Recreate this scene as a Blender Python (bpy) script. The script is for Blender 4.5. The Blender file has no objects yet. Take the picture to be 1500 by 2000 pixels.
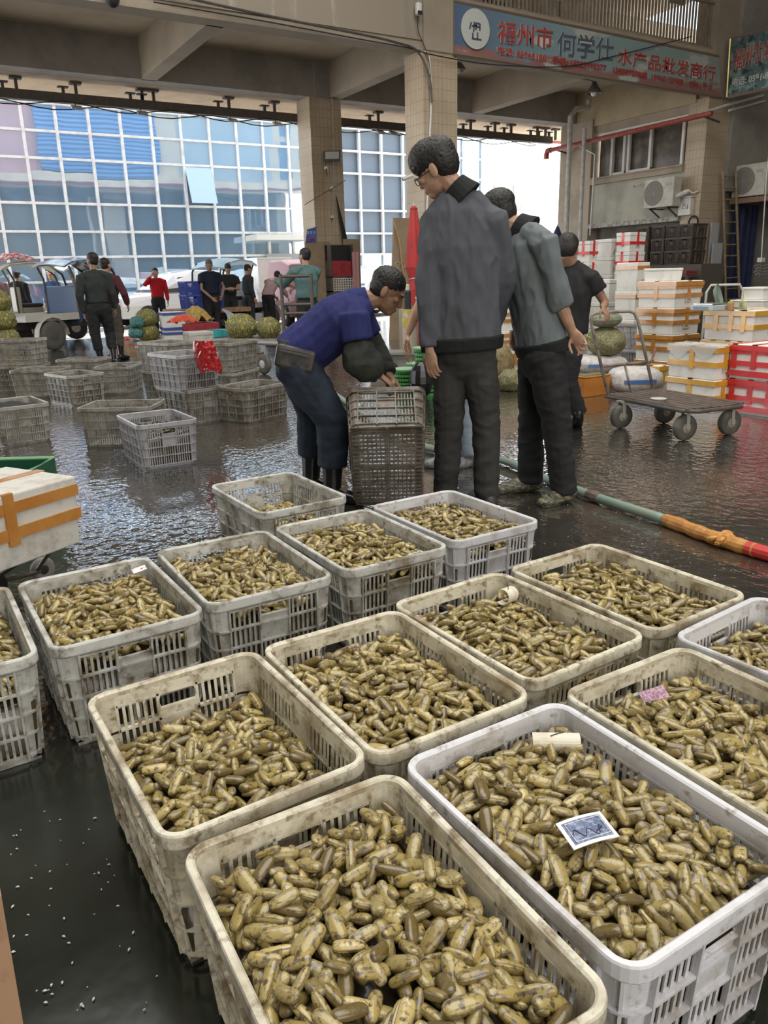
import bpy, math, random
import numpy as np
from mathutils import Vector, Matrix, noise
random.seed(7); rng = np.random.default_rng(7)
sc = bpy.context.scene; COL = sc.collection
PI = math.pi
def R_(d): return math.radians(d)
# ---------------------------------------------------------------- camera, world, lights
# world axes: X runs along the open front of the market hall, Y goes out to the street, Z is up
EYE = Vector((0, 0, 1.26)); PITCH = 0.29619; ROLL = -0.026645; FPX = 1504.6; YAW = R_(31)
FW = Vector((math.sin(YAW), math.cos(YAW), 0)); RT = Vector((math.cos(YAW), -math.sin(YAW), 0)); UP = Vector((0, 0, 1))
_fwd = FW*math.cos(PITCH) - UP*math.sin(PITCH); _dn = -(FW*math.sin(PITCH) + UP*math.cos(PITCH))
_x = RT*math.cos(ROLL) - _dn*math.sin(ROLL); _y = RT*math.sin(ROLL) + _dn*math.cos(ROLL)
cam = bpy.data.cameras.new('camera'); camo = bpy.data.objects.new('camera', cam); COL.objects.link(camo)
m3 = Matrix((_x, -_y, -_fwd)).transposed(); camo.matrix_world = Matrix.Translation(EYE) @ m3.to_4x4()
cam.sensor_fit = 'VERTICAL'; cam.sensor_height = 24; cam.lens = FPX/2000*24; cam.clip_start = .03; cam.clip_end = 400
sc.camera = camo
sc.view_settings.view_transform = 'Standard'; sc.view_settings.look = 'None'
sc.view_settings.gamma = 1; sc.view_settings.exposure = 0.6; sc.view_settings.use_curve_mapping = False
w = bpy.data.worlds.new('sky'); sc.world = w; w.use_nodes = True
nt = w.node_tree; bg = nt.nodes['Background']
tc = nt.nodes.new('ShaderNodeTexCoord'); sep = nt.nodes.new('ShaderNodeSeparateXYZ'); rp = nt.nodes.new('ShaderNodeValToRGB')
nt.links.new(tc.outputs['Generated'], sep.inputs[0]); nt.links.new(sep.outputs['Z'], rp.inputs[0]); nt.links.new(rp.outputs[0], bg.inputs[0])
rp.color_ramp.elements[0].position = 0; rp.color_ramp.elements[0].color = (3.2, 3.1, 2.95, 1)
rp.color_ramp.elements[1].position = .25; rp.color_ramp.elements[1].color = (.72, .86, 1, 1)
bg.inputs[1].default_value = 1.6
sun = bpy.data.lights.new('sun', 'SUN'); sun.energy = 2.8; sun.angle = R_(2); sun.color = (1, .93, .82)
suno = bpy.data.objects.new('sun', sun); COL.objects.link(suno)
suno.rotation_euler = Vector((.62, .38, 1.15)).to_track_quat('Z', 'Y').to_euler()
def area(name, loc, size, power, color, aim=(0, 0, -1), sy=None):
    l = bpy.data.lights.new(name, 'AREA'); l.shape = 'RECTANGLE'; l.size = size; l.size_y = sy or size; l.energy = power; l.color = color
    o = bpy.data.objects.new(name, l); COL.objects.link(o); o.location = loc
    o.rotation_euler = (-Vector(aim)).to_track_quat('Z', 'Y').to_euler(); return o
TOP_FILL = area('overhead_fill', (3.5, 3, 10.7), 11, 1150, (1, .98, .93), sy=14)  # added overhead fill lamp standing in for daylight, no source seen
REAR = area('rear_fill', (4, -7.6, 4.2), 16, 620, (1, .97, .92), aim=(.25, 1, -.02), sy=7)  # added frontal fill lamp behind the camera; the wall there is closed
# ---------------------------------------------------------------- pixel <-> place helpers (1500x2000 frame)
def ray(u, v):
    a, b = (u-750)/FPX, (v-1000)/FPX
    return _fwd + _x*a + _y*b
def on_z(u, v, z=0.0): r = ray(u, v); return EYE + r*((z-EYE.z)/r.z)
def on_y(u, v, y): r = ray(u, v); return EYE + r*(y/r.y)
def on_x(u, v, x): r = ray(u, v); return EYE + r*(x/r.x)
def P(u, v, d): r = ray(u, v); return EYE + r*(d/r.dot(FW))      # d = level distance ahead
def proj(p):
    q = Vector(p)-EYE; z = q.dot(_fwd); return 750+FPX*q.dot(_x)/z, 1000+FPX*q.dot(_y)/z
# ---------------------------------------------------------------- materials
MATS = {}
def mat(name, c, rough=.6, c2=None, sc_=6, thr=(.45, .62), bump=0, bsc=40, metal=0, spec=.5, alpha=1, coat=0, c3=None, sc3=30, thr3=(.55, .7), emit=None, detail=6, trans=0, stretch=None, rrand=None):
    if name in MATS: return MATS[name]
    m = bpy.data.materials.new(name); m.use_nodes = True; t = m.node_tree; b = t.nodes['Principled BSDF']; MATS[name] = m
    L = t.links.new; N = t.nodes.new
    b.inputs['Base Color'].default_value = (*c, 1); b.inputs['Roughness'].default_value = rough; b.inputs['Metallic'].default_value = metal
    b.inputs['Specular IOR Level'].default_value = spec; b.inputs['Alpha'].default_value = alpha; b.inputs['Coat Weight'].default_value = coat
    b.inputs['Transmission Weight'].default_value = trans; b.inputs['Coat Roughness'].default_value = .1
    vec = None
    if c2 or c3 or bump or rrand:
        tcn = N('ShaderNodeTexCoord'); oi = N('ShaderNodeObjectInfo'); mul = N('ShaderNodeMath'); mul.operation = 'MULTIPLY'; mul.inputs[1].default_value = 37
        add = N('ShaderNodeVectorMath'); L(oi.outputs['Random'], mul.inputs[0]); L(tcn.outputs['Object'], add.inputs[0]); L(mul.outputs[0], add.inputs[1]); vec = add.outputs[0]
        if stretch:
            mp = N('ShaderNodeMapping'); mp.inputs['Scale'].default_value = stretch; L(vec, mp.inputs[0]); vec = mp.outputs[0]
    col = None
    def layer(prev, cc, s, th):
        n = N('ShaderNodeTexNoise'); n.inputs['Scale'].default_value = s; n.inputs['Detail'].default_value = detail; n.inputs['Roughness'].default_value = .65; L(vec, n.inputs['Vector'])
        r = N('ShaderNodeMapRange'); r.inputs[1].default_value = th[0]; r.inputs[2].default_value = th[1]; L(n.outputs[0], r.inputs[0])
        mx = N('ShaderNodeMix'); mx.data_type = 'RGBA'; L(r.outputs[0], mx.inputs[0])
        if prev is None: mx.inputs[6].default_value = (*c, 1)
        else: L(prev, mx.inputs[6])
        mx.inputs[7].default_value = (*cc, 1); return mx.outputs[2], r.outputs[0]
    if c2: col, f = layer(col, c2, sc_, thr)
    if c3: col, f3 = layer(col, c3, sc3, thr3)
    if rrand:
        mr = N('ShaderNodeMapRange'); L(oi.outputs['Random'], mr.inputs[0]); mr.inputs[3].default_value = rrand[0]; mr.inputs[4].default_value = rrand[1]
        hs = N('ShaderNodeHueSaturation'); L(mr.outputs[0], hs.inputs['Value'])
        if col is not None: L(col, hs.inputs['Color'])
        else: hs.inputs['Color'].default_value = (*c, 1)
        col = hs.outputs[0]
    if col is not None: L(col, b.inputs['Base Color'])
    if bump:
        n = N('ShaderNodeTexNoise'); n.inputs['Scale'].default_value = bsc; n.inputs['Detail'].default_value = 4; L(vec, n.inputs['Vector'])
        bp = N('ShaderNodeBump'); bp.inputs['Strength'].default_value = bump; bp.inputs['Distance'].default_value = .01; L(n.outputs[0], bp.inputs['Height']); L(bp.outputs[0], b.inputs['Normal'])
    if emit: b.inputs['Emission Color'].default_value = (*emit[0], 1); b.inputs['Emission Strength'].default_value = emit[1]
    return m
# ---------------------------------------------------------------- mesh builder
class MB:
    def __init__(s): s.v = []; s.f = []
    def add(s, vs, fs):
        n = len(s.v); s.v += [tuple(x) for x in vs]; s.f += [tuple(i+n for i in f) for f in fs]; return s
    def hexa(s, p): return s.add(p, [(0, 3, 2, 1), (4, 5, 6, 7), (0, 1, 5, 4), (1, 2, 6, 5), (2, 3, 7, 6), (3, 0, 4, 7)])
    def box(s, c, d, M=None):
        x, y, z = d[0]/2, d[1]/2, d[2]/2; c = Vector(c)
        p = [Vector(q) for q in ((-x, -y, -z), (x, -y, -z), (x, y, -z), (-x, y, -z), (-x, -y, z), (x, -y, z), (x, y, z), (-x, y, z))]
        if M is not None: p = [M @ q for q in p]
        return s.hexa([q+c for q in p])
    def bx(s, x0, x1, y0, y1, z0, z1): return s.box(((x0+x1)/2, (y0+y1)/2, (z0+z1)/2), (abs(x1-x0), abs(y1-y0), abs(z1-z0)))
    def bar(s, a, b, w, h=None, up=(0, 0, 1)):
        a = Vector(a); b = Vector(b); d = b-a; l = d.length; t = d.normalized(); u = Vector(up)
        if abs(t.dot(u)) > .97: u = Vector((1, 0, 0))
        x = t.cross(u).normalized(); z = x.cross(t).normalized(); M = Matrix((x, t, z)).transposed()
        return s.box((a+b)/2, (w, l, h or w), M)
    def tube(s, pts, rad, n=10, side=None, cap='flat', closed=False):
        pts = [Vector(p) for p in pts]; k = len(pts)
        if not isinstance(rad, (list, tuple)): rad = [rad]*k
        rad = [r if isinstance(r, (list, tuple)) else (r, r) for r in rad]
        T = []
        for i in range(k):
            if closed: t = pts[(i+1) % k]-pts[i-1]
            else: t = pts[min(i+1, k-1)]-pts[max(i-1, 0)]
            T.append(t.normalized() if t.length > 1e-9 else Vector((0, 0, 1)))
        if cap == 'round' and not closed:
            r0 = min(rad[0]); r1 = min(rad[-1])
            f = lambda r, m: (r[0]*m, r[1]*m)
            pts = [pts[0]-T[0]*r0*.92, pts[0]-T[0]*r0*.6]+pts+[pts[-1]+T[-1]*r1*.6, pts[-1]+T[-1]*r1*.92]
            rad = [f(rad[0], .38), f(rad[0], .8)]+rad+[f(rad[-1], .8), f(rad[-1], .38)]; T = [T[0]]*2+T+[T[-1]]*2; k += 4
        sd = Vector(side) if side is not None else None
        if sd is None:
            sd = T[0].cross(Vector((0, 0, 1)))
            if sd.length < .1: sd = Vector((1, 0, 0))
        vs = []
        for i in range(k):
            x = sd-T[i]*sd.dot(T[i])
            if x.length < 1e-4: x = T[i].orthogonal()
            x.normalize(); y = T[i].cross(x)
            if side is None: sd = x
            for j in range(n):
                a = 2*PI*j/n; vs.append(pts[i]+x*(rad[i][0]*math.cos(a))+y*(rad[i][1]*math.sin(a)))
        fs = []
        for i in range(k if closed else k-1):
            for j in range(n):
                a, b = i*n+j, i*n+(j+1) % n; c, d = ((i+1) % k)*n+(j+1) % n, ((i+1) % k)*n+j
                fs.append((a, b, c, d))
        if not closed: fs += [tuple(reversed(range(n))), tuple(range((k-1)*n, k*n))]
        return s.add(vs, fs)
    def cyl(s, a, b, r, n=16, r2=None): return s.tube([a, b], [r, r2 if r2 is not None else r], n)
    def ell(s, c, r, ax=None, n=14, m=9):
        c = Vector(c); ax = ax or (Vector((1, 0, 0)), Vector((0, 1, 0)), Vector((0, 0, 1)))
        vs = []; fs = []
        for i in range(m+1):
            th = PI*i/m
            for j in range(n):
                ph = 2*PI*j/n; vs.append(c+ax[0]*(r[0]*math.sin(th)*math.cos(ph))+ax[1]*(r[1]*math.sin(th)*math.sin(ph))+ax[2]*(r[2]*math.cos(th)))
        for i in range(m):
            for j in range(n): fs.append((i*n+j, (i+1)*n+j, (i+1)*n+(j+1) % n, i*n+(j+1) % n))
        return s.add(vs, fs)
    def lathe(s, prof, c=(0, 0, 0), n=20, M=None):
        c = Vector(c); vs = []; k = len(prof)
        for r, z in prof:
            for j in range(n):
                q = Vector((r*math.cos(2*PI*j/n), r*math.sin(2*PI*j/n), z)); vs.append((M @ q if M is not None else q)+c)
        fs = [(i*n+j, i*n+(j+1) % n, (i+1)*n+(j+1) % n, (i+1)*n+j) for i in range(k-1) for j in range(n)]
        fs += [tuple(reversed(range(n))), tuple(range((k-1)*n, k*n))]
        return s.add(vs, fs)
    def prism(s, poly, v):     # poly of 3D points, extruded by v
        n = len(poly); v = Vector(v); p = [Vector(q) for q in poly]
        return s.add(p+[q+v for q in p], [tuple(reversed(range(n))), tuple(range(n, 2*n))]+[(i, (i+1) % n, (i+1) % n+n, i+n) for i in range(n)])
    def quad(s, a, b, c, d): return s.add([a, b, c, d], [(0, 1, 2, 3)])
    def sheet(s, grid, th=.004):   # grid[i][j] of points -> thin cloth with real thickness
        h, w_ = len(grid), len(grid[0]); g = [[Vector(q) for q in r] for r in grid]; top = []; bot = []
        for i in range(h):
            for j in range(w_):
                a = g[min(i+1, h-1)][j]-g[max(i-1, 0)][j]; b = g[i][min(j+1, w_-1)]-g[i][max(j-1, 0)]; n = a.cross(b)
                n = n.normalized() if n.length > 1e-9 else Vector((0, 0, 1)); top.append(g[i][j]+n*th/2); bot.append(g[i][j]-n*th/2)
        o = h*w_; fs = []
        for i in range(h-1):
            for j in range(w_-1):
                a, b, c, d = i*w_+j, i*w_+j+1, (i+1)*w_+j+1, (i+1)*w_+j; fs += [(a, b, c, d), (d+o, c+o, b+o, a+o)]
        for j in range(w_-1): fs += [(j+1, j, j+o, j+1+o), ((h-1)*w_+j, (h-1)*w_+j+1, (h-1)*w_+j+1+o, (h-1)*w_+j+o)]
        for i in range(h-1): fs += [(i*w_, (i+1)*w_, (i+1)*w_+o, i*w_+o), ((i+1)*w_+w_-1, i*w_+w_-1, i*w_+w_-1+o, (i+1)*w_+w_-1+o)]
        return s.add(top+bot, fs)
    def build(s, name, m, parent=None, origin=None, smooth=False, bevel=0, world=False):
        o_ = Vector(origin) if origin is not None else None
        if world and parent is not None: o_ = parent.location
        vs = s.v if o_ is None else [(x-o_.x, y-o_.y, z-o_.z) for x, y, z in s.v]
        me = bpy.data.meshes.new(name); me.from_pydata(vs, [], s.f); me.update()
        if smooth: me.polygons.foreach_set('use_smooth', [True]*len(me.polygons))
        me.materials.append(m); o = bpy.data.objects.new(name, me); COL.objects.link(o)
        if parent is not None: o.parent = parent
        elif o_ is not None: o.location = o_
        if bevel:
            md = o.modifiers.new('b', 'BEVEL'); md.width = bevel; md.segments = 2; md.limit_method = 'ANGLE'
        return o
def tag(o, label=None, cat=None, group=None, kind=None):
    if label: o['label'] = label
    if cat: o['category'] = cat
    if group: o['group'] = group
    if kind: o['kind'] = kind
    return o
def thing(name, label, cat, loc=(0, 0, 0), rz=0, group=None):
    o = bpy.data.objects.new(name, None); COL.objects.link(o); o.location = loc; o.rotation_euler = (0, 0, rz); o.empty_display_size = .1
    return tag(o, label, cat, group)
def copy_tree(o, loc=None, rz=None, label=None, group=None, matmap=None, parent=None):
    c = o.copy(); COL.objects.link(c); c.parent = parent
    if loc is not None: c.location = loc
    if rz is not None: c.rotation_euler = (0, 0, rz)
    if label: c['label'] = label
    if group: c['group'] = group
    if matmap and c.type == 'MESH':
        for s_ in c.material_slots: s_.link = 'OBJECT'
        for s_, o_ in zip(c.material_slots, o.material_slots): s_.material = matmap.get(o_.material.name, o_.material)
    for ch in o.children: copy_tree(ch, matmap=matmap, parent=c)
    return c
def struct(name, mb, m, **k): return tag(mb.build(name, m, **k), kind='structure')
def solid(name, mb, m, label, cat, group=None, **k): return tag(mb.build(name, m, **k), label, cat, group)
# ================================================================ SETTING
M_plaster = mat('hall_plaster', (.40, .335, .26), .85, c2=(.31, .26, .20), sc_=.9, thr=(.4, .7), bump=.15, bsc=25)
M_soffit = mat('cream_soffit', (.72, .55, .38), .8, c2=(.60, .45, .30), sc_=1.5)
M_beamdark = mat('beam_paint', (.36, .33, .30), .85, c2=(.28, .26, .24), sc_=1.2)
M_steel = mat('dark_steel', (.10, .095, .09), .55, metal=.4, c2=(.16, .12, .09), sc_=9)
M_redpaint = mat('red_paint', (.42, .09, .07), .5, c2=(.28, .07, .05), sc_=8)
M_white = mat('white_plastic', (.78, .78, .75), .4, c2=(.62, .6, .56), sc_=7, thr=(.5, .75))
M_black = mat('black_rubber', (.025, .025, .027), .6)
M_pipe = mat('grey_pipe', (.55, .55, .52), .45, c2=(.40, .38, .34), sc_=6)
def tile_mat():
    m = bpy.data.materials.new('column_tiles'); m.use_nodes = True; t = m.node_tree; b = t.nodes['Principled BSDF']; N = t.nodes.new; L = t.links.new
    g = N('ShaderNodeNewGeometry'); s = N('ShaderNodeSeparateXYZ'); L(g.outputs['Position'], s.inputs[0])
    a = N('ShaderNodeMath'); a.operation = 'ADD'; L(s.outputs[0], a.inputs[0]); L(s.outputs[1], a.inputs[1])
    def fr(src, p, w_):
        d = N('ShaderNodeMath'); d.operation = 'DIVIDE'; L(src, d.inputs[0]); d.inputs[1].default_value = p
        f = N('ShaderNodeMath'); f.operation = 'FRACT'; L(d.outputs[0], f.inputs[0]); c = N('ShaderNodeMath'); c.operation = 'LESS_THAN'; L(f.outputs[0], c.inputs[0]); c.inputs[1].default_value = w_; return c.outputs[0]
    mx = N('ShaderNodeMath'); mx.operation = 'MAXIMUM'; L(fr(a.outputs[0], .105, .09), mx.inputs[0]); L(fr(s.outputs[2], .21, .05), mx.inputs[1])
    n = N('ShaderNodeTexNoise'); n.inputs['Scale'].default_value = 1.4; n.inputs['Detail'].default_value = 6; L(g.outputs['Position'], n.inputs['Vector'])
    r = N('ShaderNodeValToRGB'); L(n.outputs[0], r.inputs[0]); r.color_ramp.elements[0].position = .35; r.color_ramp.elements[0].color = (.46, .36, .25, 1); r.color_ramp.elements[1].position = .7; r.color_ramp.elements[1].color = (.60, .50, .37, 1)
    m2 = N('ShaderNodeMix'); m2.data_type = 'RGBA'; L(mx.outputs[0], m2.inputs[0]); L(r.outputs[0], m2.inputs[6]); m2.inputs[7].default_value = (.36, .28, .2, 1); L(m2.outputs[2], b.inputs['Base Color']); b.inputs['Roughness'].default_value = .45
    return m
M_tile = tile_mat()
def floor_mat(name, c1, c2, c3, wet=(.42, .58), rwet=.04, rdry=.38, bump=.22, spec=.5, near=False, coat=0):
    m = bpy.data.materials.new(name); m.use_nodes = True; t = m.node_tree; b = t.nodes['Principled BSDF']; N = t.nodes.new; L = t.links.new
    g = N('ShaderNodeNewGeometry'); pos = g.outputs['Position']
    def ns(scale, det=5, rough=.6, st=None):
        n = N('ShaderNodeTexNoise'); n.inputs['Scale'].default_value = scale; n.inputs['Detail'].default_value = det; n.inputs['Roughness'].default_value = rough
        if st: mp = N('ShaderNodeMapping'); mp.inputs['Scale'].default_value = st; L(pos, mp.inputs[0]); L(mp.outputs[0], n.inputs['Vector'])
        else: L(pos, n.inputs['Vector'])
        return n.outputs[0]
    def mr(src, a, b_, c, d): r = N('ShaderNodeMapRange'); L(src, r.inputs[0]); r.inputs[1].default_value = a; r.inputs[2].default_value = b_; r.inputs[3].default_value = c; r.inputs[4].default_value = d; return r.outputs[0]
    big = ns(.55, 4); mid = ns(5, 8, .7); fine = ns(60, 3)
    mx = N('ShaderNodeMix'); mx.data_type = 'RGBA'; L(mr(big, .4, .6, 0, 1), mx.inputs[0]); mx.inputs[6].default_value = (*c1, 1); mx.inputs[7].default_value = (*c2, 1)
    m2 = N('ShaderNodeMix'); m2.data_type = 'RGBA'; L(mr(mid, .5, .75, 0, .8), m2.inputs[0]); L(mx.outputs[2], m2.inputs[6]); m2.inputs[7].default_value = (*c3, 1); cout = m2.outputs[2]
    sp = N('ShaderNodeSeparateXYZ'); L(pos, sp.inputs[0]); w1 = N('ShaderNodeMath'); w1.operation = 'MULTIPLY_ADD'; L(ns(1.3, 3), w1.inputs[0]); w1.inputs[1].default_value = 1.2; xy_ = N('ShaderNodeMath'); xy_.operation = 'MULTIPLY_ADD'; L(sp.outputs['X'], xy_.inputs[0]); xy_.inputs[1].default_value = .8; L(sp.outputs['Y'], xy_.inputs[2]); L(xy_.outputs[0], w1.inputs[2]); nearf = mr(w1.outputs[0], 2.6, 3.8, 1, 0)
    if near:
        m3 = N('ShaderNodeMix'); m3.data_type = 'RGBA'; L(nearf, m3.inputs[0]); L(cout, m3.inputs[6]); m3.inputs[7].default_value = (.010, .013, .009, 1); cout = m3.outputs[2]  # dark green near floor, its dark roof reflection painted into the colour
    L(cout, b.inputs['Base Color'])
    rgh = mr(ns(.8, 6, .6), wet[0], wet[1], rwet, rdry)
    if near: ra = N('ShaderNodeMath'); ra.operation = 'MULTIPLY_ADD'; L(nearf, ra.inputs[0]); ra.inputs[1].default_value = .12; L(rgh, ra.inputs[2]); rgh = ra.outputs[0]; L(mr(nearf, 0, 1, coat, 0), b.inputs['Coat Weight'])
    L(rgh, b.inputs['Roughness']); b.inputs['Specular IOR Level'].default_value = spec; b.inputs['Coat Weight'].default_value = coat; b.inputs['Coat Roughness'].default_value = .02; b.inputs['Coat IOR'].default_value = 1.6
    rip = ns(17, 2, .5, (1, .8, 1)); rough_ = N('ShaderNodeMath'); rough_.operation = 'MULTIPLY_ADD'; L(fine, rough_.inputs[0]); rough_.inputs[1].default_value = .012; L(rip, rough_.inputs[2])
    bp = N('ShaderNodeBump'); st_ = mr(ns(.45, 3), .35, .6, bump*.35, bump)
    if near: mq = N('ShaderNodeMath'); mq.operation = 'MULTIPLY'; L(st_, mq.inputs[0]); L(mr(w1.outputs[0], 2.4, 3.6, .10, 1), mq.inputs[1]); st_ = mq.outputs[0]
    L(st_, bp.inputs['Strength']); bp.inputs['Distance'].default_value = .010; L(rough_.outputs[0], bp.inputs['Height']); L(bp.outputs[0], b.inputs['Normal']); L(bp.outputs[0], b.inputs['Coat Normal'])
    return m
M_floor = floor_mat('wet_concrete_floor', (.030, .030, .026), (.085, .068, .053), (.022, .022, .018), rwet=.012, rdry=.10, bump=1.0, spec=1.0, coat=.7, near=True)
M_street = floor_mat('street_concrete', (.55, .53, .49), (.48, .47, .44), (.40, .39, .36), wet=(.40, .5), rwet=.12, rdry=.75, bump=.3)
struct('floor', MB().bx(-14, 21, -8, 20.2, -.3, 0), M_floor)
struct('street_floor', MB().bx(-30, 60, 20.2, 60, -.3, -.005), M_street)
# outer line (Y 18.7) and inner line (Y 14.15)
struct('beam_outer', MB().bx(-12, 18.3, 18.7, 19.2, 5.5, 6.3), M_beamdark)
struct('soffit_overhang', MB().bx(-12, 24, 19.2, 21.35, 5.52, 5.9), M_soffit)
struct('trim_overhang', MB().bx(-12, 24, 21.35, 21.5, 5.46, 5.56), mat('maroon_fascia', (.25, .06, .05), .6))
struct('trim_fascia', MB().bx(-12, 24, 21.35, 21.48, 5.56, 5.9), M_soffit)
struct('ceiling', MB().bx(-12, 19.3, 14.15, 19.2, 6.3, 6.45), mat('ceiling_plaster', (.50, .42, .31), .9, c2=(.40, .33, .24), sc_=.8, thr=(.4, .65)))
struct('beam_inner', MB().bx(-12, 19.3, 14.15, 14.55, 5.5, 6.3), M_plaster)
struct('wall_upper', MB().bx(-12, 9.65, 14.12, 14.5, 5.66, 12), mat('stained_wall', (.35, .30, .235), .85, c2=(.50, .46, .38), sc_=2.2, thr=(.58, .72), stretch=(1.6, 1, .22), c3=(.26, .22, .17), sc3=.8))
struct('parapet_upper', MB().bx(10.5, 18.5, 14.18, 14.5, 6.3, 6.5), M_plaster)
for i, (x0, x1) in enumerate(((1.0, 1.32), (5.39, 5.71), (9.95, 10.28), (14.40, 14.72))):
    struct('beam_cross', MB().bx(x0, x1, 14.5, 18.75, 5.5, 6.32), M_plaster)
struct('beam_cross', MB().bx(18.35, 18.9, 14.5, 19.2, 5.32, 6.32), mat('yellow_plaster', (.52, .43, .28), .85, c2=(.44, .36, .24), sc_=1))
struct('column_outer', MB().bx(9.41, 10.28, 18.68, 19.38, 0, 5.5), M_tile)
struct('column_outer', MB().bx(.55, 1.42, 18.68, 19.38, 0, 5.5), M_tile)
struct('column_head', MB().bx(9.55, 10.15, 18.6, 19.1, 5.5, 6.3), M_beamdark)
struct('column_inner', MB().bx(9.66, 10.5, 14.13, 14.8, 0, 5.5), M_tile)
struct('column_inner_top', MB().bx(9.66, 10.44, 14.1, 14.8, 5.5, 12), M_plaster)
struct('column_right', MB().bx(18.39, 19.3, 14.13, 14.72, 0, 5.4), M_tile)
struct('column_right_top', MB().bx(18.45, 19.3, 14.1, 14.7, 5.4, 12), M_plaster)
# right wall (faces -X) at X 18.4, Y 14.7 - 19.1
M_wallr = mat('grey_green_wall', (.50, .49, .41), .8, c2=(.40, .38, .31), sc_=1.2)
M_wallb = mat('tan_wall', (.42, .35, .27), .8, c2=(.33, .28, .21), sc_=1.4)
struct('wall_right', MB().bx(18.42, 18.8, 14.7, 18.0, 2.62, 3.72), M_wallr)
struct('wall_right_lower', MB().bx(18.7, 18.9, 14.7, 18.3, 0, 2.62), mat('dark_wall', (.22, .20, .17), .85, c2=(.15, .14, .12), sc_=2))
struct('wall_right_upper', MB().bx(18.42, 18.8, 14.7, 18.0, 5.12, 5.5), M_wallb)
struct('wall_right_corner', MB().bx(18.3, 18.9, 18.0, 19.3, 0, 5.5), M_wallb)
struct('trim_1', MB().bx(18.3, 18.75, 14.72, 18.0, 2.5, 2.62), mat('ledge_concrete', (.52, .50, .46), .7, c2=(.30, .27, .23), sc_=9, thr=(.45, .55)))
struct('trim_2', MB().bx(18.3, 18.7, 14.72, 18.0, 3.72, 3.86).bx(18.25, 18.7, 14.72, 18.0, 3.86, 3.90), M_wallb)
M_glassd = mat('dim_window_glass', (.10, .09, .075), .12, c2=(.19, .17, .14), sc_=1.5, spec=.6)
win = tag(MB().bx(18.62, 18.66, 14.75, 17.95, 3.9, 5.12).build('window_1', M_glassd), kind='structure')
fr = MB()
for a, b in ((16.88, 17.42), (15.95, 16.80)):
    fr.bx(18.48, 18.56, a, a+.08, 3.92, 5.05).bx(18.48, 18.56, b-.08, b, 3.92, 5.05).bx(18.5, 18.56, a, b, 3.92, 3.99).bx(18.5, 18.56, a, b, 4.98, 5.05)
fr.bx(18.5, 18.56, 14.9, 14.97, 3.92, 5.05).bx(18.48, 18.54, 14.75, 17.95, 5.05, 5.12)
fr.build('window_frame', mat('aluminium_frame', (.80, .78, .72), .45), win)
struct('wall_side', MB().bx(20.9, 21.1, -8, 14.4, 0, 12), mat('dim_grey_wall', (.27, .25, .22), .85, c2=(.20, .19, .17), sc_=1.1))
struct('beam_side', MB().bx(19.25, 20.9, 14.0, 14.7, 3.2, 12), mat('grey_wall_panel', (.36, .34, .30), .85, c2=(.28, .26, .23), sc_=1))
struct('wall_behind_column', MB().bx(19.25, 20.95, 14.3, 14.5, 0, 3.2), mat('grey_wall_panel', (.36, .34, .30)))
# upper floor behind the railing, with two small openings to the daylight
_u = [on_y(u, 10, 17.2).x for u in (1000, 1040, 1082, 1096)]
struct('wall_upper_back', MB().bx(10.5, _u[0], 17.2, 17.3, 6.45, 8).bx(_u[1], _u[2], 17.2, 17.3, 6.45, 8).bx(_u[3], 27, 17.2, 17.3, 6.45, 8).bx(10.5, 19.3, 17.2, 17.3, 6.4, 6.9), mat('upstairs_wall', (.30, .26, .20), .9))
if 0: struct('wall_upper_back', MB().bx(10.5, 12.15, 17.2, 17.3, 6.45, 8).bx(13.0, 13.75, 17.2, 17.3, 6.45, 8).bx(14.3, 19.3, 17.2, 17.3, 6.45, 8).bx(12.15, 14.3, 17.2, 17.3, 6.45, 6.9), mat('upstairs_wall', (.30, .26, .20), .9))
struct('ceiling_upper', MB().bx(-12, 19.3, 14.2, 20.4, 8.0, 8.2), M_plaster)
struct('wall_upper_sun_block', MB().bx(10.4, 21, 14.12, 14.5, 7.9, 12), M_plaster)  # unseen wall above the railing, added to keep the sun out
# unseen roof added over the yard to dim its daylight, gap panelled over
rf = MB().bx(-14, 21.2, 11.3, 14.1, 11.0, 11.2).bx(-14, 21.2, -8, -4.8, 11.0, 11.2).bx(-14, -2, -4.8, 11.3, 11.0, 11.2).bx(10, 21.2, -4.8, 11.3, 11.0, 11.2)
struct('added_yard_roof', rf, M_plaster)
struct('sun_block_panel', MB().bx(-2.2, 10.2, -5, 11.5, 11.0, 11.06), mat('milky_roof_panel', (.75, .78, .78), .6))  # added opaque panel closing the roof gap against sun and sky
struct('wall_left', MB().bx(-14.2, -14, -8, 14.1, 0, 11.2), M_plaster)
struct('wall_back', MB().bx(-14, 21, -8.2, -8, 0, 11.2), M_plaster)
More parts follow.
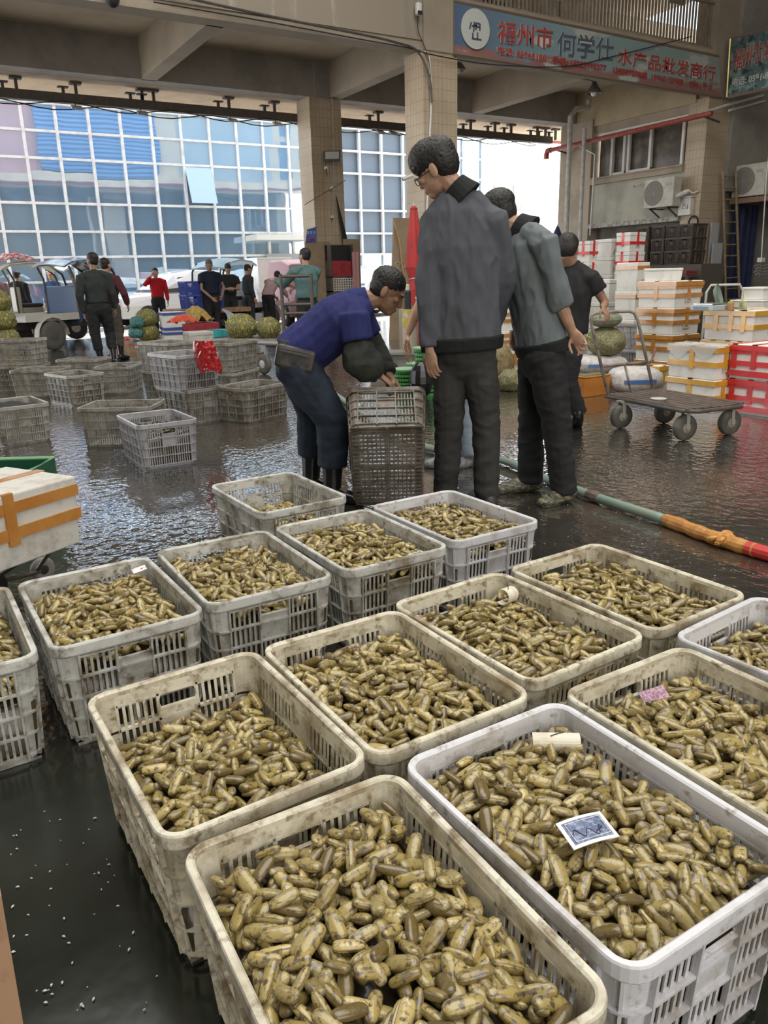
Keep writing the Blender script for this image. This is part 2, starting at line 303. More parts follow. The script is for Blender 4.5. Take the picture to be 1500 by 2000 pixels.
# our own building's street side above the overhang: this is what the glass across the street reflects
def rx(u, v): p = on_y(u, v, 38.65); return p.x, p.z
FY = 21.0
def slab(name, x0, x1, z0, z1, m, y=FY, th=.3): return struct(name, MB().bx(x0, x1, y-th, y, z0, z1), m)
M_beige = mat('beige_render', (.55, .45, .34), .85, c2=(.48, .40, .31), sc_=.5)
slab('wall_street_red', -12, 6.4, 5.9, 13, mat('pinkish_red_panel', (.50, .27, .25), .8, c2=(.45, .24, .22), sc_=.4))
def corr():
    m = bpy.data.materials.new('blue_corrugated'); m.use_nodes = True; t = m.node_tree; b = t.nodes['Principled BSDF']; N = t.nodes.new; L = t.links.new
    g = N('ShaderNodeNewGeometry'); s = N('ShaderNodeSeparateXYZ'); L(g.outputs['Position'], s.inputs[0]); mu = N('ShaderNodeMath'); mu.operation = 'MULTIPLY'; L(s.outputs[2], mu.inputs[0]); mu.inputs[1].default_value = 36
    si = N('ShaderNodeMath'); si.operation = 'SINE'; L(mu.outputs[0], si.inputs[0]); r = N('ShaderNodeValToRGB'); mr = N('ShaderNodeMapRange'); L(si.outputs[0], mr.inputs[0]); mr.inputs[1].default_value = -1; L(mr.outputs[0], r.inputs[0])
    r.color_ramp.elements[0].color = (.05, .11, .22, 1); r.color_ramp.elements[0].position = .25; r.color_ramp.elements[1].color = (.12, .25, .48, 1); r.color_ramp.elements[1].position = .55; L(r.outputs[0], b.inputs['Base Color']); b.inputs['Roughness'].default_value = .5; return m
M_corr = corr()
slab('wall_street_blue', 6.4, 11.6, 6.0, 13, M_corr, FY+.15)
slab('wall_street_beige', 11.6, 12.6, 5.9, 13, M_beige)
slab('wall_street_grey', 12.6, 17.4, 5.9, 13, mat('blue_grey_render', (.36, .40, .42), .85, c2=(.31, .35, .37), sc_=.4))
slab('wall_street_tan', 17.4, 22.4, 5.9, 13, M_beige)
wd = MB()
for x in (17.9, 19.0, 20.1, 21.2): wd.bx(x, x+.5, FY, FY+.03, 4.6+1.5, 8.0).bx(x, x+.5, FY, FY+.03, 8.3, 9.6)
struct('window_2', wd, mat('street_window_blue', (.08, .16, .28), .2))
# ================================================================ glass building across the street
GY = 30.0; ZL = [7.05, 6.2, 5.36, 3.95, 3.04, 2.2, 1.38, 0]
gb = thing('glass_building', 'long glass-fronted building across the street with white mullions and blue reflective panes', 'building', (10, GY, 0))
M_mull = mat('white_mullion', (.74, .74, .71), .5, c2=(.60, .59, .55), sc_=3)
def glassm():
    m = bpy.data.materials.new('reflective_blue_glass'); m.use_nodes = True; t = m.node_tree; N = t.nodes.new; L = t.links.new; t.nodes.remove(t.nodes['Principled BSDF'])
    g = N('ShaderNodeBsdfGlossy'); g.inputs['Roughness'].default_value = .015; g.inputs['Color'].default_value = (.62, .74, .84, 1); d = N('ShaderNodeBsdfDiffuse'); d.inputs['Color'].default_value = (.22, .36, .50, 1)
    mx = N('ShaderNodeMixShader'); mx.inputs[0].default_value = .45; L(g.outputs[0], mx.inputs[1]); L(d.outputs[0], mx.inputs[2]); L(mx.outputs[0], t.nodes['Material Output'].inputs[0])
    ge = N('ShaderNodeNewGeometry'); n = N('ShaderNodeTexNoise'); n.inputs['Scale'].default_value = .8; n.inputs['Detail'].default_value = 1; L(ge.outputs['Position'], n.inputs['Vector']); bp = N('ShaderNodeBump'); bp.inputs['Strength'].default_value = .10; bp.inputs['Distance'].default_value = .05; L(n.outputs[0], bp.inputs['Height']); L(bp.outputs[0], g.inputs['Normal'])
    return m
M_bglass = glassm()
mu = MB(); XS = [-2.9+1.0615*i for i in range(26)]
for x in XS: mu.bx(x-.045, x+.045, GY-.09, GY+.05, 0, 7.0)
for z in ZL[:-1]: mu.bx(XS[0], XS[-1], GY-.075, GY+.05, z-.04, z+.04)
mu.bx(XS[0]-.1, XS[-1]+.1, GY-.14, GY+.1, 7.0, 7.2)
mu.build('mullions', M_mull, gb, world=True)
cb = MB().bx(XS[0], XS[-1]+.02, GY+.1, GY+9, 0, 7.1); cb.build('wall', mat('building_core', (.16, .2, .25), .8), gb, world=True)
np_ = 0
for i in range(3, 23):
    for j in range(len(ZL)-1):
        if j == 6 and 14 < i < 22: continue
        if np_ >= 99: continue
        x0, x1, z1, z0 = XS[i]+.04, XS[i+1]-.04, ZL[j]-.03, ZL[j+1]+.03
        if j >= 5 and i > 16: continue
        np_ += 1; tl = random.uniform(-.006, .006); tw = random.uniform(-.005, .005)
        if i == 12 and j == 2:      # the vent pane that hangs open
            MB().hexa([(x0, GY-.05, z1-.02), (x1, GY-.05, z1-.02), (x1, GY-.03, z1), (x0, GY-.03, z1), (x0, GY-.52, z0+.05), (x1, GY-.52, z0+.05), (x1, GY-.5, z0+.06), (x0, GY-.5, z0+.06)]).build('vent_pane', mat('pale_vent_glass', (.45, .6, .78), .15), gb, world=True); continue
        MB().hexa([(x0, GY+tl, z0), (x1, GY+tl+tw, z0), (x1, GY+.04, z0), (x0, GY+.04, z0), (x0, GY-tl, z1), (x1, GY-tl+tw, z1), (x1, GY+.04, z1), (x0, GY+.04, z1)]).build('glass_pane', M_bglass, gb, world=True)
rest = MB()
for i in range(0, 25):
    for j in range(len(ZL)-1):
        if i < 3 or i >= 23 or (j >= 5 and i > 16): rest.bx(XS[i]+.04, XS[i+1]-.04, GY, GY+.03, ZL[j+1]+.03, ZL[j]-.03)
rest.build('glass_pane_run', M_bglass, gb, world=True)['kind'] = 'stuff'
d0 = on_y(533, 530, GY-.1)
MB().bx(d0.x-.1, d0.x+1.9, GY-.2, GY-.1, 0, 2.0).build('doorway', mat('dark_doorway', (.07, .08, .085), .5), gb, world=True)
MB().bx(d0.x-.25, d0.x+2.0, GY-.24, GY-.12, 2.0, 2.25).bx(d0.x-.25, d0.x-.1, GY-.24, GY-.12, 0, 2.0).build('door_surround', mat('grey_stone', (.34, .35, .35), .7), gb, world=True)
e0 = on_y(500, 472, GY-1.1)
MB().bx(e0.x, e0.x+2.6, GY-1.2, GY, 2.72, 2.92).build('entrance_canopy', mat('pale_canopy', (.66, .64, .58), .5), gb, world=True)
# far sunlit apartment block beyond, bleached by the light
fb = thing('apartment_building', 'pale sunlit apartment block far up the street with a balcony', 'building', (33, 48, 0))
q = on_y(975, 340, 52); q2 = on_y(1100, 340, 52)
MB().bx(q.x-6, q2.x+14, 52, 56, 0, 9.5).build('wall', mat('sunlit_render', (.92, .90, .86), .9), fb, world=True)
ww = MB()
for u, v in ((1013, 385), (975, 385)):
    p = on_y(u, v, 51.9); ww.bx(p.x-.55, p.x+.55, 51.85, 52, p.z-1.1, p.z+.9)
ww.build('window', mat('far_window', (.35, .33, .32), .5), fb, world=True)
p = on_y(1013, 405, 51.2); rl = MB().bx(p.x-.9, p.x+.9, 51.15, 51.2, p.z+.45, p.z+.5)
for k in range(9): rl.bx(p.x-.9+k*.22, p.x-.87+k*.22, 51.15, 51.2, p.z-.3, p.z+.45)
rl.bx(p.x-1, p.x+1, 51.1, 52, p.z-.4, p.z-.3).build('balcony', mat('far_rail', (.55, .5, .45), .6), fb, world=True)
# ================================================================ PLASTIC CRATES
CL, CW, CH = .60, .436, .325
def crate_mat(name, c, dirt, thr, fine=(.5, .66)):
    return mat(name, c, .38, c2=dirt, sc_=7, thr=thr, c3=tuple(x*.75 for x in dirt), sc3=26, thr3=fine, bump=.04, bsc=50, detail=9, spec=.5, rrand=(.9, 1.05))
MC_cream = crate_mat('cream_crate_plastic', (.70, .66, .53), (.27, .20, .11), (.44, .68), (.51, .66))
MC_grey = crate_mat('grey_white_crate_plastic', (.60, .60, .56), (.21, .175, .115), (.45, .68), (.52, .68))
MC_lilac = crate_mat('bluish_white_crate_plastic', (.66, .66, .69), (.30, .24, .16), (.50, .74), (.57, .72))
MC_mud = crate_mat('muddy_crate_plastic', (.36, .345, .31), (.18, .15, .11), (.47, .66), (.54, .7))
MC_bluegrey = crate_mat('blue_grey_crate_plastic', (.40, .40, .42), (.22, .18, .14), (.52, .7), (.58, .7))
MC_dark = crate_mat('dark_brown_crate_plastic', (.10, .075, .055), (.05, .038, .03), (.45, .6))
def make_crate(name, m, label, group):
    root = thing(name, label, 'crate', group=group); tp = .022
    def hx(z): return CW/2-.012-tp*(1-z/CH)
    def hy(z): return CL/2-.012-tp*(1-z/CH)
    def pt(sd, a, z, o):
        if sd == 0: return (hx(z)+o, a, z)
        if sd == 1: return (-hx(z)-o, -a, z)
        if sd == 2: return (-a, hy(z)+o, z)
        return (a, -hy(z)-o, z)
    def pc(mb, sd, a0, a1, z0, z1, o0, o1):
        mb.hexa([pt(sd, a0, z0, o0), pt(sd, a1, z0, o0), pt(sd, a1, z0, o1), pt(sd, a0, z0, o1), pt(sd, a0, z1, o0), pt(sd, a1, z1, o0), pt(sd, a1, z1, o1), pt(sd, a0, z1, o1)])
    rows = [.024, .089, .154, .219, .284]
    for sd in range(4):
        A = (CL if sd < 2 else CW)/2-.068; nc = 5 if sd < 2 else 3; cw = 2*A/nc; mb = MB()
        pc(mb, sd, -A, A, .284, .312, -.003, 0); pc(mb, sd, -A, A, .002, .024, -.003, 0)
        for z in rows: pc(mb, sd, -A, A, z-.003, z+.003, -.0035, .009)
        for k in range(nc+1): a = -A+k*cw; pc(mb, sd, a-.003, a+.003, .012, .31, -.0035, .0105)
        for k in range(nc):
            mid = k == nc//2; ns = 5 if sd < 2 else 6
            for r in range(4):
                z0, z1 = rows[r], rows[r+1]; a0 = -A+k*cw
                if mid and r == 3 and sd < 2: pc(mb, sd, a0, a0+cw, z0, z1, -.003, 0); continue
                if mid and r == 3: z1 = .243; pc(mb, sd, a0, a0+cw, z0, z1, -.003, .001); continue
                if mid and r == 2 and sd > 1: pc(mb, sd, a0, a0+cw, z0, z1, -.003, .001); continue
                for s_ in range(ns+1):
                    a = a0+cw*s_/ns; hw = cw/ns*.22; pc(mb, sd, a-hw, a+hw, z0, z1, -.0028, .0005)
        if sd > 1:   # rounded hand hole
            a1 = cw/2
            for sg in (-1, 1):
                for q in range(3):
                    w_ = (.013, .006, .002)[q]; h = (.005, .006, .008)[q]; z = (.243, .248, .254)[q]
                    e0, e1 = sorted((sg*a1, sg*(a1-w_))); pc(mb, sd, e0, e1, z, z+h, -.003, 0); pc(mb, sd, e0, e1, .527-z-h, .527-z, -.003, 0)
            pc(mb, sd, -a1, a1, .241, .246, -.004, .006)
        mb.build('long_side_panel' if sd < 2 else 'end_panel', m, root)
    # rounded corner posts
    rr = .038
    def arc(cx, cy, z, o, pre=.03):
        X, Y = hx(z), hy(z); pts = [(X+o, CL/2-.068-.002)]
        for q in range(6): a = PI/2*q/5; pts.append((X-rr+(rr+o)*math.cos(a), Y-rr+(rr+o)*math.sin(a)))
        pts.append((CW/2-.068-.002, Y+o)); return [(cx*p[0], cy*p[1], z) for p in pts]
    for cx, cy in ((1, 1), (-1, 1), (1, -1), (-1, -1)):
        cb = MB()
        for z0, z1, o in [(.002, .312, 0)]+[(z-.003, z+.003, .009) for z in rows[:-1]]:
            n = 8; a, b, c, d = arc(cx, cy, z0, -.003), arc(cx, cy, z1, -.003), arc(cx, cy, z0, o), arc(cx, cy, z1, o)
            fs = []
            for q in range(n-1): fs += [(q, q+1, n+q+1, n+q), (2*n+q, 3*n+q, 3*n+q+1, 2*n+q+1), (n+q, n+q+1, 3*n+q+1, 3*n+q), (q, 2*n+q, 2*n+q+1, q+1)]
            if cx*cy < 0: fs = [tuple(reversed(f)) for f in fs]
            cb.add(a+b+c+d, fs)
        for t_ in (3,):
            lo, hi, lo2, hi2 = arc(cx, cy, .01, 0)[t_], arc(cx, cy, .31, 0)[t_], arc(cx, cy, .01, .007)[t_], arc(cx, cy, .31, .007)[t_]
            u = Vector((-cy*.002, cx*.002, 0)); v4 = [Vector(x) for x in (lo, lo2, hi2, hi)]; cb.prism([x-u for x in v4], u*2)
        cb.build('corner_post', m, root)
    # rolled rim
    def ring(X, Y, r, z, n=7):
        out = []
        for cx, cy, a0 in ((1, 1, 0), (-1, 1, 90), (-1, -1, 180), (1, -1, 270)):
            for q in range(n): a = R_(a0+90*q/(n-1)); out.append((cx*(X-r)+r*math.cos(a), cy*(Y-r)+r*math.sin(a), z))
        return out
    prof = [(-.016, .300), (-.016, .321), (-.012, .325), (-.002, .325), (.000, .321), (0, .296), (-.004, .290), (-.009, .290), (-.009, .300)]
    rm = MB(); vs = []; n = 28
    for o, z in prof: vs += ring(CW/2+o, CL/2+o, .05+o, z)
    k = len(prof); rm.add(vs, [(i*n+j, i*n+(j+1) % n, ((i+1) % k)*n+(j+1) % n, ((i+1) % k)*n+j) for i in range(k) for j in range(n)])
    rm.build('rim', m, root, smooth=False)
    bt = MB(); X, Y = hx(0)-.002, hy(0)-.002
    for k in range(20): y = -Y+2*Y*(k+.5)/20; bt.bx(-X, X, y-.0065, y+.0065, .0, .008)
    for k in range(16): x = -X+2*X*(k+.5)/16; bt.bx(x-.0035, x+.0035, -Y, Y, .001, .006)
    for k in (-1, 1): bt.bx(k*X-.03*(k > 0), k*X+.03*(k < 0), -Y, Y, 0, .010).bx(-X, X, k*Y-.03*(k > 0), k*Y+.03*(k < 0), 0, .010)
    bt.bx(-.006, .006, -Y, Y, -.003, .008).bx(-X, X, -.006, .006, -.003, .008)
    bt.build('base_grid', m, root)
    return root
G_NEAR = 'crates of razor clams set out in rows on the near floor'
# name, centre x, y, turn, material, fill height, label
NEAR = [
 ('A', .46, .83, -1.5, MC_cream, .262, 'cream plastic crate nearest the camera, cut by the bottom edge, full of razor clams'),
 ('B', .92, .84, 0, MC_lilac, .272, 'bluish white crate with a blue playing card lying on its clams'),
 ('C', .44, 1.47, 1.5, MC_cream, .205, 'grimy cream crate, only two thirds full, behind the nearest crate on the left'),
 ('D', .885, 1.475, .5, MC_cream, .262, 'cream crate in the middle, right behind the crate with the blue card'),
 ('E', 1.335, 1.53, 2.5, MC_cream, .262, 'cream crate with a rolled paper slip in its far corner'),
 ('F', 1.80, 1.55, 2.0, MC_cream, .262, 'cream crate at the far right end of the rows, beside the open wet floor'),
 ('G', 1.375, .86, 0, MC_cream, .262, 'cream crate with a purple patterned scrap of card in its back corner'),
 ('H', 1.85, .93, 5.0, MC_lilac, .25, 'clean white crate cut by the right edge of the picture'),
 ('I', -.06, 2.36, 1.0, MC_grey, .245, 'grey white crate cut by the left edge of the picture'),
 ('J', .40, 2.37, 1.5, MC_grey, .27, 'grey white crate at the left, second in the back row, below the trolley'),
 ('K', .86, 2.41, -.3, MC_grey, .272, 'grey crate of clams heaped to the rim, third from the left in the back row'),
 ('L', 1.335, 2.42, .4, MC_grey, .275, 'grey white crate with a small printed slip at its right corner'),
 ('M', 1.80, 2.45, 1.0, MC_lilac, .27, 'bluish white crate at the feet of the tall man in the dark jacket'),
 ('N', 1.355, 3.215, 1.5, MC_mud, .20, 'dirty half empty crate standing alone behind the rows, beside the bending man'),
]
proto = make_crate('plastic_crate', MC_cream, '', G_NEAR)
def mm_(m): return {'cream_crate_plastic': m}
first = True
for nm, x, y, a, m, fl, lab in NEAR:
    mpp = None if m is MC_cream else mm_(m if nm != 'N' else MC_grey)
    if first: c = proto; c.location = (x, y, 0); c.rotation_euler = (0, 0, R_(a)); c['label'] = lab; first = False
    else: c = copy_tree(proto, (x, y, 0), R_(a), lab, G_NEAR, mpp)
G_BG = 'muddy crates standing about on the wet floor on the left'
def bgcrate(x, y, a, m, label, z=0.0): return copy_tree(proto, (x, y, z), R_(a), label, G_BG, mm_(m))
def crn(u, v, a, sx=1, sy=1, z=0.0):
    """centre of a crate whose nearest bottom corner stands at pixel (u, v)"""
    p = on_z(u, v, z); c, s = math.cos(R_(a)), math.sin(R_(a)); x, y = .196*sx, .278*sy
    return p.x+c*x-s*y, p.y+s*x+c*y
def B_(cx, cy, a, m, label, z=0.0): return bgcrate(cx, cy, a, m, label, z)
K8 = crn(283, 920, 1); B_(*K8, 1, MC_bluegrey, 'blue grey crate with dark shells inside, nearest of the crates on the left')
k = on_z(157, 878) + RT*.3 + FW*.24; B_(k.x, k.y, 57, MC_mud, 'long muddy crate partly hidden behind the nearest blue grey crate')
B_(.70, 7.24, 7, MC_mud, 'muddy crate standing alone near the left edge with black rags in it')
K10 = crn(374, 832, 13); B_(*K10, 13, MC_mud, 'muddy crate under the blue grey crate with the red bag')
K9 = crn(357, 767, 13, z=.312); B_(*K9, 13, MC_bluegrey, 'blue grey crate on top of a stack with a red plastic bag on its corner', z=.312)
K13 = crn(486, 829, -66, -1, 1); B_(*K13, -66, MC_mud, 'muddy crate with grey shells, on its own left of the bending man')
K5 = (1.55, 9.23); B_(*K5, 17, MC_mud, 'muddy crate with a hand hole facing us, behind the long muddy crate')
B_(1.33, 10.05, 62, MC_mud, 'dark muddy crate left of the crate with the hand hole')
B_(2.16, 9.75, -30, MC_mud, 'muddy crate right of the crate with the hand hole')
B_(2.0, 11.0, 50, MC_mud, 'muddy crate at the back behind the walking man in the dark sweater')
B_(1.20, 10.75, 62, MC_mud, 'lower crate of the muddy stack at the left edge')
B_(1.20, 10.75, 60, MC_mud, 'upper crate of the muddy stack at the left edge', z=.312)
B_(.30, 8.25, 10, MC_mud, 'small corner of a muddy crate at the left edge, below the tall stack')
k = P(440, 600, 8.55); B_(k.x, k.y, -50, MC_mud, 'lower muddy crate under the one behind the red bag'); B_(k.x, k.y, -52, MC_mud, 'muddy crate behind the red bag', z=.312)
k = P(322, 600, 8.75); B_(k.x, k.y, 20, MC_mud, 'lower muddy crate at the back of the red bag stack'); B_(k.x, k.y, 22, MC_mud, 'pale muddy crate top at the back of the red bag stack', z=.312)
K20 = P(300, 600, 12.3); B_(K20.x, K20.y, 30, MC_mud, 'far muddy crate in front of the net bags by the white boxes')
K21 = P(352, 600, 11.4); B_(K21.x, K21.y, 28, MC_mud, 'far muddy crate full of dark shells below the white box')
# ================================================================ RAZOR CLAMS
def clam_mat():
    m = bpy.data.materials.new('razor_clam_shell'); m.use_nodes = True; t = m.node_tree; b = t.nodes['Principled BSDF']; N = t.nodes.new; L = t.links.new
    a = N('ShaderNodeAttribute'); a.attribute_name = 'lc'; r = N('ShaderNodeAttribute'); r.attribute_name = 'rnd'
    s = N('ShaderNodeSeparateXYZ'); L(a.outputs['Vector'], s.inputs[0])
    cr = N('ShaderNodeValToRGB'); L(r.outputs['Fac'], cr.inputs[0]); e = cr.color_ramp.elements
    e[0].position = 0; e[0].color = (.15, .105, .03, 1); e[1].position = 1; e[1].color = (.52, .41, .165, 1)
    for p, c in ((.25, (.29, .215, .065)), (.5, (.43, .33, .11)), (.75, (.32, .25, .095))): q = e.new(p); q.color = (*c, 1)
    off = N('ShaderNodeVectorMath'); off.operation = 'ADD'; cm = N('ShaderNodeMath'); cm.operation = 'MULTIPLY'; L(r.outputs['Fac'], cm.inputs[0]); cm.inputs[1].default_value = 91; L(a.outputs['Vector'], off.inputs[0]); L(cm.outputs[0], off.inputs[1])
    def noise_(sc__, st, lo, hi):
        mp = N('ShaderNodeMapping'); mp.inputs['Scale'].default_value = st; L(off.outputs[0], mp.inputs[0]); n = N('ShaderNodeTexNoise'); n.inputs['Scale'].default_value = sc__; n.inputs['Detail'].default_value = 5; L(mp.outputs[0], n.inputs['Vector'])
        k = N('ShaderNodeMapRange'); L(n.outputs[0], k.inputs[0]); k.inputs[1].default_value = lo; k.inputs[2].default_value = hi; return k.outputs[0], n.outputs[0]
    def mix(f, a_, c):
        mx = N('ShaderNodeMix'); mx.data_type = 'RGBA'; L(f, mx.inputs[0]); L(a_, mx.inputs[6]); mx.inputs[7].default_value = (*c, 1); return mx.outputs[2]
    f1, _ = noise_(1.3, (1, 1, 1), .57, .64); c = mix(f1, cr.outputs[0], (.17, .14, .12))        # worn lilac grey patches
    f2, w_ = noise_(2.2, (1.8, .6, .6), .53, .66); c = mix(f2, c, (.10, .072, .035))                # growth lines, stains
    # dark ends and seam
    ab = N('ShaderNodeMath'); ab.operation = 'ABSOLUTE'; L(s.outputs['X'], ab.inputs[0]); ne = N('ShaderNodeMath'); ne.operation = 'MULTIPLY_ADD'; L(w_, ne.inputs[0]); ne.inputs[1].default_value = .35; L(ab.outputs[0], ne.inputs[2])
    k = N('ShaderNodeMapRange'); L(ne.outputs[0], k.inputs[0]); k.inputs[1].default_value = 1.03; k.inputs[2].default_value = 1.18; k.inputs[4].default_value = .75; c = mix(k.outputs[0], c, (.11, .085, .05))
    k2 = N('ShaderNodeMapRange'); az = N('ShaderNodeMath'); az.operation = 'ABSOLUTE'; L(s.outputs['Z'], az.inputs[0]); L(az.outputs[0], k2.inputs[0]); k2.inputs[1].default_value = .16; k2.inputs[2].default_value = .03; k2.inputs[3].default_value = 0; k2.inputs[4].default_value = .8; c = mix(k2.outputs[0], c, (.12, .09, .055))
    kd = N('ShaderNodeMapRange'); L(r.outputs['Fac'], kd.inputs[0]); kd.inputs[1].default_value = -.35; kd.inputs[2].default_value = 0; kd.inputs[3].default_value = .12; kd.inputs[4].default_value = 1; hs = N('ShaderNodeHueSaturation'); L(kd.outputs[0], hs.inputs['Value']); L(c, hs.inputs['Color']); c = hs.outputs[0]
    L(c, b.inputs['Base Color']); b.inputs['Roughness'].default_value = .30; b.inputs['Coat Weight'].default_value = .5; b.inputs['Coat Roughness'].default_value = .10
    bp = N('ShaderNodeBump'); bp.inputs['Strength'].default_value = .35; bp.inputs['Distance'].default_value = .002; L(w_, bp.inputs['Height']); L(bp.outputs[0], b.inputs['Normal']); return m
M_clam = clam_mat()
def clam_shape(nx, nr, seed):
    g = np.random.default_rng(seed); L_ = .0275; ts = np.sin(np.linspace(-1, 1, nx)*PI/2)*.985; V = []; LC = []
    asym = g.uniform(-.12, .12); ex = g.uniform(2.6, 4.5); bend = g.uniform(-.0015, .0015); aw = g.uniform(.92, 1.08)
    for t in ts:
        f = max(0.0, 1-abs(t)**ex)**.5*(1+asym*t); wid = .0120*aw*(.25+.75*f) if abs(t) < .98 else .0120*.3; thk = .0083*(.12+.88*f)
        for j in range(nr):
            a = 2*PI*j/nr; ca, sa = math.cos(a), math.sin(a); y = wid*np.sign(ca)*abs(ca)**.85; z = thk*np.sign(sa)*abs(sa)**.9
            V.append((t*L_, y+bend*(1-t*t), z)); LC.append((t, ca, sa))
    F = [(i*nr+j, i*nr+(j+1) % nr, (i+1)*nr+(j+1) % nr, (i+1)*nr+j) for i in range(nx-1) for j in range(nr)]
    V.append((-L_*1.0, bend*0, 0)); V.append((L_*1.0, 0, 0)); LC += [(-1, 0, .3), (1, 0, .3)]; n = nx*nr
    T = [(n, (j+1) % nr, j, j) for j in range(nr)]+[(n+1, (nx-1)*nr+j, (nx-1)*nr+(j+1) % nr, (nx-1)*nr+(j+1) % nr) for j in range(nr)]
    return np.array(V), np.array(LC), np.array(F), np.array([(q[0], q[1], q[2]) for q in T])
HI = [clam_shape(11, 12, k) for k in range(8)]; LO = [clam_shape(7, 8, k) for k in range(8)]
HV = None
def heap(cx, cy, ang, fill, n, Lx, Ly, dome=.02, cell=.004, seed=0, slope=(0, 0)):
    """drops clams one after another on a height field; returns list (pos, yaw, pitch, order)"""
    g = np.random.default_rng(seed); nx, ny = int(Lx/cell), int(Ly/cell); X, Y = np.meshgrid((np.arange(nx)+.5)*cell-Lx/2, (np.arange(ny)+.5)*cell-Ly/2, indexing='ij')
    d = 1-np.clip(np.maximum(np.abs(X)/(Lx/2), np.abs(Y)/(Ly/2)), 0, 1)**4
    H = fill-.048+dome*d+slope[0]*X+slope[1]*Y+.006*np.sin(X*31+seed)*np.cos(Y*23+seed*2); base = H.copy(); out = []
    ks = np.linspace(-1, 1, 9)
    for q in range(n):
        best = None
        for tr in range(5):
            yaw = g.uniform(0, 2*PI); sc1 = g.uniform(.82, 1.2); hl = .0275*sc1; c, s = math.cos(yaw), math.sin(yaw); mx, my = Lx/2-abs(c)*hl-abs(s)*.009, Ly/2-abs(s)*hl-abs(c)*.009
            x, y = g.uniform(-mx, mx), g.uniform(-my, my); px = x+c*hl*ks*.9; py = y+s*hl*ks*.9
            ix = np.clip(((px+Lx/2)/cell).astype(int), 0, nx-1); iy = np.clip(((py+Ly/2)/cell).astype(int), 0, ny-1); h = H[ix, iy]
            t0 = H[ix, iy].mean()-base[ix, iy].mean()
            if best is None or t0 < best[0]: best = (t0, x, y, yaw, sc1, h, ix, iy, c, s, hl)
        t0, x, y, yaw, sc1, h, ix, iy, c, s, hl = best
        p = np.polyfit(ks*hl*.9, h, 1); sl = max(-.5, min(.5, p[0]*1.1+g.normal(0, .10))); z = np.percentile(h-sl*ks*hl*.9, 70)+.0068
        out.append((x, y, z, yaw, math.atan(sl), sc1, q, g.uniform(0, 1), g.normal(0, .6), g.integers(0, 8)))
        # raise the field under the capsule
        x0, x1 = int((x-hl+Lx/2)/cell)-1, int((x+hl+Lx/2)/cell)+2; y0, y1 = int((y-hl+Ly/2)/cell)-1, int((y+hl+Ly/2)/cell)+2; x0, y0 = max(x0, 0), max(y0, 0)
        sx, sy = X[x0:x1, y0:y1]-x, Y[x0:x1, y0:y1]-y; al = sx*c+sy*s; ac = -sx*s+sy*c; ok = (np.abs(al) < hl*.93) & (np.abs(ac) < .0095)
        top = z+sl*al+.0075*np.sqrt(np.clip(1-(ac/.0105)**2, 0, 1)); H[x0:x1, y0:y1] = np.where(ok, np.maximum(H[x0:x1, y0:y1], top), H[x0:x1, y0:y1])
    res = []; ca, sa = math.cos(ang), math.sin(ang)
    for x, y, z, yaw, pit, sc1, q, r, roll, k in out:
        ixx, iyy = min(int((x+Lx/2)/cell), nx-1), min(int((y+Ly/2)/cell), ny-1); bury = H[ixx, iyy]-z
        M = Matrix.Translation((cx+ca*x-sa*y, cy+sa*x+ca*y, z)) @ Matrix.Rotation(ang+yaw, 4, 'Z') @ Matrix.Rotation(-pit, 4, 'Y') @ Matrix.Rotation(roll, 4, 'X') @ Matrix.Scale(sc1, 4)
        res.append((M, r, int(k), bury))
    # lumpy body of the heap, same sea of shells further down
    gx, gy = 14, 18; bl = []
    for i in range(gx+1):
        for j in range(gy+1):
            x, y = (-Lx/2+Lx*i/gx)*.975, (-Ly/2+Ly*j/gy)*.98; ii, jj = min(int((x+Lx/2)/cell), nx-1), min(int((y+Ly/2)/cell), ny-1)
            bl.append((cx+ca*x-sa*y, cy+sa*x+ca*y, base[ii, jj]+.004))
    fs = [(i*(gy+1)+j, (i+1)*(gy+1)+j, (i+1)*(gy+1)+j+1, i*(gy+1)+j+1) for i in range(gx) for j in range(gy)]
    tpz = .021; o = len(bl); per = [(i, 0) for i in range(gx)]+[(gx, j) for j in range(gy)]+[(i, gy) for i in range(gx, 0, -1)]+[(0, j) for j in range(gy, 0, -1)]
    fx_, fy_ = 1-2*tpz/Lx, 1-2*tpz/Ly; bl += [(cx+ca*(-Lx/2+Lx*i/gx)*fx_-sa*(-Ly/2+Ly*j/gy)*fy_, cy+sa*(-Lx/2+Lx*i/gx)*fx_+ca*(-Ly/2+Ly*j/gy)*fy_, .012) for i, j in per]; m_ = len(per)
    fs += [(per[k][0]*(gy+1)+per[k][1], o+k, o+(k+1) % m_, per[(k+1) % m_][0]*(gy+1)+per[(k+1) % m_][1]) for k in range(m_)]
    return res, bl, fs
stuffV, stuffLC, stuffR, stuffQ, stuffT = [], [], [], [], []; nv = 0
cand = []; bulk = MB()
def add_stuff(M, r, shape):
    global nv
    V, LC, F, T = shape; A = np.array(M); W = V @ A[:3, :3].T + A[:3, 3]; stuffV.append(W); stuffLC.append(LC); stuffR.append(np.full(len(V), r)); stuffQ.append(F+nv); stuffT.append(T+nv); nv += len(V)
allc = []
for ii, (nm, x, y, a, m, fl, lab) in enumerate(NEAR):
    near = nm in 'ABCDG'; n = 960 if nm in 'AB' else 860 if nm != 'N' else 420
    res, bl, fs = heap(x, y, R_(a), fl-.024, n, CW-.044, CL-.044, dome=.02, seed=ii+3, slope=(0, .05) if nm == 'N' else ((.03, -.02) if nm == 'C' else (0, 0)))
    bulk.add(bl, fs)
    for M, r, k, bury in res: allc.append((nm, M, r, k, bury))
IND = []
for c in allc:
    if c[0] in 'AB' and c[4] < .0095:
        p = c[1].translation; u, v = proj(p)
        if -20 < u < 1520 and v < 2030: IND.append(((p-EYE).length, c))
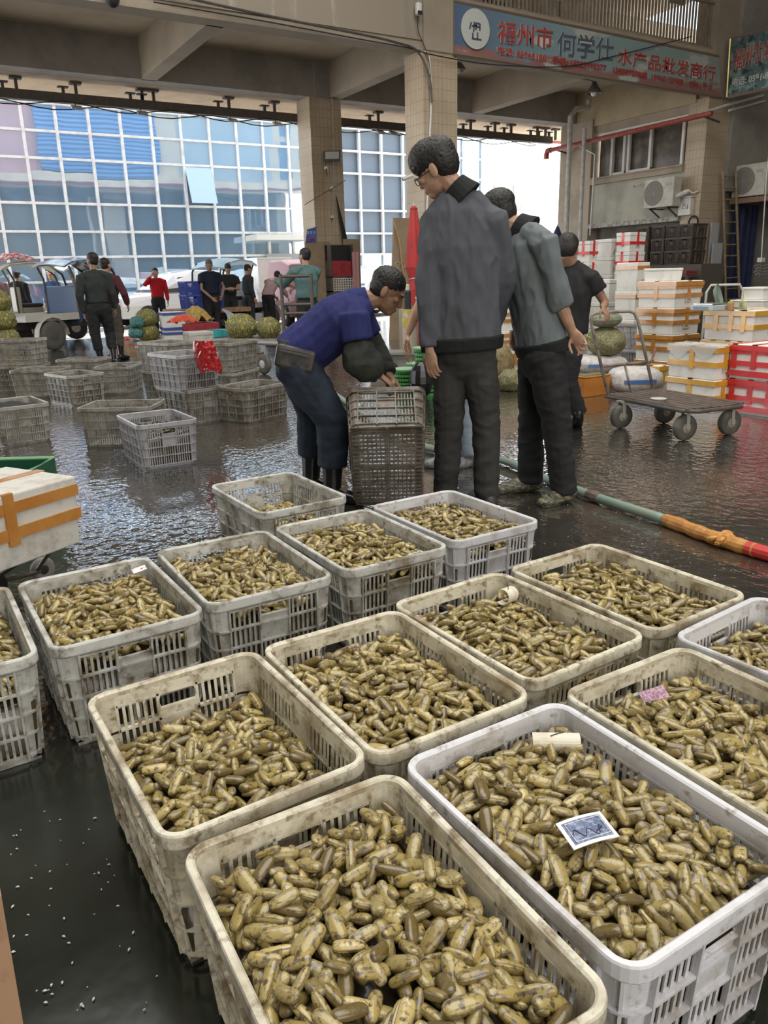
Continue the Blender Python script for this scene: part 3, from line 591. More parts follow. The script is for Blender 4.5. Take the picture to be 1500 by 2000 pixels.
IND.sort(key=lambda q: q[0]); IND = IND[:299]; chosen = {id(c) for _, c in IND}
for c in allc:
    if id(c) in chosen: continue
    if c[4] > .03: continue
    add_stuff(c[1], c[2], (HI if c[0] in 'ABCDG' else LO)[c[3]])
# darker shells in a few background crates
for (x, y, a, z0, fl) in ((*K8, 1, 0, .26), (*K13, -66, 0, .27), (*K9, 13, .312, .25), (K21.x, K21.y, 28, 0, .28), (*K5, 17, 0, .24)):
    res, bl, fs = heap(x, y, R_(a), fl, 170, CW-.08, CL-.08, seed=int(x*100), cell=.006)
    bulk.add([(p[0], p[1], p[2]+z0) for p in bl], fs)
    for M, r, k, b_ in res: add_stuff(Matrix.Translation((0, 0, z0)) @ M, -.34+r*.12, LO[k])
def mesh_from(name, V, LC, R, Q, T):
    me = bpy.data.meshes.new(name); nq, nt_ = len(Q), len(T); me.vertices.add(len(V)); me.vertices.foreach_set('co', V.astype(np.float32).ravel())
    me.loops.add(nq*4+nt_*3); me.loops.foreach_set('vertex_index', np.concatenate([Q.ravel(), T.ravel()]).astype(np.int32)); me.polygons.add(nq+nt_)
    me.polygons.foreach_set('loop_start', np.concatenate([np.arange(nq)*4, nq*4+np.arange(nt_)*3]).astype(np.int32)); me.polygons.foreach_set('use_smooth', np.ones(nq+nt_, bool)); me.update(calc_edges=True)
    a = me.attributes.new('lc', 'FLOAT_VECTOR', 'POINT'); a.data.foreach_set('vector', LC.astype(np.float32).ravel()); b = me.attributes.new('rnd', 'FLOAT', 'POINT'); b.data.foreach_set('value', R.astype(np.float32)); me.materials.append(M_clam); return me
nb0 = nv; bv = np.array(bulk.v); stuffV.append(bv); stuffLC.append(bv*60); stuffR.append(np.full(len(bv), -.2)); stuffQ.append(np.array([f for f in bulk.f])+nb0)  # heap body coloured darker to stand for shade in the gaps
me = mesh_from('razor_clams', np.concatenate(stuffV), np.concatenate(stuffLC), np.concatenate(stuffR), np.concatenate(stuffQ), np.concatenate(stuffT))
so = bpy.data.objects.new('razor_clams', me); COL.objects.link(so)
tag(so, 'heaps of wet olive razor clams filling all the crates, below and around the nearest ones', 'clams', kind='stuff')
RM = {}
dark_done = False; cu, cv = 515, 1710
dk = min(IND, key=lambda q: abs(proj(q[1][1].translation)[0]-cu)+abs(proj(q[1][1].translation)[1]-cv))[1]
for _, c in IND:
    rq = round(c[2]*5)/5; k = (c[3], rq)
    if c is dk: k = (c[3], 'dark')
    if k not in RM:
        V, LC, F, T = HI[c[3]]; RM[k] = mesh_from('razor_clam', V, LC, np.full(len(V), -3.0 if k[1] == 'dark' else k[1]), F, T)
        if k[1] == 'dark': RM[k].materials.clear(); RM[k].materials.append(mat('blackened_shell', (.045, .05, .045), .4, c2=(.12, .12, .10), sc_=60))
    o = bpy.data.objects.new('razor_clam', RM[k]); COL.objects.link(o); o.matrix_world = c[1]
    if c is dk: tag(o, 'blackened razor clam near the left back corner of the nearest crate', 'clam')
    elif c[0] == 'A': tag(o, 'wet olive yellow razor clam in the top layer of the nearest crate', 'clam', 'razor clams on top in the nearest crate')
    else: tag(o, 'wet olive yellow razor clam in the top layer of the crate with the blue card', 'clam', 'razor clams on top in the crate with the blue card')
# ================================================================ PEOPLE
M_skin = mat('skin', (.50, .31, .21), .5, c2=(.42, .24, .16), sc_=14, spec=.4)
M_skin2 = mat('tanned_skin', (.36, .21, .135), .5, c2=(.30, .165, .10), sc_=14, spec=.4)
M_hair = mat('black_hair', (.018, .016, .015), .5, bump=.5, bsc=160)
M_hairgrey = mat('greying_hair', (.12, .11, .10), .6, bump=.4, bsc=160)
def cloth(name, c, c2=None, s=5, b=.25): return mat(name, c, .85, c2=c2 or tuple(x*.8 for x in c), sc_=s, thr=(.4, .65), bump=b, bsc=9, spec=.25)
def remesh(mb, name, m, parent, vox, sm=3, wr=0, wf=9, wst=(1, 1, 1), tri=True):
    me = bpy.data.meshes.new('tmp'); me.from_pydata(mb.v, [], mb.f); me.update(); o = bpy.data.objects.new('tmp', me); COL.objects.link(o)
    md = o.modifiers.new('r', 'REMESH'); md.mode = 'VOXEL'; md.voxel_size = vox; md.use_smooth_shade = True
    if sm: s_ = o.modifiers.new('s', 'SMOOTH'); s_.iterations = sm; s_.factor = .5
    dg = bpy.context.evaluated_depsgraph_get(); dg.update(); r = bpy.data.meshes.new_from_object(o.evaluated_get(dg)); bpy.data.objects.remove(o); bpy.data.meshes.remove(me)
    n = len(r.vertices); co = np.empty(n*3, np.float32); r.vertices.foreach_get('co', co); co = co.reshape(-1, 3)
    if wr:
        no = np.empty(n*3, np.float32); r.vertices.foreach_get('normal', no); no = no.reshape(-1, 3)
        d = np.array([noise.noise(Vector((c[0]*wf*wst[0], c[1]*wf*wst[1], c[2]*wf*wst[2])))+.5*noise.noise(Vector((c[0]*wf*2.3*wst[0]+5, c[1]*wf*2.3*wst[1], c[2]*wf*2.3*wst[2]))) for c in co]); d = 1-np.abs(d)*2.2
        co = co+no*(d*wr)[:, None]
    co -= np.array(parent.location, np.float32)[None]; r.vertices.foreach_set('co', co.ravel()); r.update(); r.name = name
    r.polygons.foreach_set('use_smooth', [True]*len(r.polygons)); r.materials.clear(); r.materials.append(m); ob = bpy.data.objects.new(name, r); COL.objects.link(ob); ob.parent = parent; return ob
def hand(mb, w_, hd, pn, side, k=1.0, curl=.5, spread=1.0):
    """palm and five fingers; hd: wrist to knuckles, pn: palm normal, side: towards the thumb"""
    w_ = Vector(w_); hd = hd.normalized(); pn = (pn-hd*pn.dot(hd)).normalized(); sd = (side-hd*side.dot(hd)-pn*side.dot(pn)).normalized()
    c = w_+hd*.045*k; mb.ell(c, (.040*k, .052*k, .015*k), (sd, hd, pn), 12, 7); mb.tube([w_-hd*.02*k, w_+hd*.05*k], [(.027*k, .018*k), (.036*k, .015*k)], side=sd, cap='round')
    for i, (o, l) in enumerate(((.029, .074), (.010, .083), (-.010, .077), (-.029, .060))):
        p = w_+hd*(.082-.004*abs(i-1))*k+sd*o*k*spread; d = hd.copy(); pts = [p-hd*.03*k, p]; a = curl*(.8+.12*i)
        for q, f in enumerate((.45, .32, .23)): ang = a*(q+.6); dd = hd*math.cos(ang)+pn*math.sin(ang); p = p+dd*l*f*k; pts.append(p)
        mb.tube(pts, [.0088*k, .0092*k, .0086*k, .0078*k, .0062*k], 8, cap='round')
    b = w_+hd*.022*k+sd*.026*k; p1 = b+(sd*.7+hd*.55+pn*.35)*.035*k; p2 = p1+(hd*.9+pn*.45+sd*.15)*.033*k; p3 = p2+(hd*.9+pn*.6-sd*.1)*.024*k
    mb.tube([b-sd*.015*k, p1, p2, p3], [.013*k, .0115*k, .0098*k, .007*k], 8, cap='round')
def head_mesh(mb, H, fd, ud, k=1.0, ears=True):
    sd = fd.cross(ud).normalized(); A = (sd, fd, ud); e = mb.ell
    e(H+ud*.025*k-fd*.012*k, (.073*k, .094*k, .095*k), A, 18, 12); e(H-ud*.03*k+fd*.028*k, (.058*k, .062*k, .082*k), A, 16, 10); e(H-ud*.088*k+fd*.058*k, (.032*k, .028*k, .024*k), A); e(H-ud*.07*k+fd*.02*k, (.052*k, .05*k, .035*k), A)
    mb.tube([H+fd*.084*k+ud*.012*k, H+fd*.096*k-ud*.016*k, H+fd*.097*k-ud*.032*k], [.008*k, .010*k, .013*k], 8, cap='round'); e(H+fd*.082*k+ud*.026*k, (.045*k, .014*k, .010*k), A)
    e(H+fd*.085*k-ud*.062*k, (.024*k, .012*k, .007*k), A); e(H+fd*.083*k-ud*.072*k, (.021*k, .012*k, .006*k), A)
    for s in (-1, 1):
        e(H+sd*s*.042*k+fd*.068*k-ud*.015*k, (.020*k, .016*k, .016*k), A)
        if ears: e(H+sd*s*.077*k-fd*.012*k-ud*.008*k, (.010*k, .019*k, .033*k), A, 10, 7)
def figure(label, J, fd, top, bot, shoe, skin=None, hair='short', ud=None, k=1.0, vox=.012, sleeve='long', hem=.0, hairm=None, topm2=None, hcurl=(.5, .5), collar=None, thick=1.0, legk=1.0, wr=.006, cap=None, base=None, hands=(1, 1), group=None, boots=None, thumb=None, band=None, headk=1.0, hempts=None):
    skin = skin or M_skin; hairm = hairm or M_hair; J = {a: Vector(b) for a, b in J.items()}
    fd = fd.normalized(); ud = (ud or UP); ud = (ud-fd*ud.dot(fd)).normalized(); b0 = base or Vector(((J['anL'].x+J['anR'].x)/2, (J['anL'].y+J['anR'].y)/2, 0))
    root = thing('person', label, 'person', b0, group=group); sv = (J['shR']-J['shL']).normalized(); hv = (J['hipR']-J['hipL']).normalized()
    H = J['head']; mb = MB(); head_mesh(mb, H, fd, ud, k*headk)
    mb.tube([J['neck']-(H-J['neck'])*.25, J['neck'], H-ud*.05*k-fd*.02*k, H], [(.07*k, .06*k), (.056*k, .056*k), (.052*k, .055*k), (.05*k, .05*k)], side=sv, cap='round')
    chest = J['neck']*.62+J['pel']*.38
    mb.tube([J['pel'], J['pel']*.6+chest*.4, chest, J['neck']*.9+chest*.1], [(.12*k, .09*k), (.11*k, .085*k), (.13*k, .09*k), (.08*k, .06*k)], side=sv, cap='round')
    for s in 'LR':
        a, b, c = J['sh'+s], J['el'+s], J['wr'+s]; ux = (c-b).normalized()
        mb.tube([a*.85+J['neck']*.15, a, a*.5+b*.5, b, b*.65+c*.35, c], [.045*k, .046*k, .040*k, .034*k, .036*k, .024*k], cap='round')
        if hands['LR'.index(s)]:
            hd = J.get('hd'+s, c+ux*.1)-c; hd = hd.normalized(); pn = J['pn'+s] if 'pn'+s in J else (J['pel']-c); sd = J['th'+s] if 'th'+s in J else fd*1.0+Vector((0, 0, .01))
            if abs(sd.normalized().dot(hd)) > .9: sd = sv
            hand(mb, c, hd, pn, sd, k, hcurl['LR'.index(s)])
        h, n, f = J['hip'+s], J['kn'+s], J['an'+s]; mb.tube([h, h*.5+n*.5, n, n*.6+f*.4, f], [.07*k, .062*k, .046*k, .045*k, .032*k], cap='round')
        to = J['to'+s]; mb.tube([f, f*.4+to*.6-UP*.02*k, to-UP*.02*k], [.032*k, .03*k, .02*k], cap='round')
    remesh(mb, 'body', skin, root, max(.0045 if vox < .009 else vox*.72, .0045), 2)
    # hair
    sdv = fd.cross(ud).normalized(); A = (sdv, fd, ud); kk = k*headk
    if hair:
        hb = MB(); hb.ell(H+ud*.052*kk-fd*.022*kk, (.082*kk, .098*kk, .079*kk), A, 18, 12); hb.ell(H-fd*.045*kk+ud*.012*kk, (.077*kk, .063*kk, .082*kk), A, 16, 10)
        if hair == 'full': hb.ell(H+ud*.062*kk+fd*.01*kk, (.084*kk, .098*kk, .078*kk), A, 18, 12); hb.ell(H-fd*.05*kk+ud*.02*kk, (.082*kk, .066*kk, .09*kk), A, 16, 10)
        if hair == 'long': hb.tube([H-fd*.03*kk+ud*.03*kk, H-fd*.07*kk-ud*.06*kk, H-fd*.085*kk-ud*.15*kk], [(.078*kk, .05*kk), (.07*kk, .04*kk), (.035*kk, .025*kk)], side=sdv, cap='round')
        if hair == 'bun': hb.ell(H-fd*.1*kk+ud*.03*kk, (.04*kk, .04*kk, .04*kk), A)
        remesh(hb, 'hair', hairm, root, max(vox*.7, .006), 1, wr=.003*kk, wf=60)
    if cap:
        cb = MB(); cb.ell(H+ud*.055*kk-fd*.01*kk, (.09*kk, .105*kk, .075*kk), A, 18, 12); cb.hexa([H+fd*.06*kk+sdv*.07*kk+ud*.055*kk, H+fd*.165*kk+sdv*.045*kk+ud*.04*kk, H+fd*.165*kk-sdv*.045*kk+ud*.04*kk, H+fd*.06*kk-sdv*.07*kk+ud*.055*kk, H+fd*.06*kk+sdv*.07*kk+ud*.067*kk, H+fd*.165*kk+sdv*.045*kk+ud*.05*kk, H+fd*.165*kk-sdv*.045*kk+ud*.05*kk, H+fd*.06*kk-sdv*.07*kk+ud*.067*kk]); remesh(cb, 'cap', cap, root, max(vox*.6, .005), 1)
    # top
    tb = MB(); T = thick*k; pel, nk = J['pel'], J['neck']; hemp = pel+(pel-chest).normalized()*hem
    if hempts: hemp = hempts
    tb.tube([hemp, pel*.55+hemp*.45, pel*.5+chest*.5, chest, chest*.35+nk*.65, nk], [(.175*T, .125*T), (.178*T, .125*T), (.172*T, .122*T), (.188*T, .128*T), (.15*T, .095*T), (.066*T, .058*T)], 16, side=sv)
    tb.tube([J['shL'], nk*.5+J['shL']*.5-UP*.0, nk*.5+J['shR']*.5, J['shR']], [.055*T, .062*T, .062*T, .055*T], cap='round')
    for s in 'LR':
        a, b, c = J['sh'+s], J['el'+s], J['wr'+s]; i = a*.8+nk*.2-UP*.02*k
        if sleeve == 'long': tb.tube([i, a, a*.5+b*.5, b, b*.5+c*.5, c-(c-b).normalized()*.02], [.07*T, .076*T, .068*T, .062*T, .054*T, .043*T], 12, cap='flat')
        elif sleeve == 'rolled': tb.tube([i, a, a*.5+b*.5, b, b*.82+c*.18], [.066*T, .07*T, .063*T, .064*T, .060*T], 12)
        else: tb.tube([i, a, a*.45+b*.55], [.07*T, .074*T, .074*T], 12)
    if collar is None: tb.tube([nk-(H-nk)*.1, nk+(H-nk)*.2], [.068*k, .062*k], 14)
    remesh(tb, 'top', top, root, vox, 3, wr=wr, wf=8, wst=(1.5, 1.5, .6))
    if collar: cb = MB(); u_ = (H-nk).normalized(); cb.tube([nk-u_*.06*k, nk-u_*.02*k, nk+u_*.030*k], [.098*k, .084*k, .072*k], 18); remesh(cb, 'collar', collar, root, vox*.6, 1)
    if band:
        ax_ = (pel-chest).normalized(); rb_ = MB(); rb_.tube([hemp-ax_*.055*k, hemp+ax_*.012*k], [(.178*T+.016, .128*T+.016), (.172*T+.012, .122*T+.012)], 20, side=sv); remesh(rb_, 'waistband', band, root, vox*.8, 2, wr=.002, wf=12)
    # trousers
    lb = MB(); lb.tube([pel+(chest-pel)*.12, pel, J['hipL']*.5+J['hipR']*.5-UP*.04*k], [(.135*k, .095*k), (.155*k, .11*k), (.165*k, .115*k)], 16, side=hv, cap='round')
    for s in 'LR':
        h, n, f = J['hip'+s], J['kn'+s], J['an'+s]; q = legk*k; e_ = (f-n).normalized()
        end = n*.35+f*.65 if boots else f+e_*.025*k; lb.tube([h+(pel-h)*.3, h, h*.5+n*.5, n, n*.5+f*.5, end], [.088*q, .098*q, .088*q, .073*q, .068*q, .064*q], 14)
    remesh(lb, 'trousers', bot, root, vox, 3, wr=wr*.9, wf=7, wst=(1, 1, 1.6))
    for s in 'LR':
        f, to = J['an'+s], J['to'+s]; fl = Vector((to.x, to.y, min(to.z, f.z)-.0)); d = (to-f); d = d.normalized(); sb = MB(); n = J['kn'+s]
        heel = f-d*.045*k-UP*.045*k; tip = to+d*.0-UP*.0; sx = d.cross(UP).normalized()
        sb.tube([heel, f*.6+to*.4-UP*.035*k, to-UP*.03*k+d*.02*k], [(.044*k, .046*k), (.052*k, .048*k), (.049*k, .034*k)], 12, side=sx, cap='round'); sb.tube([f+UP*.0, f-UP*.04*k], [.044*k, .04*k], cap='round')
        if boots: sb.tube([f-UP*.02, f*.6+n*.4, f*.42+n*.58], [.052*k, .064*k, .074*k], 14)
        remesh(sb, 'boot' if boots else 'shoe', boots or shoe, root, max(vox*.7, .006), 2)
    return root
def local(base, yaw, k):
    """local frame of a standing person; yaw 0 looks away from the camera, 90 to picture right"""
    c, s = math.cos(R_(yaw)), math.sin(R_(yaw)); f = FW*c+RT*s; r = RT*c-FW*s
    return f, r, (lambda x, y, z: Vector(base)+r*(x*k)+f*(y*k)+UP*(z*k))
STD = dict(head=(0, .02, 1.60), neck=(0, -.01, 1.43), shL=(-.19, 0, 1.38), shR=(.19, 0, 1.38), elL=(-.24, -.02, 1.10), elR=(.24, -.02, 1.10), wrL=(-.25, .05, .86), wrR=(.25, .05, .86), pel=(0, 0, .97),
           hipL=(-.09, 0, .90), hipR=(.09, 0, .90), knL=(-.10, .02, .49), knR=(.10, .02, .49), anL=(-.11, 0, .085), anR=(.11, 0, .085), toL=(-.12, .14, .065), toR=(.12, .14, .065))
def stand(label, u, v, h, yaw, top, bot, shoe, look=None, pitch=0, over={}, z=0.0, **kw):
    b = on_z(u, v, z); b = Vector((b.x, b.y, z)); k = h/1.72; f, r, L_ = local(b, yaw, k); J = {}; src = dict(STD); src.update(over)
    for a, p in src.items(): J[a] = L_(*p) if a[:2] not in ('pn', 'th') else r*p[0]+f*p[1]+UP*p[2]
    ff = FW*math.cos(R_(yaw+(look or 0)))+RT*math.sin(R_(yaw+(look or 0))); ff = ff*math.cos(R_(pitch))+UP*math.sin(R_(pitch))
    return figure(label, J, ff, top, bot, shoe, k=k, base=b, **kw)
def near(J, d0):
    return {a: (P(p[0], p[1], d0+p[2]) if len(p) == 3 else p[0]) for a, p in J.items()}
def V_(r, f, u): return RT*r+FW*f+UP*u      # picture right, away, up
C_navy = cloth('navy_polo', (.018, .024, .045)); C_black = cloth('black_cloth', (.028, .028, .030)); C_dgrey = cloth('charcoal_trousers', (.032, .032, .036))
C_jacket = cloth('dark_slate_jacket', (.095, .10, .118), (.075, .078, .09), 4, .3); C_grey = cloth('grey_jacket', (.16, .185, .195), (.13, .15, .155), 4, .3)  # slate jacket colour lightened to carry the hazy backlight
C_blue = cloth('royal_blue_tshirt', (.026, .030, .13), (.020, .024, .10), 4, .3); C_denim = cloth('dark_denim', (.03, .042, .062), (.018, .024, .035), 6); C_rib = cloth('black_rib_knit', (.02, .022, .022))
C_ldenim = cloth('light_denim', (.30, .36, .42)); C_boot = mat('wet_black_rubber_boot', (.016, .018, .02), .18, c2=(.06, .055, .05), sc_=12, thr=(.55, .7)); C_shoe = mat('dark_shoe', (.04, .038, .035), .5)
C_camo = mat('camouflage_shoe', (.10, .10, .06), .5, c2=(.30, .27, .17), sc_=26, thr=(.52, .55), c3=(.03, .035, .03), sc3=22, thr3=(.52, .55), stretch=(1, 1, 2.5))
C_sweater = cloth('dark_grey_sweater', (.042, .048, .048)); C_maroon = cloth('maroon_jacket', (.10, .03, .035)); C_red = cloth('bright_red_top', (.55, .02, .03)); C_teal = cloth('teal_grey_shirt', (.11, .20, .20)); C_pink = cloth('pale_pink_shirt', (.52, .36, .37)); C_suit = cloth('dark_suit', (.05, .055, .06))
# ---- bending man in the blue T-shirt
d = 4.46
J = near(dict(head=(757, 570, 0), neck=(712, 588, 0), shR=(690, 622, -.17), shL=(700, 612, .17), elR=(704, 702, -.20), wrR=(742, 733, -.12), elL=(730, 690, .2), wrL=(762, 735, .10), pel=(585, 690, 0),
    hipR=(578, 712, -.10), hipL=(582, 708, .10), knR=(650, 825, -.12), knL=(612, 805, .14), anR=(648, 928, -.10), anL=(606, 905, .16), toR=(692, 938, -.14), toL=(640, 915, .12)), d)
for s in 'RL': J['an'+s].z = .085; J['to'+s].z = .06
J['hdR'] = J['wrR']+V_(.06, .0, -.05); J['pnR'] = V_(-.2, .1, -1); J['thR'] = V_(.3, .9, 0); J['hdL'] = J['wrL']+V_(.05, 0, -.06); J['pnL'] = V_(0, 0, -1); J['thL'] = V_(0, -1, 0)
blue = figure('man in royal blue T-shirt bending over a crate that stands on end', J, V_(.80, -.08, -.52), C_blue, C_denim, C_boot, skin=M_skin2, ud=V_(.5, 0, .85), vox=.0085, sleeve='short', boots=C_boot, thick=1.2, legk=1.32, hcurl=(.9, .9), hem=.04, collar=C_blue, wr=.005)
sl = MB(); a, b, c = J['shR'], J['elR'], J['wrR']; sl.tube([a*.42+b*.58, a*.2+b*.8, b+V_(-.01, 0, 0), b*.55+c*.45, b*.1+c*.9], [.073, .088, .096, .094, .05], 14); remesh(sl, 'sleeve_cover', cloth('oilskin_sleeve_cover', (.045, .05, .042), (.02, .022, .02), 4), blue, .0085, 3, wr=.007, wf=10)
sl = MB(); a, b, c = J['shL'], J['elL'], J['wrL']; sl.tube([a*.4+b*.6, b, b*.1+c*.9], [.075, .085, .05], 14); remesh(sl, 'sleeve_cover', MATS['oilskin_sleeve_cover'], blue, .0085, 3, wr=.007, wf=10)
# belt bag on his hip
p = P(576, 700, d-.19); MXb = Matrix((V_(.97, 0, -.24), V_(0, 1, 0), V_(.24, 0, .97))).transposed(); bg_ = MB().box(p, (.215, .07, .125), MXb); bag = bg_.build('belt_bag', mat('worn_black_leather', (.035, .032, .028), .5, c2=(.08, .07, .06), sc_=14), blue, world=True, bevel=.02)
MB().box(p+V_(-.0, -.037, .032), (.16, .006, .01), MXb).build('zip', mat('dull_zip', (.12, .12, .12), .4, metal=.5), bag)
z_ = bag.children[0]; z_.data.transform(Matrix.Translation(-blue.location))
bl_ = MB().tube([P(545, 668, d-.14), P(560, 672, d-.17), P(590, 682, d-.19), P(632, 694, d-.15)], [(.02, .006)]*4, 8, side=UP, cap='flat'); bl_.build('belt', MATS['worn_black_leather'], blue, world=True)
# ---- tall man in the dark jacket
d = 4.2
J = near(dict(head=(852, 330, .02), neck=(893, 372, 0), shL=(862, 432, -.01), shR=(958, 430, -.02), elL=(838, 552, -.05), wrL=(840, 684, -.08), elR=(985, 545, .05), wrR=(960, 640, .17), pel=(903, 660, 0),
    hipL=(878, 690, .02), hipR=(932, 688, -.02), knL=(877, 838, .02), knR=(949, 822, -.02), anL=(871, 966, .04), anR=(951, 962, -.04), toL=(868, 962, .2), toR=(930, 958, .12)), d)
for s in 'RL': J['an'+s].z = .085; J['to'+s].z = .06
J['hdL'] = J['wrL']+V_(.01, 0, -.1); J['pnL'] = V_(.6, .7, 0); J['thL'] = V_(-.3, .9, 0)
tall = figure('tall man with glasses in a dark slate jacket, seen from behind', J, V_(-.78, .42, -.42), C_jacket, cloth('haze_lifted_black_trousers', (.05, .048, .046), (.036, .034, .033)), C_shoe, ud=V_(-.35, 0, .9), hair='full', vox=.0085, hem=.05, collar=C_rib, thick=1.12, legk=1.0, hcurl=(.45, .5), band=C_rib, k=1.04, wr=.007, hands=(1, 1), headk=1.06)  # black trousers lightened as if by the hazy backlight
gl = MB(); H = J['head']; fd = V_(-.78, .42, -.42).normalized(); ud = V_(-.35, 0, .9); ud = (ud-fd*ud.dot(fd)).normalized(); sdv = fd.cross(ud).normalized()
for s in (-1, 1):
    c = H+fd*.108+sdv*s*.035; ring = [c+sdv*.026*math.cos(t)+ud*.019*math.sin(t)-ud*.008 for t in [2*PI*i/16 for i in range(16)]]; gl.tube(ring, .0022, 6, closed=True)
    gl.tube([c+sdv*s*.026, H+sdv*s*.08+fd*.05, H+sdv*s*.083-fd*.02], .0025, 6)
gl.tube([H+fd*.112+sdv*.009, H+fd*.112-sdv*.009], .002, 6); gl.build('glasses', mat('black_glasses', (.02, .02, .02), .3), tall, world=True)
cf = MB(); cf.tube([P(839, 652, d), P(840, 688, d-.02)], [.056, .048], 14); remesh(cf, 'cuff', C_rib, tall, .006, 1)
if 0: hb.tube([P(904, 668, d), P(904, 690, d)], [(.214, .158), (.205, .152)], 18, side=V_(.99, -.1, 0)); remesh(hb, 'waistband', C_rib, tall, .008, 2, wr=.002)
# ---- man in the grey jacket
d = 4.32
J = near(dict(head=(972, 420, .08), neck=(1017, 446, .02), shL=(1010, 480, .19), shR=(1062, 474, -.16), elL=(1030, 580, .25), wrL=(1012, 640, .22), elR=(1092, 588, -.16), wrR=(1118, 648, -.14), pel=(1058, 668, 0),
    hipL=(1050, 690, .1), hipR=(1062, 692, -.09), knL=(1040, 800, .13), knR=(1086, 820, -.1), anL=(1036, 912, .16), anR=(1102, 935, -.1), toL=(985, 922, .14), toR=(1068, 958, -.16)), d)
for s in 'RL': J['an'+s].z = .085; J['to'+s].z = .055
J['hdR'] = J['wrR']+V_(.055, -.02, -.08); J['pnR'] = V_(-.5, -.7, .0); J['thR'] = V_(-.6, -.5, -.3)
grey = figure('man in grey zip jacket with rolled sleeves and camouflage shoes', J, V_(-.86, .3, -.42), C_grey, C_black, C_camo, ud=V_(-.35, 0, .9), vox=.0085, sleeve='rolled', hem=.05, collar=C_rib, thick=1.06, legk=1.12, hcurl=(.6, .8), band=C_rib, k=.98, wr=.008)
if 0: hb.tube([P(1052, 684, d), P(1060, 706, d)], [(.155, .212), (.15, .20)], 18, side=V_(.99, -.1, 0)); remesh(hb, 'waistband', C_rib, grey, .008, 2, wr=.002)
# ---- man hidden behind the tall man, reaching down with rubber bands
d = 5.1
J = near(dict(head=(848, 450, .1), neck=(880, 480, .05), shL=(850, 515, 0), shR=(915, 510, .15), elL=(822, 590, -.05), wrL=(797, 650, -.08), elR=(910, 580, .2), wrR=(890, 640, .3), pel=(885, 680, .05),
    hipL=(872, 700, 0), hipR=(900, 700, .15), knL=(878, 790, 0), knR=(905, 790, .15), anL=(868, 885, 0), anR=(916, 898, .05), toL=(840, 885, .05), toR=(893, 908, .0)), d)
for s in 'RL': J['an'+s].z = .085; J['to'+s].z = .055
J['hdL'] = J['wrL']+V_(-.03, 0, -.09); J['pnL'] = V_(.9, 0, -.3); J['thL'] = V_(.1, -.9, 0)
hid = figure('man in light jeans mostly hidden behind the tall man, his bare arm reaching down', J, V_(-.9, .1, -.4), C_black, C_ldenim, mat('grey_trainer', (.16, .16, .17), .6, c2=(.4, .4, .42), sc_=20), vox=.011, sleeve='short', hcurl=(1.0, .6), legk=1.05, k=.97)
rbm = MB()
for q in range(4):
    c = P(792+q*3, 672+q*4, d-.14); rbm.tube([c+V_(.012*math.cos(t), .01*math.cos(t), .05*math.sin(t)-.04) for t in [2*PI*i/14 for i in range(14)]], .0025, 5, closed=True)
solid('rubber_bands', rbm, mat('tan_rubber', (.50, .33, .20), .6), 'tan rubber bands dangling from the hidden man\'s hand', 'rubber bands', origin=P(795, 680, d-.14))
# ---- man in the black T-shirt behind the cart
d = 6.35
J = near(dict(head=(1108, 490, .0), neck=(1118, 520, 0), shL=(1098, 548, .1), shR=(1152, 542, -.1), elR=(1182, 592, -.1), wrR=(1180, 608, .02), elL=(1108, 605, .22), wrL=(1132, 628, .1), pel=(1108, 650, 0),
    hipL=(1100, 668, .08), hipR=(1118, 668, -.08), knL=(1090, 745, .1), knR=(1110, 745, -.08), anL=(1085, 822, .1), anR=(1130, 800, -.02), toL=(1072, 825, .25), toR=(1127, 830, .08)), d)
J['anL'].z = .085; J['toL'].z = .055; J['anR'].z = .16; J['toR'].z = .06
J['wrR'] = P(1178, 600, 6.2); J['hdR'] = J['wrR']+V_(.02, -.04, -.05); J['pnR'] = V_(0, -.3, -1); J['thR'] = V_(-1, 0, 0)
figure('man in a black T-shirt bending forward behind the flat cart, back to us', J, V_(.25, .85, -.3), C_black, C_dgrey, C_boot, vox=.011, sleeve='short', hair='full', legk=.98, thick=1.0, hcurl=(.9, .9), skin=M_skin2)
# ---- people further off
stand('man walking away in a dark grey sweater and black trousers', 206, 712, 1.74, -18, C_sweater, C_black, C_boot, look=-40, skin=M_skin2, thick=.97, legk=1.1, boots=C_boot, over=dict(anR=(.14, -.02, .10), toR=(.16, .12, .065), knR=(.13, .10, .5), anL=(-.06, .05, .085), wrL=(-.22, .02, .80), elL=(-.25, -.04, 1.08), shL=(-.20, 0, 1.36)))
stand('man in a maroon jacket walking just behind the man in the sweater', 228, 702, 1.68, 20, C_maroon, cloth('khaki_trousers', (.10, .09, .07)), C_boot, boots=C_boot, legk=1.02, over=dict(elR=(.32, .02, 1.12), wrR=(.28, .12, .93), elL=(-.34, .02, 1.12), wrL=(-.28, .14, .95)))
stand('old man in a navy polo shirt hosing down net bags', 420, 658, 1.74, 150, C_navy, C_dgrey, C_boot, hair='short', hairm=M_hairgrey, skin=M_skin2, sleeve='short', thick=1.15, legk=1.15, look=15, pitch=-15, over=dict(wrR=(.10, .34, .88), elR=(.25, .10, 1.08), wrL=(-.12, .36, .90), elL=(-.30, .02, 1.12)))
stand('man in a black cap and black jacket walking away at the left', 52, 664, 1.62, 10, C_black, cloth('navy_trousers', (.03, .035, .05)), C_shoe, cap=mat('black_cap', (.02, .02, .022), .7), thick=1.1, legk=1.15, over=dict(anR=(.15, .05, .085), anL=(-.14, -.05, .085)))
stand('man in a pink collared top at the left edge, facing us', 10, 655, 1.66, 172, cloth('pink_and_black_top', (.20, .12, .13)), C_black, C_shoe, thick=1.1)
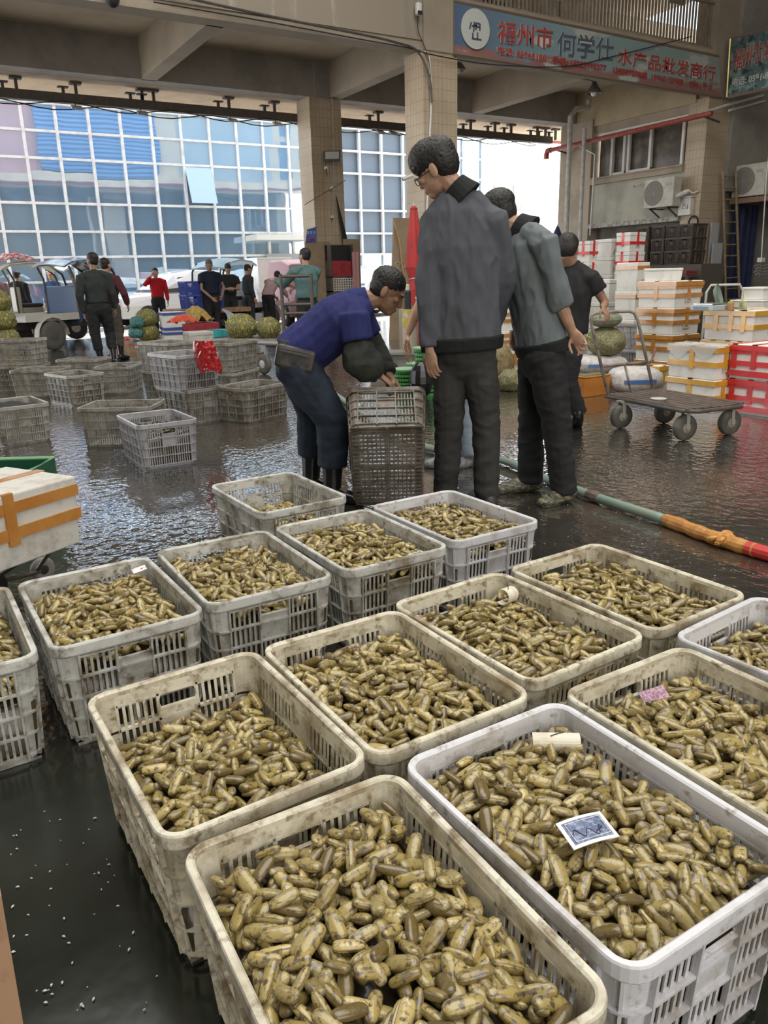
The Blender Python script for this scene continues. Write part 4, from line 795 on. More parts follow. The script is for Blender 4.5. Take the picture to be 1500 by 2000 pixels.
stand('woman in a bright red top holding a phone to her ear', 316, 654, 1.62, 165, C_red, C_black, C_shoe, hair='long', skin=M_skin, thick=.92, legk=.95, over=dict(elR=(.30, .10, 1.28), wrR=(.12, .10, 1.50), hdR=(.08, .08, 1.60)))
stand('man in a black shirt looking down at a phone beside a vehicle', 455, 652, 1.66, 160, C_black, C_dgrey, C_shoe, pitch=-35, sleeve='short', over=dict(elR=(.24, .06, 1.10), wrR=(.08, .28, 1.12), elL=(-.24, .06, 1.1), wrL=(-.06, .28, 1.12)))
stand('man in a dark suit jacket standing near the pink shirted woman', 492, 648, 1.64, 60, C_suit, C_suit, C_shoe, pitch=-20, thick=1.02)
stand('woman in a pale pink shirt bending forward with her back to us', 528, 648, 1.62, 25, C_pink, C_black, C_shoe, hair='bun', over=dict(head=(.12, .34, 1.43), neck=(.06, .22, 1.33), shL=(-.14, .20, 1.30), shR=(.22, .18, 1.28), elR=(.30, .34, 1.05), wrR=(.30, .50, .88), elL=(-.16, .36, 1.06), wrL=(-.1, .5, .9), pel=(0, -.02, .96)), pitch=-30)
stand('man in a teal grey shirt gripping the handle of a trolley', 606, 702, 1.72, -30, C_teal, C_dgrey, C_shoe, look=-20, over=dict(elL=(-.30, .22, 1.18), wrL=(-.34, .44, 1.26), hdL=(-.36, .50, 1.27), elR=(.2, .25, 1.1), wrR=(.0, .42, 1.15)), thick=1.05)
stand('man with a striped cap seen through the tricycle windows', 117, 655, 1.62, 185, cloth('blue_work_jacket', (.05, .10, .2)), C_black, C_shoe, cap=mat('orange_cap', (.55, .25, .15), .7))
# ================================================================ THINGS ON AND BY THE NEAR CRATES
def text_mesh(body, size, ext=.002, bold=.0, sx=1.0):
    cu = bpy.data.curves.new('t', 'FONT'); cu.body = body; cu.size = size; cu.extrude = ext; cu.offset = bold; cu.align_x = 'LEFT'; o = bpy.data.objects.new('t', cu); COL.objects.link(o)
    dg = bpy.context.evaluated_depsgraph_get(); dg.update(); me = bpy.data.meshes.new_from_object(o.evaluated_get(dg)); bpy.data.objects.remove(o); me.transform(Matrix.Scale(sx, 4, (1, 0, 0))); return me
def text_part(name, body, size, m, parent, M, ext=.002, bold=0, sx=1.0):
    me = text_mesh(body, size, ext, bold, sx); me.transform(M); me.transform(Matrix.Translation(-parent.location)); me.name = name; me.materials.clear(); me.materials.append(m); o = bpy.data.objects.new(name, me); COL.objects.link(o); o.parent = parent; return o
M_paper = mat('off_white_paper', (.74, .70, .58), .7, c2=(.62, .55, .42), sc_=30)
M_ink = mat('dark_ink', (.03, .03, .05), .6)
# playing card
cp = on_z(1147, 1621, .336); ca = R_(31-12)
card = thing('playing_card', 'blue backed playing card with white border and scrawled mark, lying on the clams', 'playing card', cp); Mc = Matrix.Translation(cp) @ Matrix.Rotation(R_(-14), 4, 'Z') @ Matrix.Rotation(R_(5), 4, 'X') @ Matrix.Rotation(R_(-3), 4, 'Y')
def cardpart(nm, mb, m): mb.v = [tuple(Mc @ Vector(q)) for q in mb.v]; return mb.build(nm, m, card, world=True)
cardpart('card_face', MB().sheet([[(-.044+.0088*i, -.031+.0062*j, .003*math.sin(i*.35)) for j in range(11)] for i in range(11)], .0012), mat('card_white', (.80, .80, .80), .4))
cardpart('printed_back', MB().sheet([[(-.037+.0074*i, -.024+.0048*j, .0012+.003*math.sin((.8+i*.84)*.35)) for j in range(11)] for i in range(11)], .0008), mat('card_blue_print', (.10, .13, .25), .45, c2=(.26, .31, .43), sc_=130, thr=(.50, .56), detail=3))
bd = MB()
for a, b in (((-.033, -.020), (.033, -.020)), ((.033, -.020), (.033, .020)), ((.033, .020), (-.033, .020)), ((-.033, .020), (-.033, -.020))): bd.tube([(a[0], a[1], .0042), (b[0], b[1], .0042)], .0006, 5)
cardpart('border_line', bd, mat('card_white', (.8, .8, .8)))
sc1 = [(-.030+.0042*i, -.004+.009*math.sin(i*1.1)-.0006*i, .0045) for i in range(12)]+[(.022, .002, .0045), (.026, -.004, .0045), (.010, -.012, .0045)]
cardpart('scrawl', MB().tube(sc1, .0009, 5), M_ink)
def roll(nm, u, v, z, ang, label, w=.075, r=.022, arc_=4.2, ink=True, tilt=0, brown=False):
    c = on_z(u, v, z); root = thing(nm, label, 'paper', c); M = Matrix.Translation(c) @ Matrix.Rotation(R_(ang), 4, 'Z') @ Matrix.Rotation(R_(tilt), 4, 'Y')
    g = [[M @ Vector((-w/2+w*i/8, r*math.cos(t*arc_/14+1.2), r*math.sin(t*arc_/14+1.2)*1.0)) for t in range(15)] for i in range(9)]
    MB().sheet(g, .0015).build('paper_sheet', M_paper, root, world=True)
    if ink: MB().tube([M @ Vector((-.012+.004*i, r*math.cos(1.9-.1*i)-.001, r*math.sin(1.9-.1*i)+.0015)) for i in range(8)], .0012, 5).build('scribble', M_ink, root, world=True)
    return root
roll('rolled_slip', 1085, 1450, .300, -35, 'curled cream paper slip with a brown inside stuck at the back of the card crate', w=.10, r=.020)
roll('rolled_slip', 990, 1163, .305, 20, 'curled white paper slip with a handwritten mark standing in the far corner of a crate', w=.06, r=.024, tilt=8)
cs = on_z(1278, 1357, .315); pr = thing('card_scrap', 'torn purple patterned scrap of card on the clams', 'card scrap', cs)
Mp = Matrix.Translation(cs) @ Matrix.Rotation(R_(-12), 4, 'Z') @ Matrix.Rotation(R_(30), 4, 'X'); MB().sheet([[Mp @ Vector((-.036+.0072*i, -.013+.0052*j*(1+.03*i), .002*math.sin(i*.6))) for j in range(6)] for i in range(11)], .0014).build('scrap', mat('purple_card_print', (.26, .13, .20), .5, c2=(.45, .30, .36), sc_=160, thr=(.5, .55), detail=1), pr, world=True)
sl_ = on_z(815, 1082, .312); q = thing('printed_slip', 'small white printed slip with a dark picture by the crate rim', 'slip', sl_); MB().box(sl_, (.06, .035, .002), Matrix.Rotation(R_(5), 3, 'Z')).build('slip', mat('card_white', (.8, .8, .8)), q, world=True); MB().box(sl_+Vector((0, 0, .0016)), (.045, .024, .001), Matrix.Rotation(R_(5), 3, 'Z')).build('picture', mat('grey_print', (.12, .12, .12), .5, c2=(.4, .4, .38), sc_=90), q, world=True)
c = on_z(272, 1112, .30); solid('paper_scrap', MB().box(c, (.05, .02, .002), Matrix.Rotation(R_(35), 3, 'X') @ Matrix.Rotation(R_(10), 3, 'Z')), mat('red_white_scrap', (.8, .78, .76), .5, c2=(.6, .05, .06), sc_=60, thr=(.55, .58)), 'small white scrap with red print in the back corner of the grey crate', 'scrap', origin=c)
# the crate stood on end, its ribbed bottom towards us
tc_ = bgcrate(0, 0, 0, crate_mat('mud_stained_crate_plastic', (.20, .175, .145), (.10, .08, .055), (.45, .62)), 'muddy crate standing on its end, bottom towards us, held by the bending man'); del tc_['group']
b0 = P(757, 900, 4.22); xa = (RT+FW*.0).normalized(); tilt_ = R_(10)
Z_ = (-FW*math.cos(tilt_)*1.0 - UP*math.sin(tilt_)).normalized()*-1; Ydir = (UP*math.cos(tilt_)-FW*math.sin(tilt_)*-1).normalized()
Zd = FW*math.cos(R_(25))+UP*math.sin(R_(25)); Zd = Zd.normalized(); Xd = RT.copy(); Yd = Zd.cross(Xd).normalized()
if Yd.z < 0: Yd = -Yd
Xd = Yd.cross(Zd).normalized(); R3 = Matrix((Xd, Yd, Zd)).transposed(); cen = P(757, 900, 4.02); cen.z = .282; tc_.matrix_world = Matrix.Translation(cen) @ R3.to_4x4()
# styrofoam box on its little trolley at the left
M_foam = mat('styrofoam', (.80, .79, .75), .75, c2=(.66, .64, .58), sc_=9, thr=(.5, .75), bump=.1, bsc=120)
M_foamd = mat('dirty_styrofoam', (.62, .60, .55), .75, c2=(.40, .36, .29), sc_=10, thr=(.5, .7), bump=.15, bsc=110)
M_tape = mat('orange_brown_tape', (.50, .23, .055), .22, c2=(.42, .17, .035), sc_=6, coat=.4)
M_tapey = mat('yellow_tape', (.66, .36, .04), .22, c2=(.58, .28, .03), sc_=6, coat=.4)
M_taper = mat('red_tape', (.66, .025, .03), .25, c2=(.52, .02, .025), sc_=5, coat=.4)
def foam_box(x0, y0, w, l, h, z=0.0, rz=0, m=None, tape=None, pattern=('lid', 'mid', 'v'), label='', group=None, lid=.06, vx=(.5,), grip=True):
    """box with nearest corner (x0, y0); w along X, l along Y"""
    m = m or M_foam; root = thing('styrofoam_box', label, 'box', (x0, y0, z), R_(rz), group)
    b = MB(); t = .008; z1 = h-lid; b.hexa([(t, t, 0), (w-t, t, 0), (w-t, l-t, 0), (t, l-t, 0), (0, 0, z1), (w, 0, z1), (w, l, z1), (0, l, z1)]); b.build('box_body', m, root, bevel=.006)
    MB().bx(-.004, w+.004, -.004, l+.004, z1+.002, h).build('lid', m, root, bevel=.008)
    if grip: MB().bx(w*.38, w*.62, -.0055, .006, h*.22, h*.42).build('grip_recess', mat('foam_recess_shade', (.50, .49, .46), .8), root)  # surface patch; the grip hollow's shade is put into its darker colour
    e = .0065
    if tape:
        def band(za, zb): o = -.004-e*.4 if za > z1-.02 else 0; MB().bx(-e+o, w+e-o, -e+o, l+e-o, za, zb).build('tape', tape, root)
        if 'lid' in pattern: band(z1-.022, z1+.022)
        if 'mid' in pattern: band(h*.38, h*.38+.045)
        if 'top' in pattern: band(h-.052, h-.006)
        if 'low' in pattern: band(h*.08, h*.08+.05)
        if 'v' in pattern:
            for q in vx:
                MB().bx(-e-.003, .01, l*q-.024, l*q+.024, h*.3, h+.003).bx(-e-.003, w+e+.003, l*q-.024, l*q+.024, h-.004, h+.003).build('tape', tape, root)
            MB().bx(w*.5-.022, w*.5+.022, -e-.003, .01, h*.3, h+.003).build('tape', tape, root)
    return root
c0 = on_z(163, 1059, .235)
tbx = foam_box(0, 0, .62, .42, .285, z=.235, rz=0, m=M_foamd, tape=M_tape, label='grimy white styrofoam box with orange brown tape, on a small trolley at the left', pattern=('lid', 'mid', 'v'), lid=.055, grip=False, vx=(.5,))
# the box faces us with its long side: turn it so that its right front corner sits at the measured corner
pl = on_z(0, 1120, .235); ang = math.atan2(c0.y-pl.y, c0.x-pl.x); tbx.rotation_euler = (0, 0, ang); tbx.location = (c0.x-.62*math.cos(ang), c0.y-.62*math.sin(ang), .235)
tr = thing('luggage_trolley', 'small folding trolley with black wheels carrying the grimy styrofoam box', 'trolley', (tbx.location.x, tbx.location.y, 0), ang)
MB().tube([(.05, .08, .225), (.60, .08, .225), (.60, .34, .225), (.05, .34, .225)], .010, 8, closed=True).tube([(.3, .08, .225), (.3, .34, .225)], .008, 8).tube([(.05, .2, .225), (-.25, .1, .02)], .010, 8).tube([(.55, .1, .225), (.60, .30, .07)], .009, 8).tube([(.44, .1, .225), (.36, .32, .08)], .009, 8).tube([(.60, .28, .065), (.36, .34, .075)], .009, 8).build('frame', M_steel, tr)
def wheel(parent, c, ax, r, w=.03, tyre=None, hub=None, hubr=.5):
    c = Vector(c); ax = Vector(ax).normalized(); t = MB().lathe([(r*.62, -w/2), (r*.93, -w/2), (r, -w*.25), (r, w*.25), (r*.93, w/2), (r*.62, w/2)], (0, 0, 0), 24); M = ax.to_track_quat('Z', 'Y').to_matrix()
    t.v = [tuple(M @ Vector(q)+c) for q in t.v]; o = t.build('wheel', tyre or M_black, parent, smooth=True); h = MB().lathe([(r*hubr*.3, -w*.6), (r*.64, -w*.4), (r*.64, w*.4), (r*hubr*.3, w*.6)], n=16); h.v = [tuple(M @ Vector(q)+c) for q in h.v]; h.build('hub', hub or M_pipe, o); return o
wheel(tr, (.64, .32, .055), (.1, 1, 0), .055, .03, mat('grey_rubber', (.25, .24, .22), .6), M_black); wheel(tr, (.40, .34, .065), (.5, 1, 0), .065, .035); wheel(tr, (.03, .05, .09), (0, 1, 0), .09, .04, mat('maroon_wheel', (.10, .02, .02), .5))
k = P(12, 922, 3.95); tub = thing('green_fish_box', 'dark green plastic fish tub behind the taped styrofoam box', 'tub', (k.x, k.y, 0)); o_ = Vector((k.x, k.y, 0)); zz_ = k.z; c1_, c2_ = -RT*.50+FW*.16, RT*.12+FW*.16
M_gt = mat('dark_green_plastic', (.02, .10, .06), .4); MB().bar(c1_+UP*.012, c2_+UP*.012, .34, .02).bar(c1_-FW*.16+UP*zz_/2, c2_-FW*.16+UP*zz_/2, .012, zz_).bar(c1_+FW*.16+UP*zz_/2, c2_+FW*.16+UP*zz_/2, .012, zz_).bar(c1_-FW*.16+UP*zz_/2, c1_+FW*.16+UP*zz_/2, .012, zz_).bar(c2_-FW*.16+UP*zz_/2, c2_+FW*.16+UP*zz_/2, .012, zz_).build('tub_body', M_gt, tub)
MB().tube([c1_-FW*.16+UP*zz_, c2_-FW*.16+UP*zz_, c2_+FW*.16+UP*zz_, c1_+FW*.16+UP*zz_], .011, 6, closed=True).build('rim', mat('pale_green_plastic', (.28, .55, .30), .4), tub)
g0 = on_z(0, 1990, .0); g1 = on_z(12, 1740, .42)
bb = MB(); a = P(18, 1960, .80); b = P(-4, 1740, .86); bb.hexa([a+RT*-.03+FW*-.0-UP*.02, a-UP*.02, a+FW*.02-UP*.02, a+FW*.02-RT*.03-UP*.02, b-RT*.03, b, b+FW*.02, b+FW*.02-RT*.03])
a0 = a.copy(); bb = MB().bar((a.x-.012, a.y, 0.0), (b.x-.012, b.y, b.z), .03, .03); solid('wooden_batten', bb, mat('raw_wood', (.36, .22, .13), .7, c2=(.25, .14, .08), sc_=12), 'rough brown wooden batten at the bottom left edge of the picture', 'batten', origin=(a.x, a.y, 0))
# shell fragments on the floor
fm = MB(); rr_ = random.Random(4)
for q in range(380):
    if q < 90: c = on_z(rr_.uniform(10, 380), rr_.uniform(1560, 1990), .003)
    else: c = on_z(rr_.uniform(700, 1490), rr_.uniform(880, 1130), .003)
    if -.0 < c.x < 2.1 and c.y < 2.7 and q >= 90: continue
    if c.x > .2 and c.y < 1.8 and q < 90: continue
    a = rr_.uniform(0, PI); s = rr_.uniform(.0008, .0026); fm.prism([c+Vector((s*2*math.cos(a), s*2*math.sin(a), 0)), c+Vector((-s*math.sin(a), s*math.cos(a), .001)), c-Vector((s*2*math.cos(a), s*2*math.sin(a), 0)), c+Vector((s*math.sin(a), -s*math.cos(a), .001))], (0, 0, .0015))
solid('shell_fragments', fm, mat('shell_fragment', (.55, .53, .47), .4), 'tiny pale shell fragments scattered on the wet floor', 'shell fragments'); bpy.data.objects['shell_fragments']['kind'] = 'stuff'
# hose
hp = [on_z(u, v, .034) for u, v in ((655, 770), (700, 802), (770, 850), (860, 880), (975, 897), (1040, 925), (1120, 955), (1200, 983), (1300, 1015), (1380, 1045), (1460, 1070), (1560, 1098))]
def spl(pts, n=6):
    out = []; P_ = [pts[0]]+pts+[pts[-1]]
    for i in range(1, len(P_)-2):
        for k in range(n):
            t = k/n; a, b, c, d = P_[i-1], P_[i], P_[i+1], P_[i+2]; out.append(.5*((2*b)+(c-a)*t+(2*a-5*b+4*c-d)*t*t+(3*b-a-3*c+d)*t**3))
    return out+[pts[-1]]
S_ = spl(hp); hr = thing('water_hose', 'pale green water hose lying across the wet floor, patched orange and red at the right', 'hose', hp[6]); nS = len(S_)
MB().tube(S_[:49], .026, 12).build('green_hose', mat('pale_green_hose', (.22, .33, .28), .4, c2=(.30, .30, .22), sc_=9), hr, world=True, smooth=True)
lo = [p+Vector((random.uniform(-.003, .003), random.uniform(-.003, .003), 0)) for p in S_[48:62]]; MB().tube(lo, [.031+.003*(i % 3) for i in range(len(lo))], 12).build('orange_wrap', mat('orange_tape_wrap', (.55, .26, .06), .45, c2=(.40, .17, .04), sc_=14), hr, world=True)
MB().tube(S_[60:], .033, 12).build('red_wrap', mat('red_wrap', (.55, .04, .03), .4), hr, world=True)
kq = S_[56]; ks = MB(); kr = random.Random(2)
for q in range(9): a = kr.uniform(0, 6.28); ks.ell(kq+Vector((.035*math.cos(a), .035*math.sin(a), .005+kr.uniform(-.01, .02))), (.035, .022, .015), (Vector((math.cos(a), math.sin(a), 0)), Vector((-math.sin(a), math.cos(a), .4)), UP), 7, 5)
ks.build('tape_knot', mat('orange_tape_wrap', (.55, .26, .06)), hr, world=True)
kq = S_[39]; ks = MB().tube([kq-(S_[40]-kq)*.8, kq, kq+(S_[40]-kq)*.9], [.030, .036, .030], 9); ks.build('cloth_binding', mat('brown_binding', (.16, .12, .09), .7), hr, world=True)
# ================================================================ FLAT CART
dk = [on_z(u, v, .25) for u, v in ((1184, 772), (1290, 760), (1458, 789), (1355, 803))]; cc = (dk[0]+dk[1]+dk[2]+dk[3])/4; lx = ((dk[2]+dk[3])-(dk[0]+dk[1])).normalized(); wx = Vector((-lx.y, lx.x, 0)); Lc = (((dk[2]+dk[3])-(dk[0]+dk[1]))/2).length; Wc = ((dk[0]-dk[1]).length+(dk[2]-dk[3]).length)/2
ct = thing('platform_cart', 'flat cart with worn slatted wooden deck, grey tube handle and four rubber wheels', 'cart', (cc.x, cc.y, 0)); ca_ = Vector((cc.x, cc.y, 0))
def cp_(a, b, z): return lx*a+wx*b+UP*z
M_deck = mat('worn_deck_wood', (.13, .10, .085), .45, c2=(.07, .055, .05), sc_=10, c3=(.2, .17, .14), sc3=30)
dm = MB(); ns = 8
for i in range(ns): b = -Wc/2+Wc*(i+.5)/ns; dm.bar(cp_(-Lc/2, b, .25), cp_(Lc/2-.03*abs(i-3.5)*.4, b, .25), Wc/ns-.012, .018)
dm.build('deck', M_deck, ct); MB().tube([cp_(-Lc/2, -Wc/2, .238), cp_(Lc/2-.08, -Wc/2, .238), cp_(Lc/2, -Wc/2+.08, .238), cp_(Lc/2, Wc/2-.08, .238), cp_(Lc/2-.08, Wc/2, .238), cp_(-Lc/2, Wc/2, .238)], .016, 10, closed=True).bar(cp_(-Lc*.3, -Wc/2, .225), cp_(-Lc*.3, Wc/2, .225), .04, .02).bar(cp_(Lc*.3, -Wc/2, .225), cp_(Lc*.3, Wc/2, .225), .04, .02).build('deck_frame', M_steel, ct)
M_tyre = mat('worn_tyre', (.09, .085, .075), .65, c2=(.15, .13, .11), sc_=14)
for u, v in ((1212, 836), (1297, 826), (1335, 860), (1422, 849)):
    p = on_z(u, v, 0)-ca_; wl = wheel(ct, (p.x, p.y, .100), FW*.93-RT*.35, .100, .055, M_tyre, mat('yellowish_hub', (.30, .27, .2), .6)); ax = (FW*.93-RT*.35).normalized(); fk = MB()
    for s in (-1, 1): fk.bar(Vector((p.x, p.y, .09))+ax*s*.036, Vector((p.x, p.y, .225))+ax*s*.03, .03, .005, up=ax)
    fk.box((p.x, p.y, .225), (.07, .07, .012)); fk.cyl(Vector((p.x, p.y, .098))-ax*.042, Vector((p.x, p.y, .098))+ax*.042, .012, 10); fk.build('castor_fork', mat('galvanised', (.45, .44, .38), .45, metal=.3), wl)
hA, hB = on_z(1188, 772, .25)-ca_, on_z(1276, 762, .25)-ca_; back = -lx; up_ = UP*.62+back*.13
tA = P(1150, 612, (hA+ca_).dot(FW)+.02)-ca_; up_ = tA-hA
MB().tube([hA, hA+up_*.88, hA+up_*.97+(hB-hA)*.04, hA+up_+(hB-hA)*.14, hB+up_-(hB-hA)*.14, hB+up_*.97-(hB-hA)*.04, hB+up_*.88, hB], .0135, 12).tube([hA+up_*.36, hB+up_*.36], .012, 10).tube([(hA+hB)/2, (hA+hB)/2+up_*.36], .010, 8).build('handle', mat('scuffed_tube', (.30, .28, .24), .5, c2=(.20, .11, .07), sc_=10), ct, smooth=True)
pd = on_z(1286, 779, .262); solid('paper_disc', MB().lathe([(.001, 0), (.062, 0), (.064, .004), (.001, .004)], (pd.x, pd.y, .262), 20), mat('grey_white_card', (.55, .54, .50), .7), 'round off-white paper disc lying on the cart deck', 'paper', origin=(pd.x, pd.y, .262))
# ================================================================ STYROFOAM BOXES ON THE RIGHT
def sbx(uL, uC, uR, vb, z0=0.0, d=None):
    c = on_z(uC, vb, z0) if d is None else P(uC, 600, d); xr = on_y(uR, vb, c.y).x; yl = on_x(uL, vb, c.x).y; return c.x, c.y, min(max(xr-c.x, .15), .9), min(max(yl-c.y, .2), .9)
def stack(n, geo, h, z0, labels, group, **kw):
    x, y, w_, l = geo
    for i in range(n): foam_box(x+random.uniform(-.008, .008), y+random.uniform(-.008, .008), w_, l, h-.003, z0+i*h, label=labels[min(i, len(labels)-1)], group=group, **kw)
G_T = 'tall stack of orange taped styrofoam boxes'
stack(4, sbx(1235, 1305, 1355, 757), .285, 0, ['bottom box of the tall stack of four orange taped styrofoam boxes', 'second box up in the tall stack of orange taped styrofoam boxes', 'third box up in the tall stack of orange taped styrofoam boxes', 'top box of the tall stack of four orange taped styrofoam boxes'], G_T, tape=M_tape, pattern=('lid', 'mid', 'v', 'top'))
g = sbx(1326, 1356, 1380, 742); stack(3, (g[0]+.02, g[1]+.1, g[2], g[3]), .285, 0, ['lowest box of the stack squeezed behind the tall taped stack', 'middle box squeezed behind the tall taped stack', 'top box squeezed behind the tall taped stack'], 'boxes behind the tall stack', tape=M_tape, pattern=('lid', 'mid'))
g = sbx(1235, 1305, 1355, 757); foam_box(g[0]-.0+.03, g[1]+.2, g[2]*.7, g[3]*.55, .135, 1.138, label='small plain white styrofoam box on top of the tall taped stack', lid=.03, grip=False)
G_W = 'stack of yellow taped boxes with a scale on top'
g3 = sbx(1361, 1455, 1530, 787); stack(3, g3, .29, 0, ['bottom box of the wide yellow taped stack under the scale', 'middle box of the wide yellow taped stack under the scale', 'wide white box with yellow orange tape carrying the scale'], G_W, tape=M_tapey, pattern=('mid', 'v', 'top'), vx=(.2, .45, .75))
G_F = 'pair of orange taped boxes behind the flat cart'
gf = sbx(1298, 1391, 1424, 808); stack(2, gf, .295, 0, ['lower white box with orange tape directly behind the flat cart', 'upper white box with orange tape and loose plastic film, behind the flat cart'], G_F, tape=M_tapey, pattern=('mid', 'v', 'top'), vx=(.5,))
cl = MB().sheet([[Vector((gf[0]-.02+(gf[2]+.04)*i/10, gf[1]-.02+(gf[3]+.04)*j/12, .597+.012*noise.noise(Vector((i*.9, j*.8, 3))))) for j in range(13)] for i in range(11)], .003); cl.sheet([[Vector((gf[0]-.018, gf[1]+gf[3]*j/12, .597-(.02+.10*abs(math.sin(j*.5)))*i/4)) for j in range(13)] for i in range(5)], .003)
solid('plastic_film', cl, mat('clear_film', (.75, .75, .72), .15, alpha=.35, ), 'crumpled clear plastic film draped over the upper taped box', 'plastic film', origin=(gf[0], gf[1], .59))
gr = sbx(1409, 1512, 1570, 818); G_R = 'two red taped boxes at the right edge'
foam_box(*gr, .31, 0, label='lower red taped styrofoam box at the right edge', group=G_R, tape=M_taper, pattern=('lid', 'mid', 'low', 'v', 'top'), vx=(.15, .5, .85))
foam_box(gr[0]-.02, gr[1], gr[2], gr[3]-.03, .30, .312, label='upper red taped styrofoam box with plastic film at the right edge', group=G_R, tape=M_taper, pattern=('lid', 'mid', 'low', 'v', 'top'), vx=(.1, .5, .9))
g = sbx(1250, 1284, 1301, 768); foam_box(*g, .285, 0, label='yellow taped box beside the tall stack with a scoop on it', tape=M_tapey, pattern=('mid', 'v', 'top'))
k = Vector((g[0]+.1, g[1]+.2, .29)); sp = thing('metal_scoop', 'dark scoop with upright handle on the yellow taped box', 'scoop', k); MB().tube([k+Vector((0, 0, .01)), k+Vector((.03, -.03, .17))], [.01, .014], 8).build('handle', mat('raw_wood', (.36, .22, .13)), sp, world=True); MB().box(k+Vector((-.08, .05, .012)), (.2, .16, .012)).build('blade', M_steel, sp, world=True)
# orange wrapped box with clams, sacks and net bag behind the cart
go = sbx(1113, 1141, 1191, 777); ob = foam_box(*go, .215, 0, label='box wrapped all over in orange tape on the floor behind the man in black', tape=mat('orange_wrap', (.50, .20, .04), .3, c2=(.42, .15, .03), sc_=5), pattern=(), lid=.02, grip=False, m=mat('orange_wrap', (.50, .20, .04)))
MB().bx(.03, go[2]-.03, .03, go[3]-.03, .214, .222).build('shells_inside', mat('drab_shells', (.13, .13, .07), .6, c2=(.25, .24, .15), sc_=70), ob)
def sack(c, sz, rz, label, m, group=None, band=None, top_rough=.03):
    c = Vector(c); root = thing('woven_sack', label, 'sack', (c.x, c.y, c.z-sz[2]/2), R_(rz), group); mb = MB(); n, q = 22, 12; vs = []
    for i in range(q+1):
        th = PI*i/q
        for j in range(n):
            ph = 2*PI*j/n; e = lambda x, p: math.copysign(abs(x)**p, x); x = sz[0]/2*e(math.sin(th), .6)*e(math.cos(ph), .55); y = sz[1]/2*e(math.sin(th), .6)*e(math.sin(ph), .55); z = sz[2]/2*e(math.cos(th), .9)
            f = 1+top_rough*noise.noise(Vector((x*9, y*9, z*12+c.x*7)))*3; vs.append((x*f, y*f, z*f+sz[2]/2))
    mb.add(vs, [(i*n+j, (i+1)*n+j, (i+1)*n+(j+1) % n, i*n+(j+1) % n) for i in range(q) for j in range(n)]); mb.build('sack_body', m, root, smooth=True)
    if band: MB().bx(-sz[0]*.3, sz[0]*.3, -sz[1]*.512, -sz[1]*.45, sz[2]*.42, sz[2]*.56).build('printed_band', band, root)
    return root
M_sack = mat('white_woven_sack', (.62, .60, .58), .6, c2=(.48, .44, .42), sc_=18, thr=(.45, .6), bump=.5, bsc=30)
k = P(1165, 742, 9.0); foam_box(k.x-.2, k.y-.15, .5, .55, .145, 0, label='white box under the upper woven sack', grip=False)
k = P(1168, 706, 8.85); sack((k.x+.02, k.y, .255), (.58, .42, .21), -31, 'crumpled white woven sack with a blue stripe, lying on a box behind the cart handle', M_sack, 'white woven sacks', mat('blue_print', (.08, .18, .45), .5))
k = P(1240, 732, 8.3); sack((k.x, k.y, .14), (.56, .40, .28), -31, 'full white woven sack on the floor behind the cart handle', M_sack, 'white woven sacks', mat('blue_print', (.08, .18, .45)))
M_net = mat('yellow_green_net', (.26, .235, .085), .6, c2=(.10, .095, .05), sc_=60, thr=(.42, .58), bump=.8, bsc=60, detail=4, c3=(.55, .52, .06), sc3=34, thr3=(.55, .62), stretch=(1, 1, .5))
M_nett = mat('teal_net', (.08, .26, .24), .6, c2=(.05, .12, .12), sc_=30, thr=(.45, .55), bump=.6, bsc=30)
M_neto = mat('olive_net', (.26, .25, .12), .6, c2=(.13, .12, .06), sc_=60, thr=(.45, .55), bump=.9, bsc=34, detail=2)
def netbag(c, r, label, m=None, group=None, flat=.85, cord=True):
    c = Vector(c); root = thing('net_bag', label, 'net bag', (c.x, c.y, c.z)); 
    if group: root['group'] = group
    mb = MB(); n, q = 46, 26; vs = []
    for i in range(q+1):
        th = PI*i/q
        for j in range(n):
            ph = 2*PI*j/n; v = Vector((math.sin(th)*math.cos(ph), math.sin(th)*math.sin(ph), math.cos(th))); f = 1+.10*noise.noise(v*2.2+c)+.045*noise.noise(v*9+c)+.03*noise.noise(v*19+c)-.05*max(0, abs(math.sin(ph*2.5+c.x))**8)*max(0, v.z); vs.append((v.x*r*f, v.y*r*f, (v.z*f+1)*r*flat if v.z > -.75 else .25*r*flat*(1+v.z)*0+r*flat*.22))
    mb.add(vs, [(i*n+j, (i+1)*n+j, (i+1)*n+(j+1) % n, i*n+(j+1) % n) for i in range(q) for j in range(n)])
    mb.v = [(x, y, z-r*flat*.22) for x, y, z in mb.v]; mb.build('net_body', m or M_net, root, smooth=True)
    if cord: MB().tube([(-FW*r*math.cos(t)*1.01*.8-RT*math.cos(t*1.0)*r*.5*1+RT*0)+UP*(r*flat*.78+r*flat*1.0*math.sin(t)) if False else (RT*(r*1.02*math.cos(t))-FW*(r*.55*math.sin(t)))+UP*(r*flat*.78+r*flat*.8*(t/PI-.5)*1.2) for t in [PI*i/12 for i in range(13)]], r*.022, 6).build('draw_cord', mat('yellow_cord', (.55, .52, .08), .6), root)
    return root
k = P(1182, 690, 8.85); netbag((k.x, k.y, .36), .215, 'olive net bag of clams behind the cart handle, on the upper sack', M_neto, flat=.8)
k2 = Vector((k.x-.02, k.y+.0, .70)); solid('folded_sack', MB().ell((k2.x, k2.y, .74), (.19, .17, .09), None, 18, 8), mat('olive_tarp', (.22, .23, .17), .6, c2=(.15, .16, .11), sc_=10, bump=.6, bsc=14), 'folded olive sack lying on top of the net bag behind the cart handle', 'sack', origin=(k2.x, k2.y, .7))
k = P(997, 720, 8.7); netbag((k.x, k.y, 0), .15, 'olive net bag on the wet floor between the two standing men', M_neto, flat=.9)
